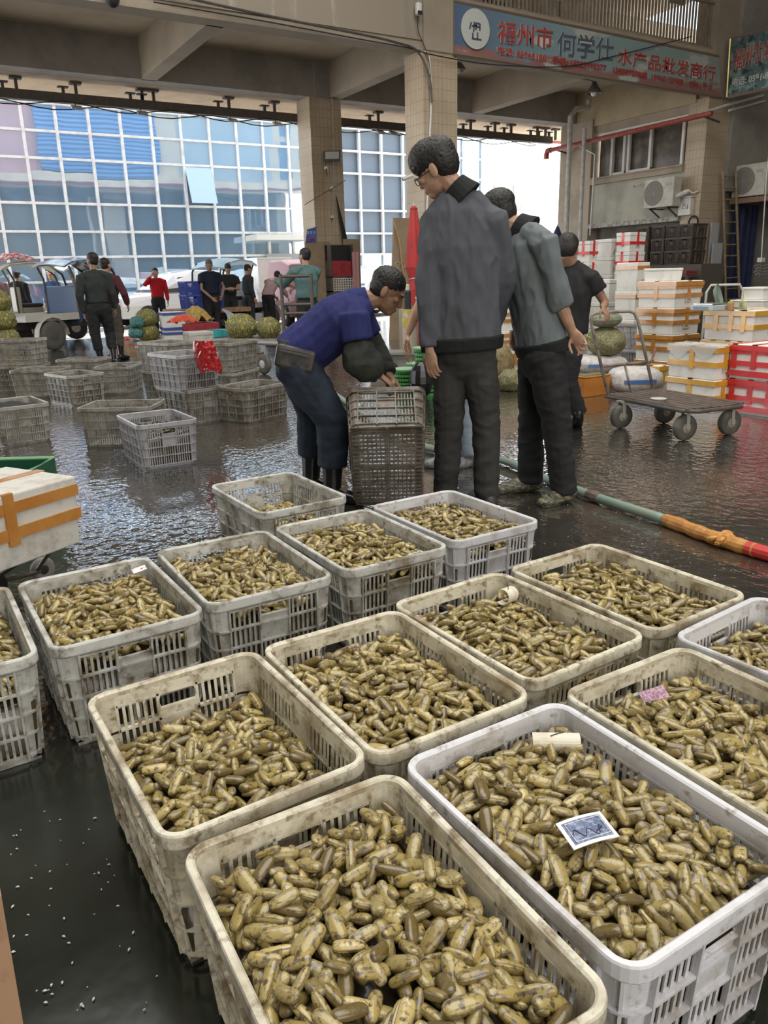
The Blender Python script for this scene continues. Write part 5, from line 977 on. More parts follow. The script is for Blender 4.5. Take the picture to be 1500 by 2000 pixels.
k = P(972, 690, 9.4); netbag((k.x, k.y, 0), .2, 'taller brownish net bag just behind the tall man', mat('brown_net', (.25, .19, .08), .6, c2=(.14, .11, .06), sc_=34, bump=.7, bsc=30), flat=1.35)
g = sbx(965, 985, 1000, 700, d=10.4); stack(4, (g[0], g[1], .42, .5), .27, 0, ['lowest taped box far behind between the two men', 'second taped box far behind between the two men', 'third taped box far behind between the two men', 'top taped box far behind between the two men'], 'far stack seen between the two men', tape=M_tape, pattern=('lid', 'mid', 'v'))
# pile of white boxes and brown baskets against the right wall
def bystack(uL, uC, uR, d, vtop, h, lab, n0=0, tape=None, pattern=('lid',)):
    zt = P(uC, vtop, d).z; n = max(1, round(zt/h)); hh = zt/n; g = sbx(uL, uC, uR, 600, d=d)
    for i in range(n0, n): foam_box(*g, hh-.003, i*hh, label=lab % (['lowest', 'second', 'third', 'fourth', 'fifth', 'sixth', 'seventh', 'eighth', 'ninth'][i]), group='white boxes piled by the right wall', tape=tape, pattern=pattern)
bystack(1200, 1240, 1263, 9.7, 512, .33, '%s white box from the floor in the stack left of the tall taped stack', tape=M_tape)
bystack(1150, 1188, 1214, 10.4, 545, .30, '%s box from the floor in the stack behind the man in the black T-shirt')
bystack(1118, 1140, 1168, 11.2, 560, .36, '%s box from the floor in the low stack behind the black T-shirt man')
bystack(1196, 1222, 1252, 13.6, 453, .30, '%s box from the floor in the wall stack next to the brown baskets', 0, mat('red_tape', (.66, .025, .03)), ('mid', 'v'))
bystack(1156, 1186, 1200, 14.0, 466, .30, '%s box from the floor in the wall stack under the long pale ledge', 0)
bystack(1122, 1146, 1162, 13.8, 470, .32, '%s box from the floor in the wall stack nearest the drain pipes', 0, mat('red_tape', (.66, .025, .03)), ('mid', 'v'))
g = sbx(1118, 1200, 1260, 700, d=14.2)
if 0: struct('trim_3', MB().bx(g[0]-.2, 18.6, 14.9, g[1]+1.2, 0, .9), mat('dark_wall', (.22, .20, .17)))
bk0 = on_x(1268, 480, 16.9).y; bi = 0; NMB = ['rightmost', 'second', 'third', 'leftmost']
for cix in range(4):
    for lv in range(3):
        y_ = on_x((1352, 1326, 1298, 1268)[cix], 470, 17.0).y
        c_ = copy_tree(proto, (17.0, y_, 1.37+lv*.305), R_(90), '%s dark brown basket in the %s row of the wall pile' % (NMB[cix], ('lowest', 'middle', 'top')[lv]), 'dark brown baskets piled by the right column', mm_(MC_dark))
struct('trim_4', MB().bx(16.65, 17.5, 12.6, 15.9, 0, 1.365), mat('dark_shelf', (.12, .10, .085), .8))
ps = MB(); k = on_x(1320, 532, 16.5)
for q in range(4): ps.box((16.45, k.y, 1.12+.03*q), (.4, 1.0, .018))
solid('plastic_trays', ps, mat('dull_red_plastic', (.42, .10, .10), .5), 'stack of dull red plastic trays below the brown baskets', 'trays', origin=(16.45, k.y, 1.1))
solid('wooden_table', MB().bx(16.2, 16.6, k.y-.6, k.y+.6, 1.07, 1.1).bx(16.22, 16.28, k.y-.58, k.y-.5, 0, 1.07).bx(16.22, 16.28, k.y+.5, k.y+.58, 0, 1.07), mat('dark_shelf', (.12, .10, .085)), 'low dark table holding the red trays', 'table', origin=(16.4, k.y, 0))
k = P(1222, 650, 9.9)
for i in range(2): copy_tree(proto, (k.x, k.y, i*.312), R_(20), ('lower', 'upper')[i]+' grey crate with wire netting behind the cart handle', 'grey crates behind the cart', mm_(MC_bluegrey))
# scale, cans, scoop, chairs and boxes on the wide stack
zt = .872; k = on_z(1402, 606, zt); s_ = thing('digital_scale', 'pale bluish digital scale on the wide yellow taped box', 'scale', (k.x, k.y, zt), R_(0)); MB().bx(-.15, .15, -.05, .2, 0, .05).build('scale_body', mat('pale_blue_plastic', (.45, .52, .53), .5), s_, bevel=.008); MB().bx(-.155, -.15, .0, .16, .012, .04).build('display', mat('blue_display', (.10, .17, .22), .3), s_); MB().bx(-.13, .13, -.03, .18, .055, .065).build('pan', mat('steel_pan', (.5, .5, .5), .3, metal=.8), s_)
for (u, v, m_, lab, rr2) in ((1426, 606, mat('amber_can', (.45, .25, .08), .4), 'amber coloured can beside the scale', .03), (1451, 605, mat('white_tin', (.6, .6, .5), .4, c2=(.3, .35, .1), sc_=14), 'small white and yellow tin right of the amber can', .035)):
    k = on_z(u, v, zt); t_ = thing('tin_can', lab, 'can', (k.x, k.y, zt)); MB().lathe([(rr2, 0), (rr2, .065), (rr2*.95, .07)], n=16).build('can_body', m_, t_); MB().lathe([(rr2*.97, .068), (rr2*.97, .078), (rr2*.8, .08)], n=16).build('lid', mat('can_lid', (.45, .42, .1), .4), t_)
k = P(1418, 545, 8.3); hg = MB(); b_ = Vector((k.x, k.y, 0)); hg.tube([b_-RT*.19, b_-RT*.19+UP*1.02, b_-RT*.15+UP*1.09, b_+RT*.15+UP*1.09, b_+RT*.19+UP*1.02, b_+RT*.19], .013, 10).tube([b_-RT*.19+UP*.8, b_+RT*.19+UP*.8], .01, 8).tube([b_-RT*.19+UP*.02, b_-RT*.19-FW*.3+UP*.02, b_+RT*.19-FW*.3+UP*.02, b_+RT*.19+UP*.02], .013, 8)
solid('trolley_frame', hg, M_pipe, 'grey tube trolley frame standing up behind the digital scale', 'trolley', origin=b_)
k = P(1395, 575, 7.95); gs = MB(); gs.v = []; gs.lathe([(.002, 0), (.07, .012), (.105, .05), (.11, .055), (.075, .02), (.002, .006)], n=20); Mg = Matrix.Rotation(R_(70), 3, 'X') @ Matrix.Rotation(R_(25), 3, 'Y'); gs.v = [tuple(Mg @ Vector(q)*1.1+Vector((k.x, k.y, .98))) for q in gs.v]
solid('green_bowl', gs, mat('grey_green_plastic', (.20, .27, .22), .4), 'grey green plastic bowl leaning behind the scale', 'bowl', origin=(k.x, k.y, .9))
solid('stool', MB().bar((k.x, k.y, .86), (k.x+.25, k.y-.1, .86), .25, .03).bar((k.x+.02, k.y+.05, 0), (k.x+.02, k.y+.05, .85), .03).bar((k.x+.22, k.y-.1, 0), (k.x+.22, k.y-.1, .85), .03), M_steel, 'dark stool holding the leaning green bowl', 'stool', origin=(k.x, k.y, 0))
k = P(1487, 600, 8.6); x_, y_ = k.x, k.y
solid('counter', MB().bx(x_-.25, x_+.8, y_-.2, y_+.8, 0, .82), mat('dark_shelf', (.12, .10, .085)), 'dark counter under small white boxes near the right edge', 'counter', origin=(x_, y_, 0))
foam_box(x_-.2, y_-.15, .5, .4, .10, .822, label='flat white box on the counter at the right edge', lid=.02, grip=False); foam_box(x_-.15, y_-.1, .25, .25, .13, .924, label='small white box on top of the flat white box at the right edge', lid=.03, grip=False)
# hanging scale on a rod
k = on_y(1487, 505, 12.0); hs = thing('hanging_scale', 'grey hanging scale with hooks at the end of a pale rod near the right edge', 'scale', (k.x, k.y, k.z)); kt = on_y(1497, 345, 12.0)
MB().tube([k, kt, Vector((kt.x+.02, kt.y, 6.4))], .014, 8).build('rod', M_white, hs, world=True); MB().box(k-UP*.03, (.14, .12, .1)).build('scale_body', M_white, hs, world=True)
hk = MB()
for q in range(4):
    c_ = k-UP*(.18+.07*q); hk.tube([c_+RT*(-.16+.04*(q % 2)), c_-RT*.05+UP*.04, c_+RT*.06, c_+RT*.18+UP*.03], .022, 8)
hk.tube([k-UP*.05, k-UP*.42], .012, 8); hk.build('hooks', mat('grey_metal', (.35, .35, .34), .4, metal=.6), hs, world=True)
# ladder
la, lb = on_y(1412, 335, 13.9), on_y(1437, 335, 13.9); la2 = Vector((la.x+.45, 13.7, 0)); lb2 = Vector((lb.x+.52, 13.7, 0)); ld = thing('bamboo_ladder', 'long wooden ladder leaning against the wall beside the blue tarpaulin', 'ladder', la2); M_lad = mat('ladder_wood', (.36, .27, .16), .6, c2=(.25, .18, .11), sc_=6)
MB().tube([la2, la], .035, 8).build('rail', M_lad, ld, world=True); MB().tube([lb2, lb], .035, 8).build('rail', M_lad, ld, world=True)
for q in range(13):
    t = .04+.93*q/12; MB().tube([la2.lerp(la, t), lb2.lerp(lb, t)], .02, 8).build('rung', M_lad, ld, world=True)
# blue tarpaulin, white panels
ty = 13.95; a = on_y(1436, 388, ty); solid('tarpaulin', MB().sheet([[Vector((a.x-.0+1.05*i/14+.05, ty+.05+.03*math.sin(i*1.7), a.z*(1-j/8)+.02)) for j in range(9)] for i in range(15)], .01), mat('dark_blue_tarp', (.018, .028, .085), .55, c2=(.03, .04, .10), sc_=3, c3=(.4, .42, .45), sc3=14, thr3=(.72, .75)), 'dark blue tarpaulin hung across the recess at the right', 'tarpaulin', origin=(a.x, ty, 0))
a = on_y(1391, 475, 13.8); solid('pale_board', MB().bx(a.x, a.x+.38, 13.75, 13.79, 0, a.z), mat('pale_board', (.50, .51, .52), .5), 'pale board leaning against the right column', 'board', origin=(a.x, 13.77, 0))
a = on_y(1388, 435, 14.0); solid('pale_board', MB().bx(a.x, a.x+.30, 13.95, 13.99, 0, a.z), mat('pale_board', (.50, .51, .52)), 'taller pale blue board behind the leaning board', 'board', origin=(a.x, 13.97, 0))
# air conditioners
def ac(c, w_, h, dpt, label, brk=True):
    r_ = thing('air_conditioner', label, 'air conditioner', c); MB().bx(-dpt, 0, -w_/2, w_/2, 0, h).build('casing', mat('aged_white_casing', (.62, .60, .53), .5, c2=(.50, .47, .40), sc_=8), r_, bevel=.012)
    yc = w_*.17; zc = h*.5; R0 = h*.42; g_ = MB()
    for q in range(7): rr_ = R0*(q+1)/7; g_.tube([(-dpt-.008, yc+rr_*math.cos(t), zc+rr_*math.sin(t)) for t in [2*PI*i/24 for i in range(24)]], .004, 5, closed=True)
    for q in range(8): g_.tube([(-dpt-.008, yc, zc), (-dpt-.008, yc+R0*math.cos(q*PI/4), zc+R0*math.sin(q*PI/4))], .004, 5)
    _fr = MB().lathe([(.01, 0), (R0*1.03, 0), (R0*1.03, .006), (.01, .006)], n=28); _fr.v = [(-dpt-p_[2], yc+p_[0], zc+p_[1]) for p_ in _fr.v]; _fr.build('fan_recess', mat('fan_dark', (.22, .21, .18), .7), r_); g_.build('fan_grille', mat('grille_grey', (.42, .40, .35), .5), r_)
    MB().bx(-dpt-.004, -dpt, -w_*.42, -w_*.22, h*.7, h*.8).build('badge', mat('grille_grey', (.42, .40, .35)), r_)
    if brk:
        b = MB()
        for s in (-.3, .3): b.bar((-dpt, s*w_, -.02), (.3, s*w_, -.02), .03).bar((-dpt*.8, s*w_, -.02), (.3, s*w_, -.32), .03)
        b.build('wall_bracket', M_steel, r_)
    return r_
a1 = on_x(1260, 352, 17.85); a2 = on_x(1313, 402, 17.85); ac((18.15, (a1.y+a2.y)/2, a2.z), abs(a1.y-a2.y), a1.z-a2.z, .3, 'white air conditioner unit on brackets on the right wall below the windows')
a1 = on_x(1435, 325, 19.6); a2 = on_x(1492, 380, 19.6); ac((19.9, (a1.y+a2.y)/2, a2.z), abs(a1.y-a2.y), a1.z-a2.z, .32, 'white air conditioner unit above the blue tarpaulin at the right edge')
struct('trim_5', MB().bx(19.55, 20.9, 12.2, 14.1, a2.z-.16, a2.z-.03), mat('rust_shelf', (.25, .16, .11), .7))
# ================================================================ COLUMN AND CEILING FITTINGS
x = 18.385; e1 = on_x(1333, 388, x); e2 = on_x(1354, 418, x); eb = thing('electric_box', 'white electric meter box with warning mark on the right column', 'electric box', (x, e2.y, e2.z)); MB().bx(x-.14, x, e2.y, e1.y, e2.z-.02, e1.z).build('box_body', M_white, eb, world=True, bevel=.01)
MB().bx(x-.17, x, e2.y-.03, e1.y+.03, e1.z, e1.z+.03).build('rain_cover', M_white, eb, world=True); ym, zm = (e1.y+e2.y)/2, (e1.z+e2.z)/2
MB().tube([(x-.143, ym-.07, zm-.06), (x-.143, ym+.07, zm-.06), (x-.143, ym, zm+.06)], .006, 5, closed=True).tube([(x-.143, ym-.1, zm+.03), (x-.143, ym-.1, zm-.08)], .008, 5).build('warning_mark', M_ink, eb, world=True)
c_ = on_x(1357, 434, x)-Vector((.06, 0, 0)); solid('cable_coil', MB().tube([c_+Vector((0, .14*math.cos(t), .15*math.sin(t))) for t in [2*PI*i/24 for i in range(24)]], .022, 8, closed=True), M_black, 'coil of black cable hanging under the electric box', 'cable', origin=c_)
def bullet(p, aim, label, s=1.0):
    p = Vector(p); aim = Vector(aim).normalized(); r_ = thing('security_camera', label, 'security camera', p); MB().tube([p, p+aim*.05*s], .032*s, 12).tube([p+aim*.04*s, p+aim*.24*s], [(.045*s, .04*s), (.05*s, .042*s)], 12).build('housing', M_white, r_, world=True); MB().tube([p+aim*.235*s, p+aim*.245*s], .033*s, 12).build('lens', M_black, r_, world=True); MB().tube([p, p-aim*.06*s-UP*.07*s, p-aim*.16*s-UP*.08*s], .014*s, 8).build('mount', M_white, r_, world=True)
k = on_x(1346, 372, 18.2); bullet(k, (-.5, .7, -.35), 'white bullet camera above the electric box on the right column', 1.5)
k = on_x(1253, 357, 18.32); bullet(k, (-.8, .5, -.4), 'small white bullet camera left of the air conditioner', .9)
k = on_x(805, 342, 9.5); bullet(Vector((9.52, k.y, k.z)), -RT*1.0-UP*.35-FW*.1, 'white bullet camera on the left side of the inner column', .95)
def domecam(p, label, r=.07, m=None): 
    r_ = thing('dome_camera', label, 'security camera', p); MB().ell((0, 0, 0), (r, r, r*.9), None, 14, 9).build('dome', m or M_white, r_, smooth=True); MB().ell(-FW*r*.55-UP*r*.3, (r*.5, r*.5, r*.5), None, 10, 7).build('lens', M_black, r_, smooth=True); MB().box(FW*r*.8+UP*.02, (.05, .05, r*1.6)).build('mount', M_white, r_)
k = on_y(592, 330, 18.5); k = on_y(637, 329, 18.56); domecam(k, 'small white camera just below the floodlight on the outer column', .05)
k = on_y(648, 368, 18.58); domecam(k, 'small white camera half way down the outer column', .05); k = on_y(649, 425, 18.58); domecam(k, 'lowest small white camera on the outer column above the cardboard', .045)
k = on_y(817, 18, 14.0); r_ = thing('wireless_camera', 'white wireless camera high on the inner column with a hanging cable', 'security camera', k); MB().box(k, (.12, .1, .22)).build('housing', M_white, r_, world=True, bevel=.03); MB().box(k-UP*.07-Vector((0, .04, 0)), (.09, .06, .06)).build('lens', M_black, r_, world=True); MB().tube(spl([k-UP*.1, k+Vector((.03, .05, -.35)), k+Vector((.25, .05, -.75)), k+Vector((.3, .04, -1.15))]), .008, 6).build('cable', M_black, r_, world=True)
k = on_y(220, 0, 13.9); r_ = thing('ceiling_camera', 'dark round dome camera hanging at the top edge of the picture', 'camera', k); MB().ell(k+UP*.02, (.11, .11, .13), None, 16, 10).build('dome', M_black, r_, world=True, smooth=True); MB().lathe([(.12, .02), (.13, .04), (.13, .16), (.03, .22)], k, 18).build('mount', M_white, r_, world=True)  # security dome camera, not a lamp
k = on_y(649, 305, 18.45); fl = thing('floodlight', 'grey LED floodlight on a bracket on the outer column', 'floodlight', k); Mf = Matrix((RT, (FW*.5+UP*.86), (FW*.86-UP*.5)*-1)).transposed(); MB().box(k, (.42, .28, .06), Mf).build('housing', mat('dark_grey_housing', (.10, .10, .10), .5), fl, world=True, bevel=.01); nrm = (FW*.86-UP*.5)*-1
MB().box(k+nrm*.034, (.34, .2, .012), Mf).build('lens_panel', mat('frosted_panel', (.55, .56, .55), .3), fl, world=True); MB().box(k+nrm*-.036, (.34, .2, .012), Mf).build('heat_sink', M_steel, fl, world=True); MB().tube([k-RT*.2, k-RT*.2+FW*.1-UP*.1, k-RT*.15+FW*.2-UP*.5], .012, 6).build('bracket', M_steel, fl, world=True)
# pendant lamps under the slab
def pend(p, label):
    r_ = thing('pendant_lamp', label, 'lamp', p); MB().lathe([(.045, .30), (.06, .22), (.10, .15), (.19, .03), (.20, 0), (.185, 0), (.09, .14), (.05, .2)], n=22).build('lamp_shade', mat('dark_lamp_shade', (.13, .12, .10), .5), r_, smooth=True); MB().ell((0, 0, .03), (.085, .085, .09), None, 14, 9).build('bulb', mat('unlit_bulb', (.85, .85, .82), .3), r_, smooth=True); MB().tube([(0, 0, .28), (0, 0, .93)], .015, 6).build('stem', M_steel, r_)
k = on_y(1160, 183, 15.3); pend((k.x, k.y, k.z), 'dark conical pendant lamp with white bulb under the right slab'); k = on_y(893, 138, 15.6); pend((k.x, k.y, k.z), 'pendant lamp half hidden by the inner column')
# steel rail with hangers under the overhang
rl_ = thing('steel_rail', 'dark steel rail hung under the overhang along the open front', 'rail', (8, 19.6, 5.1)); MB().bx(-12, 18.2, 19.55, 19.72, 5.08, 5.27).build('rail_beam', M_steel, rl_, world=True)
for u in (35, 150, 278, 300, 446, 535, 738, 1000, 920, 968, 1052, 1068, 1088):
    k = on_y(u, 190, 19.62); MB().bx(k.x-.03, k.x+.03, 19.6, 19.66, 5.2, 5.5).bx(k.x-.12, k.x+.12, 19.54, 19.72, 5.47, 5.515).bx(k.x-.3, k.x-.24, 19.6, 19.66, 5.2, 5.4).bx(k.x-.38, k.x-.16, 19.56, 19.7, 5.385, 5.41).build('hanger', M_steel, rl_, world=True)
for u in (148, 275, 450, 538, 740, 765): 
    k = on_y(u, 205, 19.5); r_ = thing('spotlight', 'small pale spotlight under the steel rail', 'spotlight', (k.x, 19.45, 4.98)); r_['group'] = 'small spotlights hung under the steel rail'; MB().box((0, 0, 0), (.22, .14, .05), Matrix.Rotation(R_(25), 3, 'X')).build('housing', M_pipe, r_); MB().tube([(0, .08, .0), (0, .12, .12)], .015, 6).build('bracket', M_steel, r_)
for z0, s0 in ((4.98, 0), (5.02, .9)):
    pts = []
    for q in range(60): x_ = -2+q*.33; pts.append(Vector((x_, 19.5, z0+.07*math.cos((x_+s0)*2.6))))
    solid('sagging_cable', MB().tube(pts, .012, 5), M_black, 'black cable sagging along the steel rail, ' + ('lower run' if s0 == 0 else 'upper run'), 'cable', origin=(8, 19.5, z0))
# cables along the inner beam
k1 = [on_y(u, v, 14.02) for u, v in ((330, -12), (520, 30), (700, 66), (770, 82), (815, 100), (838, 150), (843, 200))]; solid('cable_bundle', MB().tube(spl(k1), .022, 7), M_steel, 'thick dark cable running along the inner beam to the column', 'cable', origin=k1[3])
k1 = [on_y(u, v, 14.04) for u, v in ((300, 4), (520, 42), (700, 76), (790, 92), (850, 108), (960, 126), (1100, 130), (1190, 112), (1352, 71))]; solid('loose_cable', MB().tube(spl(k1), .011, 6), M_black, 'thin black cable sagging across the long shop sign', 'cable', origin=k1[4])
k1 = [on_y(u, v, 14.08) for u, v in ((830, 100), (838, 115), (842, 200), (838, 300), (834, 420))]; solid('conduit', MB().tube(spl(k1), .022, 8), M_white, 'white conduit running down the front of the inner column', 'conduit', origin=k1[2])
k1 = [on_y(u, v, 18.62) for u, v in ((648, 190), (650, 240), (651, 330), (650, 430))]; solid('conduit', MB().tube(spl(k1), .012, 6), M_pipe, 'thin conduit down the front of the outer column', 'conduit', origin=k1[2])
k1 = [on_y(u, v, 18.6) for u, v in ((634, 310), (636, 420), (640, 520), (640, 600))]; solid('cable', MB().tube(spl(k1), .01, 6), mat('ochre_cable', (.45, .32, .12), .6), 'ochre cable hanging down the left of the outer column', 'cable', origin=k1[1])
k1 = [on_y(595, 400, 18.6), on_y(625, 382, 18.5), on_y(649, 368, 18.5), on_y(675, 352, 18.6)]; solid('wire', MB().tube(spl(k1), .008, 5), M_steel, 'dark wire tied round the outer column', 'wire', origin=k1[1])
# drain pipes by the right corner, red pipe
pr_ = [on_y(u, v, 17.9) for u, v in ((1151, 195), (1150, 210), (1125, 213), (1114, 228), (1112, 300))]; pr_.append(Vector((pr_[-1].x, 17.9, 0))); solid('drain_pipe', MB().tube(pr_, .075, 12), M_pipe, 'grey drain pipe with an elbow coming down beside the street opening', 'pipe', origin=(pr_[-1].x, 17.9, 0))
k = on_y(1140, 300, 17.4); solid('drain_pipe', MB().tube([(k.x, 17.4, 0), (k.x, 17.4, on_y(1140, 250, 17.4).z)], .06, 12), M_pipe, 'straight white grey pipe right of the elbow pipe', 'pipe', origin=(k.x, 17.4, 0))
k1 = [on_x(u, v, 18.24) for u, v in ((1132, 285), (1162, 302), (1158, 370), (1152, 460))]; solid('thin_pipe', MB().tube(k1, .022, 8), M_white, 'thin white pipe bent down along the pale wall', 'pipe', origin=k1[-1])
k1 = [on_x(1072, 294, 17.55), on_x(1390, 221, 17.55)]; e_ = (k1[1]-k1[0]).normalized(); rp_ = thing('red_pipe', 'long faded red fire pipe running along the right side above the windows', 'pipe', k1[0]); MB().tube([k1[0], k1[1]], .062, 12).build('pipe', M_redpaint, rp_, world=True, smooth=True); MB().tube([k1[0]+e_*.1, k1[0]-e_*.05, k1[0]-e_*.1-UP*.1, k1[0]-e_*.1-UP*.22], .08, 12).build('elbow', M_redpaint, rp_, world=True)
MB().bar(k1[0].lerp(k1[1], .04), k1[0].lerp(k1[1], .04)+Vector((.6, 0, -.1)), .04).bar(k1[0].lerp(k1[1], .04)+Vector((.6, 0, -.1)), k1[0].lerp(k1[1], .04)+Vector((.62, 0, -.5)), .04).bar(k1[0].lerp(k1[1], .95), k1[0].lerp(k1[1], .95)+Vector((.7, 0, -.1)), .04).build('bracket', M_steel, rp_, world=True)
k1 = [on_y(u, v, 13.9) for u, v in ((1368, 222), (1420, 205), (1490, 186))]; solid('white_pipe', MB().tube(k1, .035, 8).tube([p+Vector((.1, 0, -.12)) for p in k1[1:]], .028, 8), M_white, 'pair of thin white pipes slanting up to the right edge', 'pipe', origin=k1[0])
k = on_x(1088, 470, 17.2); um = thing('patio_umbrella', 'folded navy umbrella at the edge of the street opening', 'umbrella', (k.x, k.y, 0)); ku = on_x(1093, 445, 17.2); MB().lathe([(.02, 0), (.02, ku.z+.1)], n=8).build('pole', M_pipe, um); MB().lathe([(.30, ku.z-1.2), (.26, ku.z-.7), (.12, ku.z-.15), (.03, ku.z+.05)], n=10).build('canopy', mat('navy_canvas', (.025, .03, .09), .7), um)
# ================================================================ SIGNS AND RAILING
sg = thing('shop_sign', 'long faded blue and white market shop sign with red Chinese lettering above the beam', 'sign', (14.6, 14.05, 5.95)); sa, sb_, sc2, sd_ = on_y(886, 2, 14.08), on_y(886, 105, 14.08), on_y(1408, 190, 14.08), on_y(1404, 110, 14.08)
def sign_mat():
    m = bpy.data.materials.new('printed_sign'); m.use_nodes = True; t = m.node_tree; b = t.nodes['Principled BSDF']; N = t.nodes.new; L = t.links.new; g_ = N('ShaderNodeNewGeometry'); s = N('ShaderNodeSeparateXYZ'); L(g_.outputs['Position'], s.inputs[0])
    def mr(src, a, b_): r = N('ShaderNodeMapRange'); L(src, r.inputs[0]); r.inputs[1].default_value = a; r.inputs[2].default_value = b_; return r.outputs[0]
    r1 = N('ShaderNodeValToRGB'); L(mr(s.outputs['X'], 10.4, 18.9), r1.inputs[0]); r1.color_ramp.elements[0].color = (.10, .16, .27, 1); r1.color_ramp.elements[1].color = (.30, .38, .33, 1); q = r1.color_ramp.elements.new(.35); q.color = (.26, .37, .40, 1)
    n = N('ShaderNodeTexNoise'); mp = N('ShaderNodeMapping'); mp.inputs['Scale'].default_value = (.6, 1, 1.6); L(g_.outputs['Position'], mp.inputs[0]); L(mp.outputs[0], n.inputs['Vector']); n.inputs['Scale'].default_value = 1.6; n.inputs['Detail'].default_value = 5
    z = N('ShaderNodeMath'); z.operation = 'MULTIPLY_ADD'; L(s.outputs['Z'], z.inputs[0]); z.inputs[1].default_value = -.9; z.inputs[2].default_value = 5.32; ad = N('ShaderNodeMath'); ad.operation = 'ADD'; L(z.outputs[0], ad.inputs[0]); L(n.outputs[0], ad.inputs[1])
    mx = N('ShaderNodeMix'); mx.data_type = 'RGBA'; L(mr(ad.outputs[0], .70, .76), mx.inputs[0]); L(r1.outputs[0], mx.inputs[6]); mx.inputs[7].default_value = (.33, .16, .14, 1)
    m2 = N('ShaderNodeMix'); m2.data_type = 'RGBA'; L(mr(n.outputs[0], .56, .62), m2.inputs[0]); L(mx.outputs[2], m2.inputs[6]); m2.inputs[7].default_value = (.50, .52, .48, 1); L(m2.outputs[2], b.inputs['Base Color']); b.inputs['Roughness'].default_value = .5; return m
MB().hexa([sb_, sc2, sc2+Vector((0, .06, 0)), sb_+Vector((0, .06, 0)), sa, sd_, sd_+Vector((0, .06, 0)), sa+Vector((0, .06, 0))]).build('sign_panel', sign_mat(), sg, world=True)
MB().tube([sa, sb_, sc2, sd_], .03, 4, closed=True).build('sign_frame', mat('brown_frame', (.26, .20, .15), .6), sg, world=True)
M_sred = mat('sign_red', (.48, .07, .06), .5); M_sdk = mat('sign_slate', (.10, .12, .16), .5); M_sw = mat('sign_white', (.62, .64, .60), .5)
def sp_(u, v, y=14.06): return on_y(u, v, y)
def put(text, u0, v0, u1, v1, hpx, m, y=14.055, par=sg, nm='lettering', bold=.006, out=True):
    """a line of text from pixel (u0, v0) baseline start to (u1, v1) baseline end, hpx character height at the start"""
    a, b = on_y(u0, v0, y), on_y(u1, v1, y); h = (on_y(u0, v0-hpx, y)-a).length; me = text_mesh(text, 1, 0, 0); xs = [v.co.x for v in me.vertices]; w0 = max(xs)-min(xs); x0 = min(xs); e = (b-a); L0 = e.length; e.normalize(); sc_x = L0/w0; sc_z = h/.88
    for off, mm, yy, nn in (((.008 if out else 0), M_sw, .012, 'outline'), (bold, m, 0, nm)):
        if nn == 'outline' and not out: continue
        me = text_mesh(text, 1, .004, off/sc_z*1.0 if nn == 'outline' else bold/sc_z)
        M = Matrix(((e.x*sc_x, 0, 0, 0), (e.y*sc_x, 0, -1, 0), (e.z*sc_x, sc_z, 0, 0), (0, 0, 0, 1)))
        me.transform(Matrix.Translation((-x0, 0, 0))); me.transform(M); me.transform(Matrix.Translation(a+Vector((0, yy, 0))-par.location)); me.name = nn; me.materials.clear(); me.materials.append(mm); o = bpy.data.objects.new(nn, me); COL.objects.link(o); o.parent = par
put('福州市', 972, 79, 1079, 93, 42, M_sred, bold=.003); put('何学仕', 1088, 103, 1197, 116, 44, M_sdk, bold=.003); put('水产品批发商行', 1206, 122, 1396, 156, 30, M_sred, bold=.003)
put('电话: 83965188', 972, 104, 1066, 119, 15, M_sred, bold=.003); put('手机: 13255995277', 1080, 122, 1184, 138, 14, M_sred, bold=.003, out=False); put('13905920868  15960193989', 1198, 141, 1334, 165, 13, M_sred, bold=.003, out=False); put('9座11号10', 1347, 168, 1390, 176, 13, M_sred, bold=.003, out=False)
lc_ = sp_(928, 57); MB().lathe([(.001, 0), (.36, 0), (.36, .02), (.001, .02)], (0, 0, 0), 32, None).build('t', M_sw).name = 'logo_disc'; ld_ = bpy.data.objects['logo_disc']; ld_.parent = sg; ld_.matrix_local = Matrix.Translation(lc_-sg.location) @ Matrix.Rotation(R_(90), 4, 'X')
lm = MB(); c_ = lc_-Vector((0, .025, 0)); X_ = Vector((1, 0, 0))
for a, b in (((-.12, .10), (-.16, -.02)), ((-.10, .04), (.02, .06)), ((-.04, .12), (-.06, -.06)), ((0, .1), (0, -.02)), ((0, .1), (.1, .1)), ((.1, .1), (.1, -.02)), ((0, .04), (.1, .04)), ((-.08, -.08), (-.08, -.18)), ((.04, -.06), (.04, -.18)), ((-.1, -.18), (.14, -.18))): lm.bar(c_+X_*a[0]+UP*a[1], c_+X_*b[0]+UP*b[1], .016, .03)
lm.build('logo_strokes', M_sdk, sg, world=True)
s2 = thing('shop_sign', 'second shop sign with red lettering over a stone pattern at the right edge', 'sign', (18.95, 13.2, 5.8)); x2 = 18.6
q = [on_x(1421, 190, x2), on_x(1520, 168, x2), on_x(1520, 50, x2), on_x(1428, 76, x2)]; MB().hexa([q[0], q[1], q[1]+Vector((.06, 0, 0)), q[0]+Vector((.06, 0, 0)), q[3], q[2], q[2]+Vector((.06, 0, 0)), q[3]+Vector((.06, 0, 0))]).build('sign_panel', mat('stone_print', (.10, .15, .15), .5, c2=(.22, .32, .30), sc_=3.4, thr=(.48, .54), c3=(.03, .05, .05), sc3=7, thr3=(.55, .6)), s2, world=True)
MB().tube([q[0]-Vector((.03, 0, 0)), q[3]-Vector((.03, 0, 0))], .022, 6).build('gold_edge', mat('gold_trim', (.6, .5, .2), .3, metal=.6), s2, world=True); MB().tube([q[0], q[1]], .03, 4).build('sign_frame', mat('brown_frame', (.26, .20, .15)), s2, world=True); MB().tube([q[3], q[2]], .03, 4).build('sign_frame', mat('brown_frame', (.26, .20, .15)), s2, world=True)
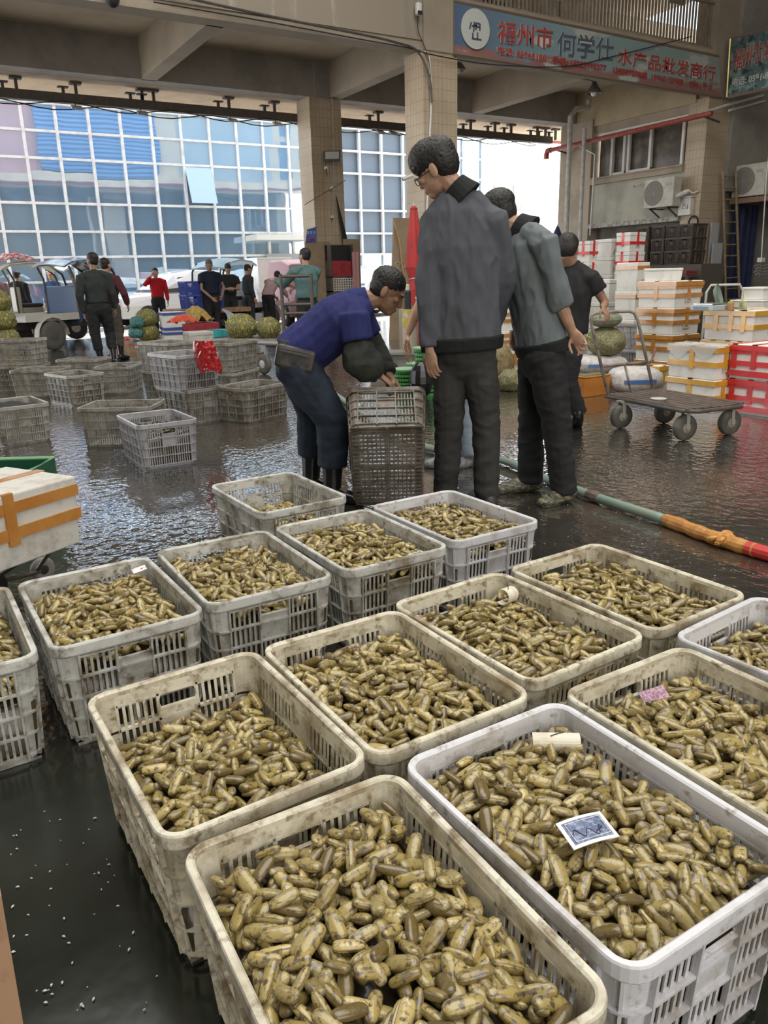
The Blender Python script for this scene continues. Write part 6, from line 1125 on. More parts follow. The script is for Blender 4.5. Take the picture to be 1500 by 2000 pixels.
def put_x(text, u0, v0, u1, v1, hpx, m, par, x, out=True, bold=0):
    a, b = on_x(u0, v0, x), on_x(u1, v1, x); h = (on_x(u0, v0-hpx, x)-a).length; me = text_mesh(text, 1, 0, 0); xs = [v.co.x for v in me.vertices]; x0, w0 = min(xs), max(xs)-min(xs); e = b-a; L0 = e.length; e.normalize(); sx, sz = L0/w0, h/.88
    for off, mm, dx, nn in ((.007, M_sw, .012, 'outline'), (bold, m, 0, 'lettering')):
        if nn == 'outline' and not out: continue
        me = text_mesh(text, 1, .004, off/sz); me.transform(Matrix.Translation((-x0, 0, 0))); me.transform(Matrix(((0, 0, -1, 0), (e.y*sx, 0, 0, 0), (e.z*sx, sz, 0, 0), (0, 0, 0, 1)))); me.transform(Matrix.Translation(a+Vector((dx, 0, 0))-par.location)); me.name = nn; me.materials.clear(); me.materials.append(mm); o = bpy.data.objects.new(nn, me); COL.objects.link(o); o.parent = par
put_x('福州市', 1432, 134, 1487, 120, 38, M_sred, s2, x2-.03); put_x('祥', 1491, 119, 1512, 114, 38, M_sred, s2, x2-.03); put_x('电话: 0591-8', 1430, 168, 1500, 153, 15, M_sw, s2, x2-.03, out=False, bold=.002)
rg = thing('balcony_railing', 'rusty upright bar railing of the upper floor above the long sign', 'railing', (14.6, 14.3, 6.45)); rm_ = MB()
for i in range(72): x_ = 10.55+i*.11; rm_.bx(x_-.018, x_+.018, 14.26, 14.30, 6.48, 7.5)
rm_.build('balusters', mat('rusty_brown_bars', (.24, .19, .14), .7, c2=(.33, .28, .22), sc_=5), rg, world=True); MB().bx(10.5, 18.45, 14.24, 14.32, 7.46, 7.52).bx(10.5, 18.45, 14.24, 14.32, 6.5, 6.55).build('rails', mat('rusty_brown_bars', (.24, .19, .14)), rg, world=True)
for x_, m_, lab in ((12.4, mat('orange_cloth', (.40, .18, .07), .8), 'orange cloth hanging behind the balcony railing'), (15.2, mat('cream_cloth', (.5, .42, .3), .8), 'cream cloth over the top of the balcony railing'), (16.9, mat('cream_cloth', (.5, .42, .3)), 'long cream cloth over the balcony railing near the right column')):
    solid('hanging_cloth', MB().sheet([[Vector((x_+.07*i, 14.36+.02*math.sin(i*1.3), 7.6-.09*j)) for j in range(7 if x_ < 13 else 4)] for i in range(9)], .01), m_, lab, 'cloth', origin=(x_, 14.36, 7))
sh = MB()
for x_ in (10.9, 11.5, 12.3): sh.bar((x_, 14.7, 6.46), (x_, 14.7, 7.8), .03).bar((x_, 15.3, 6.46), (x_, 15.3, 7.8), .03)
for z_ in (6.8, 7.2, 7.6): sh.bx(10.85, 12.35, 14.7, 15.3, z_, z_+.02)
solid('storage_rack', sh, M_pipe, 'metal storage rack on the upper floor behind the railing', 'rack', origin=(11.6, 15, 6.46))
# ================================================================ MIDDLE DISTANCE
M_card = mat('cardboard', (.36, .27, .18), .8, c2=(.29, .21, .14), sc_=3)
a = on_z(762, 661); a = on_y(762, 661, 13.9); a.z = 0; b = on_y(834, 661, a.y); b.z = 0; at_, bt_ = on_y(770, 425, a.y+.06), on_y(836, 428, a.y+.06)
bd_ = thing('cardboard_sheet', 'tall brown cardboard sheet with a chalk heart leaning by the inner column', 'cardboard', (a+b)/2); f_ = Vector((0, .05, 0)); MB().hexa([a, b, b+f_, a+f_, at_, bt_, bt_+f_, at_+f_]).build('sheet', M_card, bd_, world=True)
hc = on_y(783, 520, a.y); hh = [hc+Vector((.12*(16*math.sin(t)**3)/16, 0, .11*(13*math.cos(t)-5*math.cos(2*t)-2*math.cos(3*t)-math.cos(4*t))/16)) for t in [2*PI*i/30 for i in range(30)]]
t_ = [(p.z-a.z)/(at_.z-a.z) for p in hh]; hh = [Vector((p.x, a.y+(at_.y-a.y)*k-.012+(b.y-a.y)*((p.x-a.x)/(b.x-a.x)), p.z)) for p, k in zip(hh, t_)]; MB().tube(hh, .008, 5, closed=True).build('chalk_heart', mat('chalk', (.55, .48, .40), .9), bd_, world=True)
k1 = [on_y(768, 428, a.y-.05), on_y(780, 470, a.y-.05), on_y(786, 520, a.y-.05), on_y(795, 575, a.y-.05)]; solid('rope', MB().tube(spl(k1), .014, 6), mat('ochre_rope', (.50, .30, .14), .7), 'thin ochre rope hanging over the cardboard sheet', 'rope', origin=k1[1])
k = on_z(812, 690); um = thing('patio_umbrella', 'folded red umbrella standing in front of the cardboard sheet', 'umbrella', (k.x, k.y, 0)); zt_ = P(811, 402, k.dot(FW)).z
prf = []; n_ = 16; fb_ = MB(); lv = [(.02, zt_), (.055, zt_-.04), (.05, zt_-.06), (.10, zt_-.5), (.13, zt_-.95), (.085, zt_-1.13), (.12, zt_-1.3), (.10, zt_-1.55)]
vs = []
for r, z in lv:
    for j in range(n_): t = 2*PI*j/n_; rr2 = r*(1+.18*(j % 2)); vs.append((rr2*math.cos(t), rr2*math.sin(t), z))
fb_.add(vs, [(i*n_+j, i*n_+(j+1) % n_, (i+1)*n_+(j+1) % n_, (i+1)*n_+j) for i in range(len(lv)-1) for j in range(n_)]+[tuple(range(n_))]); fb_.build('canopy', mat('red_canvas', (.50, .05, .05), .75, c2=(.38, .04, .04), sc_=6), um, smooth=False)
MB().cyl((0, 0, 0), (0, 0, zt_+.06), .02, 8).build('pole', M_pipe, um); MB().tube([(.095*math.cos(t), .095*math.sin(t), zt_-1.13+.01*math.sin(2*t)) for t in [2*PI*i/16 for i in range(16)]], .008, 5, closed=True).build('tie_string', M_white, um); MB().lathe([(.2, 0), (.2, .06), (.03, .08)], n=16).build('base', M_steel, um)
# yellow labelled carton, black bottle, canister
k = P(801, 640, 11.6); x_, y_ = k.x, k.y; ct_ = thing('carton', 'tall white carton with a yellow label behind the bending man', 'carton', (x_, y_, 0), R_(-20)); MB().bx(-.14, .14, -.12, .12, 0, .80).build('carton_body', mat('carton_white', (.52, .47, .38), .7), ct_); MB().bx(-.143, .143, -.124, -.118, .56, .80).build('yellow_label', mat('label_yellow', (.55, .42, .05), .5, c2=(.55, .55, .5), sc_=8, thr=(.5, .55)), ct_)
k = P(796, 580, 11.6); t_ = thing('spray_bottle', 'black bottle with pale cap on the yellow labelled carton', 'bottle', (k.x, k.y, .80)); MB().lathe([(.05, 0), (.05, .24), (.03, .27)], n=14).build('bottle_body', M_black, t_); MB().lathe([(.032, .26), (.032, .34), (.02, .35)], n=12).build('cap', M_pipe, t_)
k = P(820, 590, 11.3); t_ = thing('steel_canister', 'silver canister on a stand beside the carton', 'canister', (k.x, k.y, .78)); MB().lathe([(.06, 0), (.06, .16), (.065, .17), (.065, .2), (.03, .21)], n=16).build('canister_body', mat('dull_silver', (.5, .5, .5), .35, metal=.7), t_); MB().lathe([(.07, -.05), (.07, 0)], n=14).build('saucer', M_white, t_); MB().lathe([(.05, -.78), (.05, -.05)], n=10).build('stand', M_redpaint, t_)
k = P(765, 690, 10.7); x_, y_ = k.x, k.y; ps_ = thing('platform_scale', 'low steel platform scale with black wheels behind the crates', 'scale', (x_, y_, 0)); MB().bar(-RT*.32+UP*.27, RT*.42+UP*.27, .45, .035).build('platform', mat('brushed_plate', (.33, .33, .30), .4, metal=.5), ps_); MB().bar(-RT*.3+UP*.14, RT*.4+UP*.14, .3, .2).build('base', mat('grey_scale_body', (.30, .29, .27), .6), ps_)
for s_ in (-1, 1): wheel(ps_, RT*(.0+.36*(s_ > 0))-FW*.20+UP*.08, FW, .08, .04)
solid('black_bag', MB().ell((P(822, 650, 8.3).x, P(822, 650, 8.3).y, .2), (.13, .13, .2), None, 14, 9), mat('glossy_black', (.015, .015, .018), .2), 'glossy black bag on the floor left of the tall man', 'bag', origin=(P(822, 650, 8.3).x, P(822, 650, 8.3).y, 0))
# green baskets
M_green = mat('bright_green_plastic', (.10, .42, .11), .4, c2=(.07, .30, .08), sc_=9)
def gbasket(p, z, label):
    r_ = thing('green_basket', label, 'basket', (p.x, p.y, z)); H_, r0, r1 = .27, .115, .15; rings = MB(); bars = MB()
    for q in range(6): zz = .01+(H_-.05)*q/5; rr2 = r0+(r1-r0)*zz/H_; rings.lathe([(rr2-.004, zz), (rr2+.002, zz), (rr2+.003, zz+.024), (rr2-.003, zz+.024), (rr2-.004, zz)], n=28)
    for q in range(28): t = 2*PI*q/28; bars.bar((r0*math.cos(t), r0*math.sin(t), .01), ((r1-.002)*math.cos(t), (r1-.002)*math.sin(t), H_), .008, .004)
    rings.build('rings', M_green, r_); bars.build('staves', M_green, r_); MB().lathe([(r1-.006, H_-.02), (r1+.012, H_-.015), (r1+.014, H_), (r1-.004, H_)], n=28).build('rim', mat('pale_green_plastic', (.28, .55, .30), .4), r_); MB().lathe([(.002, 0), (r0, 0), (r0, .012), (.002, .012)], n=20).build('base', M_green, r_); MB().lathe([(.002, H_-.04), (r1-.02, H_-.05), (r1-.02, H_-.07), (.002, H_-.07)], n=18).build('contents', mat('drab_shells', (.13, .13, .07)), r_)
k = P(794, 735, 8.75); gbasket(k, 0, 'green plastic basket on the floor, left of the pair next to it'); k = P(835, 735, 8.5); gbasket(k, 0, 'green plastic basket nearest the tall man, at the bottom'); gbasket(k, .25, 'green plastic basket nested on top of another beside the tall man'); k = P(820, 720, 9.3); gbasket(k, .0, 'green plastic basket behind the other green ones')
# stuff at the outer column
cw_ = on_y(600, 475, 18.5); x0, x1 = on_y(596, 500, 18.5).x, on_y(645, 500, 18.5).x
solid('cardboard_wrap', MB().bx(x0, x1, 18.45, 18.50, 0, on_y(620, 472, 18.5).z), M_card, 'brown cardboard strapped to the left of the outer column', 'cardboard', origin=(x0, 18.45, 0))
x2_, x3_ = on_y(672, 500, 18.4).x, on_y(702, 500, 18.4).x; solid('cardboard_wrap', MB().bx(x2_, x3_, 18.36, 18.41, 0, on_y(690, 467, 18.4).z), M_card, 'brown cardboard strapped to the right of the outer column', 'cardboard', origin=(x2_, 18.4, 0))
rk = thing('shelf_unit', 'small shelf of red and white baskets fixed to the outer column', 'shelf', (x1, 18.2, 0)); zz = [on_y(660, v, 18.2).z for v in (568, 540, 510, 478)]; xa, xb = on_y(642, 500, 18.2).x, on_y(686, 500, 18.2).x
MB().bx(xa, xb, 18.1, 18.4, zz[0]-.03, zz[0]).bx(xa, xb, 18.1, 18.4, zz[1]-.02, zz[1]).bx(xa, xa+.03, 18.1, 18.4, 0, zz[3]).bx(xb-.03, xb, 18.1, 18.4, 0, zz[3]).build('frame', M_steel, rk, world=True)
bq = MB()
for q in range(9): bq.bar((xa+.05+(xb-xa-.1)*q/8, 18.08, zz[0]), (xa+.05+(xb-xa-.1)*q/8, 18.08, zz[1]-.05), .02)
for q in range(6): z_ = zz[0]+(zz[1]-.05-zz[0])*q/5; bq.bar((xa+.04, 18.08, z_), (xb-.04, 18.08, z_), .02)
tag(bq.build('wire_basket', M_white, origin=(xa, 18.08, zz[0])), 'white wire basket on the shelf of the outer column', 'basket')
solid('red_basket', MB().bx(xa+.03, xb-.05, 18.12, 18.36, zz[1], zz[2]), mat('red_plastic', (.42, .04, .05), .5, c2=(.25, .03, .04), sc_=8), 'red plastic basket on the shelf of the outer column', 'basket', origin=(xa, 18.2, zz[1]))
solid('black_box', MB().bx(xa, xb-.05, 18.3, 18.36, zz[2]+.02, zz[3]), M_black, 'black box above the red basket on the outer column', 'box', origin=(xa, 18.3, zz[2]))
solid('pink_cloth', MB().sheet([[Vector((on_y(686+1.6*i, 500, 18.1).x, 18.05+.03*math.sin(i*1.9), on_y(690, 492, 18.1).z-(.95*j/8)*(1-.12*abs(i-4)*(j < 3)))) for j in range(9)] for i in range(9)], .012), mat('pink_fabric', (.60, .33, .32), .85), 'pink cloth hanging on the right of the outer column', 'cloth', origin=on_y(690, 500, 18.1))
k = on_y(657, 382, 18.5); k2 = on_y(682, 480, 18.5); k3 = on_y(672, 480, 18.5); solid('black_cloth', MB().prism([k, k2, k3, on_y(664, 430, 18.5)], (0, .04, 0)), M_black, 'folded black cloth hanging as a narrow triangle on the outer column', 'cloth', origin=k)
po = thing('poster', 'small purple blue poster with white lettering on the outer column', 'poster', on_y(606, 460, 18.6)); q = [on_y(597, 474, 18.44), on_y(618, 474, 18.44), on_y(618, 443, 18.44), on_y(600, 448, 18.44)]; MB().prism(q, (0, .02, 0)).build('poster_sheet', mat('purple_blue_print', (.10, .10, .42), .5, c2=(.08, .25, .6), sc_=4), po, world=True)
pm = MB(); c_ = on_y(608, 454, 18.425)
for q_ in range(3): cx_ = c_+Vector((.085*(q_-1), 0, 0)); pm.bar(cx_-UP*.035, cx_+UP*.035, .01).bar(cx_-Vector((.03, 0, 0))+UP*.01, cx_+Vector((.03, 0, 0))+UP*.015, .01).bar(cx_-Vector((.03, 0, 0.03)), cx_+Vector((.025, 0, -.01)), .01)
pm.build('white_characters', M_white, po, world=True); c_ = on_y(609, 471, 18.42); MB().tube([c_+Vector((.07*math.cos(t), 0, .06*math.sin(t))) for t in [PI*i/12 for i in range(13)]], .016, 6).build('red_ring', mat('poster_red', (.6, .03, .08), .5), po, world=True)
# flat trolley with net bags, its handle held by the man in teal
fa = P(420, 660, 11.7); fb2 = P(575, 680, 10.6); fd_ = (Vector((fb2.x, fb2.y, 0))-Vector((fa.x, fa.y, 0))); Lf = fd_.length; fx = fd_.normalized(); fy = Vector((-fx.y, fx.x, 0)); fo = Vector((fa.x, fa.y, 0)); ft = thing('flat_trolley', 'grey tube flat trolley carrying yellow net bags, tall handle at its right end', 'trolley', fo); Zt = .42
mm2 = MB().tube([UP*Zt, fx*Lf+UP*Zt, fx*Lf+fy*.7+UP*Zt, fy*.7+UP*Zt], .03, 10, closed=True)
for q in range(9): mm2.tube([fx*Lf*q/8+UP*(Zt+.01), fx*Lf*q/8+fy*.7+UP*(Zt+.01)], .012, 6)
for q in range(5): mm2.tube([fy*.14*(q+.5)+UP*(Zt+.02), fx*Lf+fy*.14*(q+.5)+UP*(Zt+.02)], .010, 6)
mm2.build('platform', mat('dull_galvanised', (.33, .32, .30), .5, metal=.3), ft); hx_ = P(553, 620, 11.2)-fo; hx_.z = 0
MB().tube([hx_+UP*.4, hx_+UP*1.33], .028, 8).tube([hx_+RT*.42+UP*.4, hx_+RT*.42+UP*1.33], .028, 8).tube([hx_+UP*.92, hx_+RT*.42+UP*.92], .022, 8).tube([hx_+UP*.80, hx_+RT*.42+UP*.80], .022, 8).tube([hx_+UP*1.3, hx_+RT*.42+UP*1.3], .022, 8).build('handle', M_steel, ft)
for u, d_ in ((474, 11.1), (514, 10.9)): p = P(u, 700, d_)-fo; wheel(ft, (p.x, p.y, .14), fy, .14, .06, M_tyre)
MB().tube([P(474, 690, 11.1)-fo, P(514, 690, 10.9)-fo], .02, 6).build('axle_bar', M_steel, ft)
for u, d_ in ((437, 11.9), (560, 11.3)): p = P(u, 700, d_)-fo; wheel(ft, (p.x, p.y, .14), fy, .14, .06, M_tyre)
k = P(471, 640, 11.7); netbag((k.x, k.y, .45), .225, 'large yellow net bag at the left on the flat trolley', flat=.88); k = P(524, 640, 11.6); netbag((k.x, k.y, .45), .175, 'smaller yellow net bag at the right on the flat trolley', flat=.95)
for i, (u, z_) in enumerate(((-2, 0), (2, .33), (0, .62), (-4, .9))): k = P(u, 600, 12.6); netbag((k.x, k.y, z_), .21, ('lowest', 'second', 'third', 'topmost')[i]+' yellow net bag in the column of bags at the left edge', flat=.85, cord=False)
k = P(290, 650, 15.6); netbag((k.x, k.y, .18), .21, 'lower of two yellow net bags stacked beside the blue edged boxes', flat=.85); netbag((k.x, k.y, .47), .21, 'upper of two yellow net bags stacked beside the blue edged boxes', flat=.85)
solid('pallet', MB().bx(k.x-.5, k.x+.7, k.y-.4, k.y+.4, 0, .17), mat('raw_wood', (.36, .22, .13)), 'low pallet under the stacked yellow net bags', 'pallet', origin=(k.x, k.y, 0))
for i, (u, z_) in enumerate(((266, .0), (265, .25), (270, .45))): kk = P(u, 650, 15.3); netbag((kk.x, kk.y, z_), .14, ('lowest', 'middle', 'top')[i]+' small teal net bag left of the yellow pair', M_nett, flat=.85, cord=False)
# white boxes with blue edges, plain white box, red and cyan things
M_bt = mat('blue_tape', (.05, .09, .35), .4)
x_ = P(320, 640, 15.0); foam_box(x_.x, x_.y, .42, .55, .36, 0, rz=-8, label='lower white box with dark blue edge tape', tape=M_bt, pattern=('top',), grip=False); foam_box(x_.x, x_.y, .42, .55, .36, .362, rz=-8, label='upper white box with dark blue edge tape', tape=M_bt, pattern=('top', 'low'), grip=False)
x_ = P(372, 655, 12.9); foam_box(x_.x-.02, x_.y, .40, .42, .22, .25, rz=-4, m=M_foamd, label='plain grimy white box in front of the old man', grip=False); foam_box(x_.x+.02, x_.y, .40, .42, .245, 0, rz=-4, m=M_foamd, label='low brown taped box under the plain white box', tape=M_tape, pattern=('mid',), grip=False)
def rag(p, sz, m, label, nm='plastic_bag', cat='bag', seed=1, droop=0):
    p = Vector(p); g_ = []
    for i in range(15):
        row = []
        for j in range(13):
            a_, b_ = (i/14-.5), (j/12-.5); r2 = a_*a_+b_*b_; n_ = noise.noise(Vector((a_*6+seed, b_*6, seed)))+.6*noise.noise(Vector((a_*13, b_*13+seed, 2))); row.append(p+Vector((a_*sz[0]*(1-.25*abs(n_)), b_*sz[1]*(1-.25*abs(n_)), sz[2]*(max(0, 1-3.3*r2)+.33*n_)-droop*max(0, r2-.05)*3)))
        g_.append(row)
    return solid(nm, MB().sheet(g_, .004), m, label, cat, origin=p)
rag(P(357, 628, 14.2)*1.0, (.5, .4, .12), mat('orange_red_plastic', (.70, .10, .05), .4), 'orange red plastic bag behind the plain white box', seed=3); k = P(362, 630, 14.2); k.z = 0
rag(Vector((P(245, 640, 16.5).x, P(245, 640, 16.5).y, .03)), (.6, .5, .14), mat('bright_red_plastic', (.62, .04, .04), .4), 'crumpled red plastic on the street floor left of the net bags', seed=5)
rag(Vector((P(382, 615, 15.5).x, P(382, 615, 15.5).y, .55)), (.6, .5, .25), mat('yellow_rope_heap', (.50, .36, .10), .8, c2=(.35, .22, .08), sc_=18), 'heap of yellow netting on crates behind the white boxes', 'netting', 'netting', 7)
solid('crate_block', MB().bx(P(382, 615, 15.5).x-.35, P(382, 615, 15.5).x+.35, P(382, 615, 15.5).y-.3, P(382, 615, 15.5).y+.3, 0, .5), mat('red_plastic', (.42, .04, .05)), 'red fish crate under the heap of yellow netting', 'crate', origin=P(382, 640, 15.5))
for u, d_, lab in ((412, 14.2, 'left'), (428, 14.4, 'right')):
    k = P(u, 645, d_); t_ = thing('plastic_tub', lab+' turquoise rimmed tub beside the old man', 'tub', (k.x, k.y, 0)); MB().lathe([(.16, 0), (.2, .36), (.19, .36), (.15, .01)], n=18).build('tub_body', mat('pale_tub', (.45, .5, .5), .5), t_); MB().lathe([(.2, .30), (.215, .31), (.215, .42), (.19, .42)], n=18).build('rim', mat('turquoise_plastic', (.05, .42, .45), .4), t_)
# red plastic bag over the blue grey crate, black rags in the left crate
k = P(405, 690, 6.95); g_ = []
for i in range(19):
    row = []
    for j in range(17):
        a_, b_ = i/18-.5, j/16-.5; th = a_*2.6; n_ = noise.noise(Vector((a_*7, b_*7, 4)))+.5*noise.noise(Vector((a_*15, b_*15, 9))); w_ = .125*(1-.35*(b_+.5)**2)*(.7+.5*(b_+.5)); row.append(k+RT*(math.sin(th)*w_+.06*b_+.02*n_)-FW*(math.cos(th)*.10+.025*n_)+UP*(.115-.26*(b_+.5)+.03*n_-.04*abs(a_)))
    g_.append(row)
tp_ = [[g_[i][0].lerp(k+UP*.10+RT*-.02, t) for i in range(19)] for t in (0, .5, .98)]; solid('plastic_bag', MB().sheet(g_, .004).sheet(tp_, .004), mat('red_plastic_bag', (.48, .025, .03), .25, c2=(.36, .02, .02), sc_=12, coat=.3), 'crumpled red plastic bag hanging over the corner of the blue grey crate', 'bag', origin=k)
rag(Vector((.66, 7.15, .29)), (.34, .30, .05), mat('black_rag', (.03, .03, .032), .6), 'black wet rags lying in the crate at the left edge', 'rag', 'rag', 11)
# water jet from the old man's hose
jh = P(435, 604, 16.9); jt = P(458, 628, 12.2); solid('water_jet', MB().tube([jh, P(445, 611, 15.3), P(452, 619, 13.8), jt], [.015, .04, .07, .10], 10), mat('spray_water', (.8, .85, .9), .3, alpha=.35), 'thin jet of water sprayed over the net bags', 'water', origin=jh); bpy.data.objects['water_jet']['kind'] = 'stuff'
# ================================================================ VEHICLES
M_carw = mat('white_car_paint', (.80, .80, .80), .18, coat=.6); M_glass = mat('car_glass', (.05, .06, .07), .06, spec=.8); M_tyreb = mat('tyre_black', (.03, .03, .03), .7); M_bluep = mat('blue_cab_paint', (.03, .08, .20), .35, coat=.3)
def loft_car(root, secs, name, m):   # secs: list of (x, zlo, zhi, halfwidth_low, halfwidth_high)
    mb = MB(); vs = []; n = 8
    for x, z0, z1, h0, h1 in secs: zm = z0+(z1-z0)*.55; vs += [(x, -h0, z0), (x, -h0*1.03, zm), (x, -h1, z1-.03), (x, -h1*.85, z1), (x, h1*.85, z1), (x, h1, z1-.03), (x, h0*1.03, zm), (x, h0, z0)]
    mb.add(vs, [(i*n+j, i*n+(j+1) % n, (i+1)*n+(j+1) % n, (i+1)*n+j) for i in range(len(secs)-1) for j in range(n)]+[tuple(range(n)), tuple(reversed(range((len(secs)-1)*n, len(secs)*n)))]); o = mb.build(name, m, root, smooth=False); md = o.modifiers.new('b', 'BEVEL'); md.width = .03; md.segments = 2; md.angle_limit = .5; return o
def car(loc, rz, label, paint, L_=4.5, W_=1.85, H_=1.6, van=False):
    r_ = thing('car', label, 'car', loc, R_(rz)); w_ = W_/2; h = H_
    loft_car(r_, [(-L_/2, .45, .85*h*.62, w_*.8, w_*.75), (-L_/2+.15, .28, h*.55, w_*.95, w_*.85), (-L_*.22, .22, h*.60, w_, w_*.9), (L_*.1, .22, h*.60, w_, w_*.9), (L_*.42, .24, h*.62, w_, w_*.88), (L_/2, .4, h*.58, w_*.9, w_*.8)], 'body', paint)
    rf = [(-L_*.24, h*.58, h*.60, w_*.86, w_*.84), (-L_*.09, h*.58, h*.93, w_*.86, w_*.72), (L_*.05, h*.58, h, w_*.86, w_*.72), (L_*.28, h*.58, h*.97, w_*.86, w_*.72), (L_*.44, h*.58, h*.70, w_*.84, w_*.78)]
    if van: rf = [(-L_*.42, h*.5, h*.56, w_*.9, w_*.86), (-L_*.30, h*.5, h*.92, w_*.9, w_*.8), (0, h*.5, h, w_*.9, w_*.8), (L_*.44, h*.5, h, w_*.9, w_*.8), (L_*.48, h*.5, h*.6, w_*.9, w_*.8)]
    loft_car(r_, [(x, z0-.02, z1, a, b) for x, z0, z1, a, b in rf], 'roof', paint)
    for s in (-1, 1):
        pts = [(rf[0][0]+.25, rf[0][1]+.03), (rf[1][0]+.12, rf[1][2]-.10), (rf[3][0]-.05, rf[3][2]-.11), (rf[4][0]-.22, rf[4][1]+.06)]; y0 = s*w_*.87; y1 = s*w_*.77
        pm_ = [(x, y0 if z < h*.7 else y1, z) for x, z in pts]; MB().prism(pm_, (0, s*.03, 0)).build('side_window', M_glass, r_)
        for xx in (-L_*.3, L_*.3): wheel(r_, (xx, s*(w_-.08), .33), (0, 1, 0), .33, .2, M_tyreb, mat('alloy', (.45, .45, .46), .3, metal=.8))
        MB().bx(-L_/2-.0, -L_/2+.12, s*w_*.45, s*w_*.78, h*.40, h*.47).build('headlight', mat('lamp_glass', (.7, .7, .72), .1), r_)
    x0, z0, x1, z1 = rf[0][0], rf[0][2], rf[1][0], rf[1][2]; MB().hexa([(x0+.02, -w_*.72, z0+.02), (x0+.02, w_*.72, z0+.02), (x0+.06, w_*.72, z0), (x0+.06, -w_*.72, z0), (x1-.02, -w_*.62, z1-.04), (x1-.02, w_*.62, z1-.04), (x1+.03, w_*.62, z1-.06), (x1+.03, -w_*.62, z1-.06)]).build('windscreen', M_glass, r_)
    MB().bx(-L_/2-.02, -L_/2+.05, -.26, .26, .42, .54).build('number_plate', mat('plate_green', (.25, .5, .4), .5), r_); MB().bx(-L_/2+.0, -L_/2+.1, -w_*.7, w_*.7, h*.27, h*.33).build('bumper_grille', M_black, r_); return r_
k = P(350, 590, 25.0); car((k.x, k.y, 0), 8, 'white car with dark windows parked in the sun behind the net bags', M_carw, 4.7, 1.9, 1.62)
k = P(722, 590, 27.5); car((k.x, k.y, 0), 20, 'white car partly hidden behind the outer column and cardboard', M_carw, 4.4, 1.8, 1.65)
k = P(592, 590, 23.2); car((k.x, k.y, 0), 78, 'faded pinkish red van behind the man in teal', mat('faded_pink_paint', (.48, .27, .28), .35), 3.4, 1.5, 1.8, van=True)
def trike(loc, rz, label, cab, roof, flat=True, s=1.0, hood=False):
    r_ = thing('cargo_tricycle', label, 'tricycle', loc, R_(rz))   # front towards +X
    MB().bx(-1.3, -.05, -.55, .55, .58, .66).bx(-1.3, -.05, -.55, -.52, .66, .72).bx(-1.3, -.05, .52, .55, .66, .72).build('flat_bed', mat('pale_bed', (.58, .56, .52), .6), r_); MB().bx(-1.3, 1.1, -.1, .1, .42, .56).bar((-.75, -.5, .45), (-.75, .5, .45), .06).build('chassis', M_steel, r_)
    for sd in (-1, 1): wheel(r_, (-.75, sd*.55, .29), (0, 1, 0), .29, .12, mat('tricycle_tyre', (.12, .115, .10), .7), mat('hub_dark', (.10, .10, .10), .5)); MB().tube([(-.75+.36*math.cos(t), sd*.55, .29+.36*math.sin(t)) for t in [PI*i/8 for i in range(9)]], [(.08, .012)]*9, 6, side=(0, 1, 0)).build('mudguard', mat('pale_bed', (.58, .56, .52)), r_)
    wheel(r_, (1.25, 0, .27), (0, 1, 0), .27, .09, M_tyreb); MB().tube([(1.25, 0, .27), (1.05, 0, .8), (.95, 0, 1.1)], .035, 8).tube([(.95, -.32, 1.12), (.95, .32, 1.12)], .02, 8).build('fork', M_steel, r_)
    MB().bx(-.02, .08, -.5, .5, .5, 1.25).bx(.1, .55, -.3, .3, .58, .8).build('cab_back', cab, r_, bevel=.03); MB().bx(.85, .95, -.42, .42, .35, 1.05).build('leg_shield', cab, r_, bevel=.03); MB().bx(.12, .55, -.32, .32, .8, .88).build('seat', M_black, r_, bevel=.03)
    ps = [(-.25, 1.62), (-.05, 1.72), (.4, 1.76), (.75, 1.70), (1.0, 1.55)]; MB().sheet([[(x, -.55+1.1*j/8, z+.05*math.cos((j/8-.5)*PI)) for j in range(9)] for x, z in ps], .03).build('canopy', roof, r_)
    for sd in (-1, 1): MB().tube([(-.02, sd*.5, .6), (-.02, sd*.5, 1.4), (-.12, sd*.52, 1.64)], .022, 8).build('rear_post', M_steel, r_); MB().tube([(.9, sd*.42, .7), (1.12, sd*.46, 1.1), (1.02, sd*.5, 1.5), (.8, sd*.52, 1.69)], .024, 8).build('front_post', M_black, r_)
    MB().sheet([[(1.13-.12*abs(i/6-.3), -.42+.84*j/4, .98+.55*i/6) for j in range(5)] for i in range(7)], .01).build('windscreen', mat('clear_screen', (.6, .7, .75), .05, alpha=.25), r_); return r_
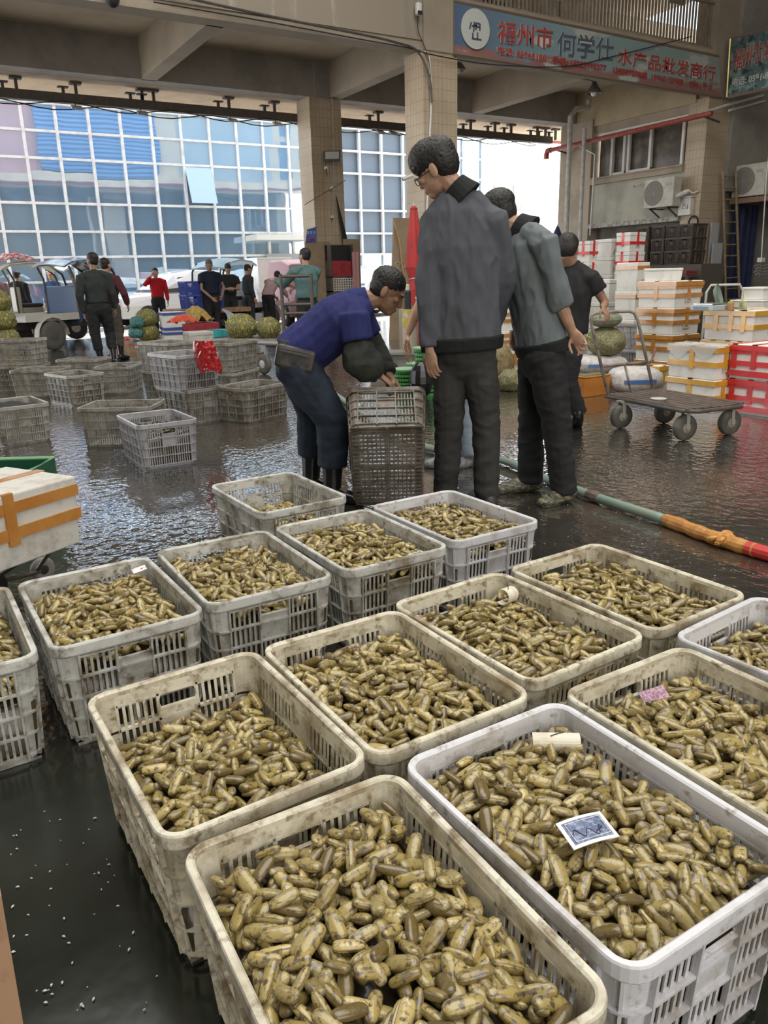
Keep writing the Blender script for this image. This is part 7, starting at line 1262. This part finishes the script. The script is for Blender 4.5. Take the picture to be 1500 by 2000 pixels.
k = on_z(110, 684)-Matrix.Rotation(R_(27), 3, 'Z') @ Vector((-.75, -.6, 0)); trike((k.x, k.y, 0), 27, 'blue cargo tricycle with a white flat bed and glossy canopy', M_bluep, mat('glossy_dark_canopy', (.10, .13, .20), .12, coat=.6, c2=(.5, .55, .6), sc_=3, thr=(.5, .6)))
k = P(140, 640, 22.0); trike((k.x, k.y, 0), 15, 'second cargo tricycle parked behind the blue one', mat('grey_cab', (.3, .3, .3), .5), mat('pale_canopy_t', (.5, .55, .58), .3))
k = P(38, 640, 18.6); trike((k.x, k.y, 0), 0, 'tricycle with a cream fabric canopy and red bundle on top at the left', mat('cream_cab', (.45, .42, .34), .5), mat('cream_fabric', (.55, .52, .42), .8)); rag(Vector((k.x+.1, k.y, 1.85)), (.9, .8, .15), mat('red_white_bundle', (.6, .12, .14), .7, c2=(.8, .75, .75), sc_=14, thr=(.5, .53)), 'red and white bundle on the cream tricycle canopy', 'bundle', 'bundle', 6)
k = P(466, 640, 20.9); trike((k.x, k.y, 0), -150, 'tricycle with a pale blue roof behind the man with the phone', mat('grey_cab', (.3, .3, .3)), mat('pale_blue_roof', (.45, .62, .70), .3))
k = P(520, 600, 26.0); foam_box(k.x-.2, k.y, 1.2, 1.0, 1.95, 0, label='tall white cargo box behind the tricycle with the pale blue roof', grip=False)
k = P(405, 620, 19.3); tk = thing('flat_truck', 'low wooden truck bed behind the old man', 'truck', (k.x, k.y, 0)); MB().bx(-.9, .9, -.6, .6, .55, .65).build('bed', mat('raw_wood', (.36, .22, .13)), tk)
for sd in (-.6, .6): wheel(tk, (sd, -.5, .27), (0, 1, 0), .27, .14, M_tyreb); wheel(tk, (sd, .5, .27), (0, 1, 0), .27, .14, M_tyreb)
M_bc = mat('blue_crate_plastic', (.06, .10, .42), .4)
for i in range(2):
    for j in range(2):
        c_ = copy_tree(proto, (k.x-.45+.5*i, k.y-.3, .65+.30*j), R_(0), ('lower' if j == 0 else 'upper')+(' left' if i == 0 else ' right')+' blue crate on the truck bed', 'blue crates on the truck bed', mm_(M_bc))
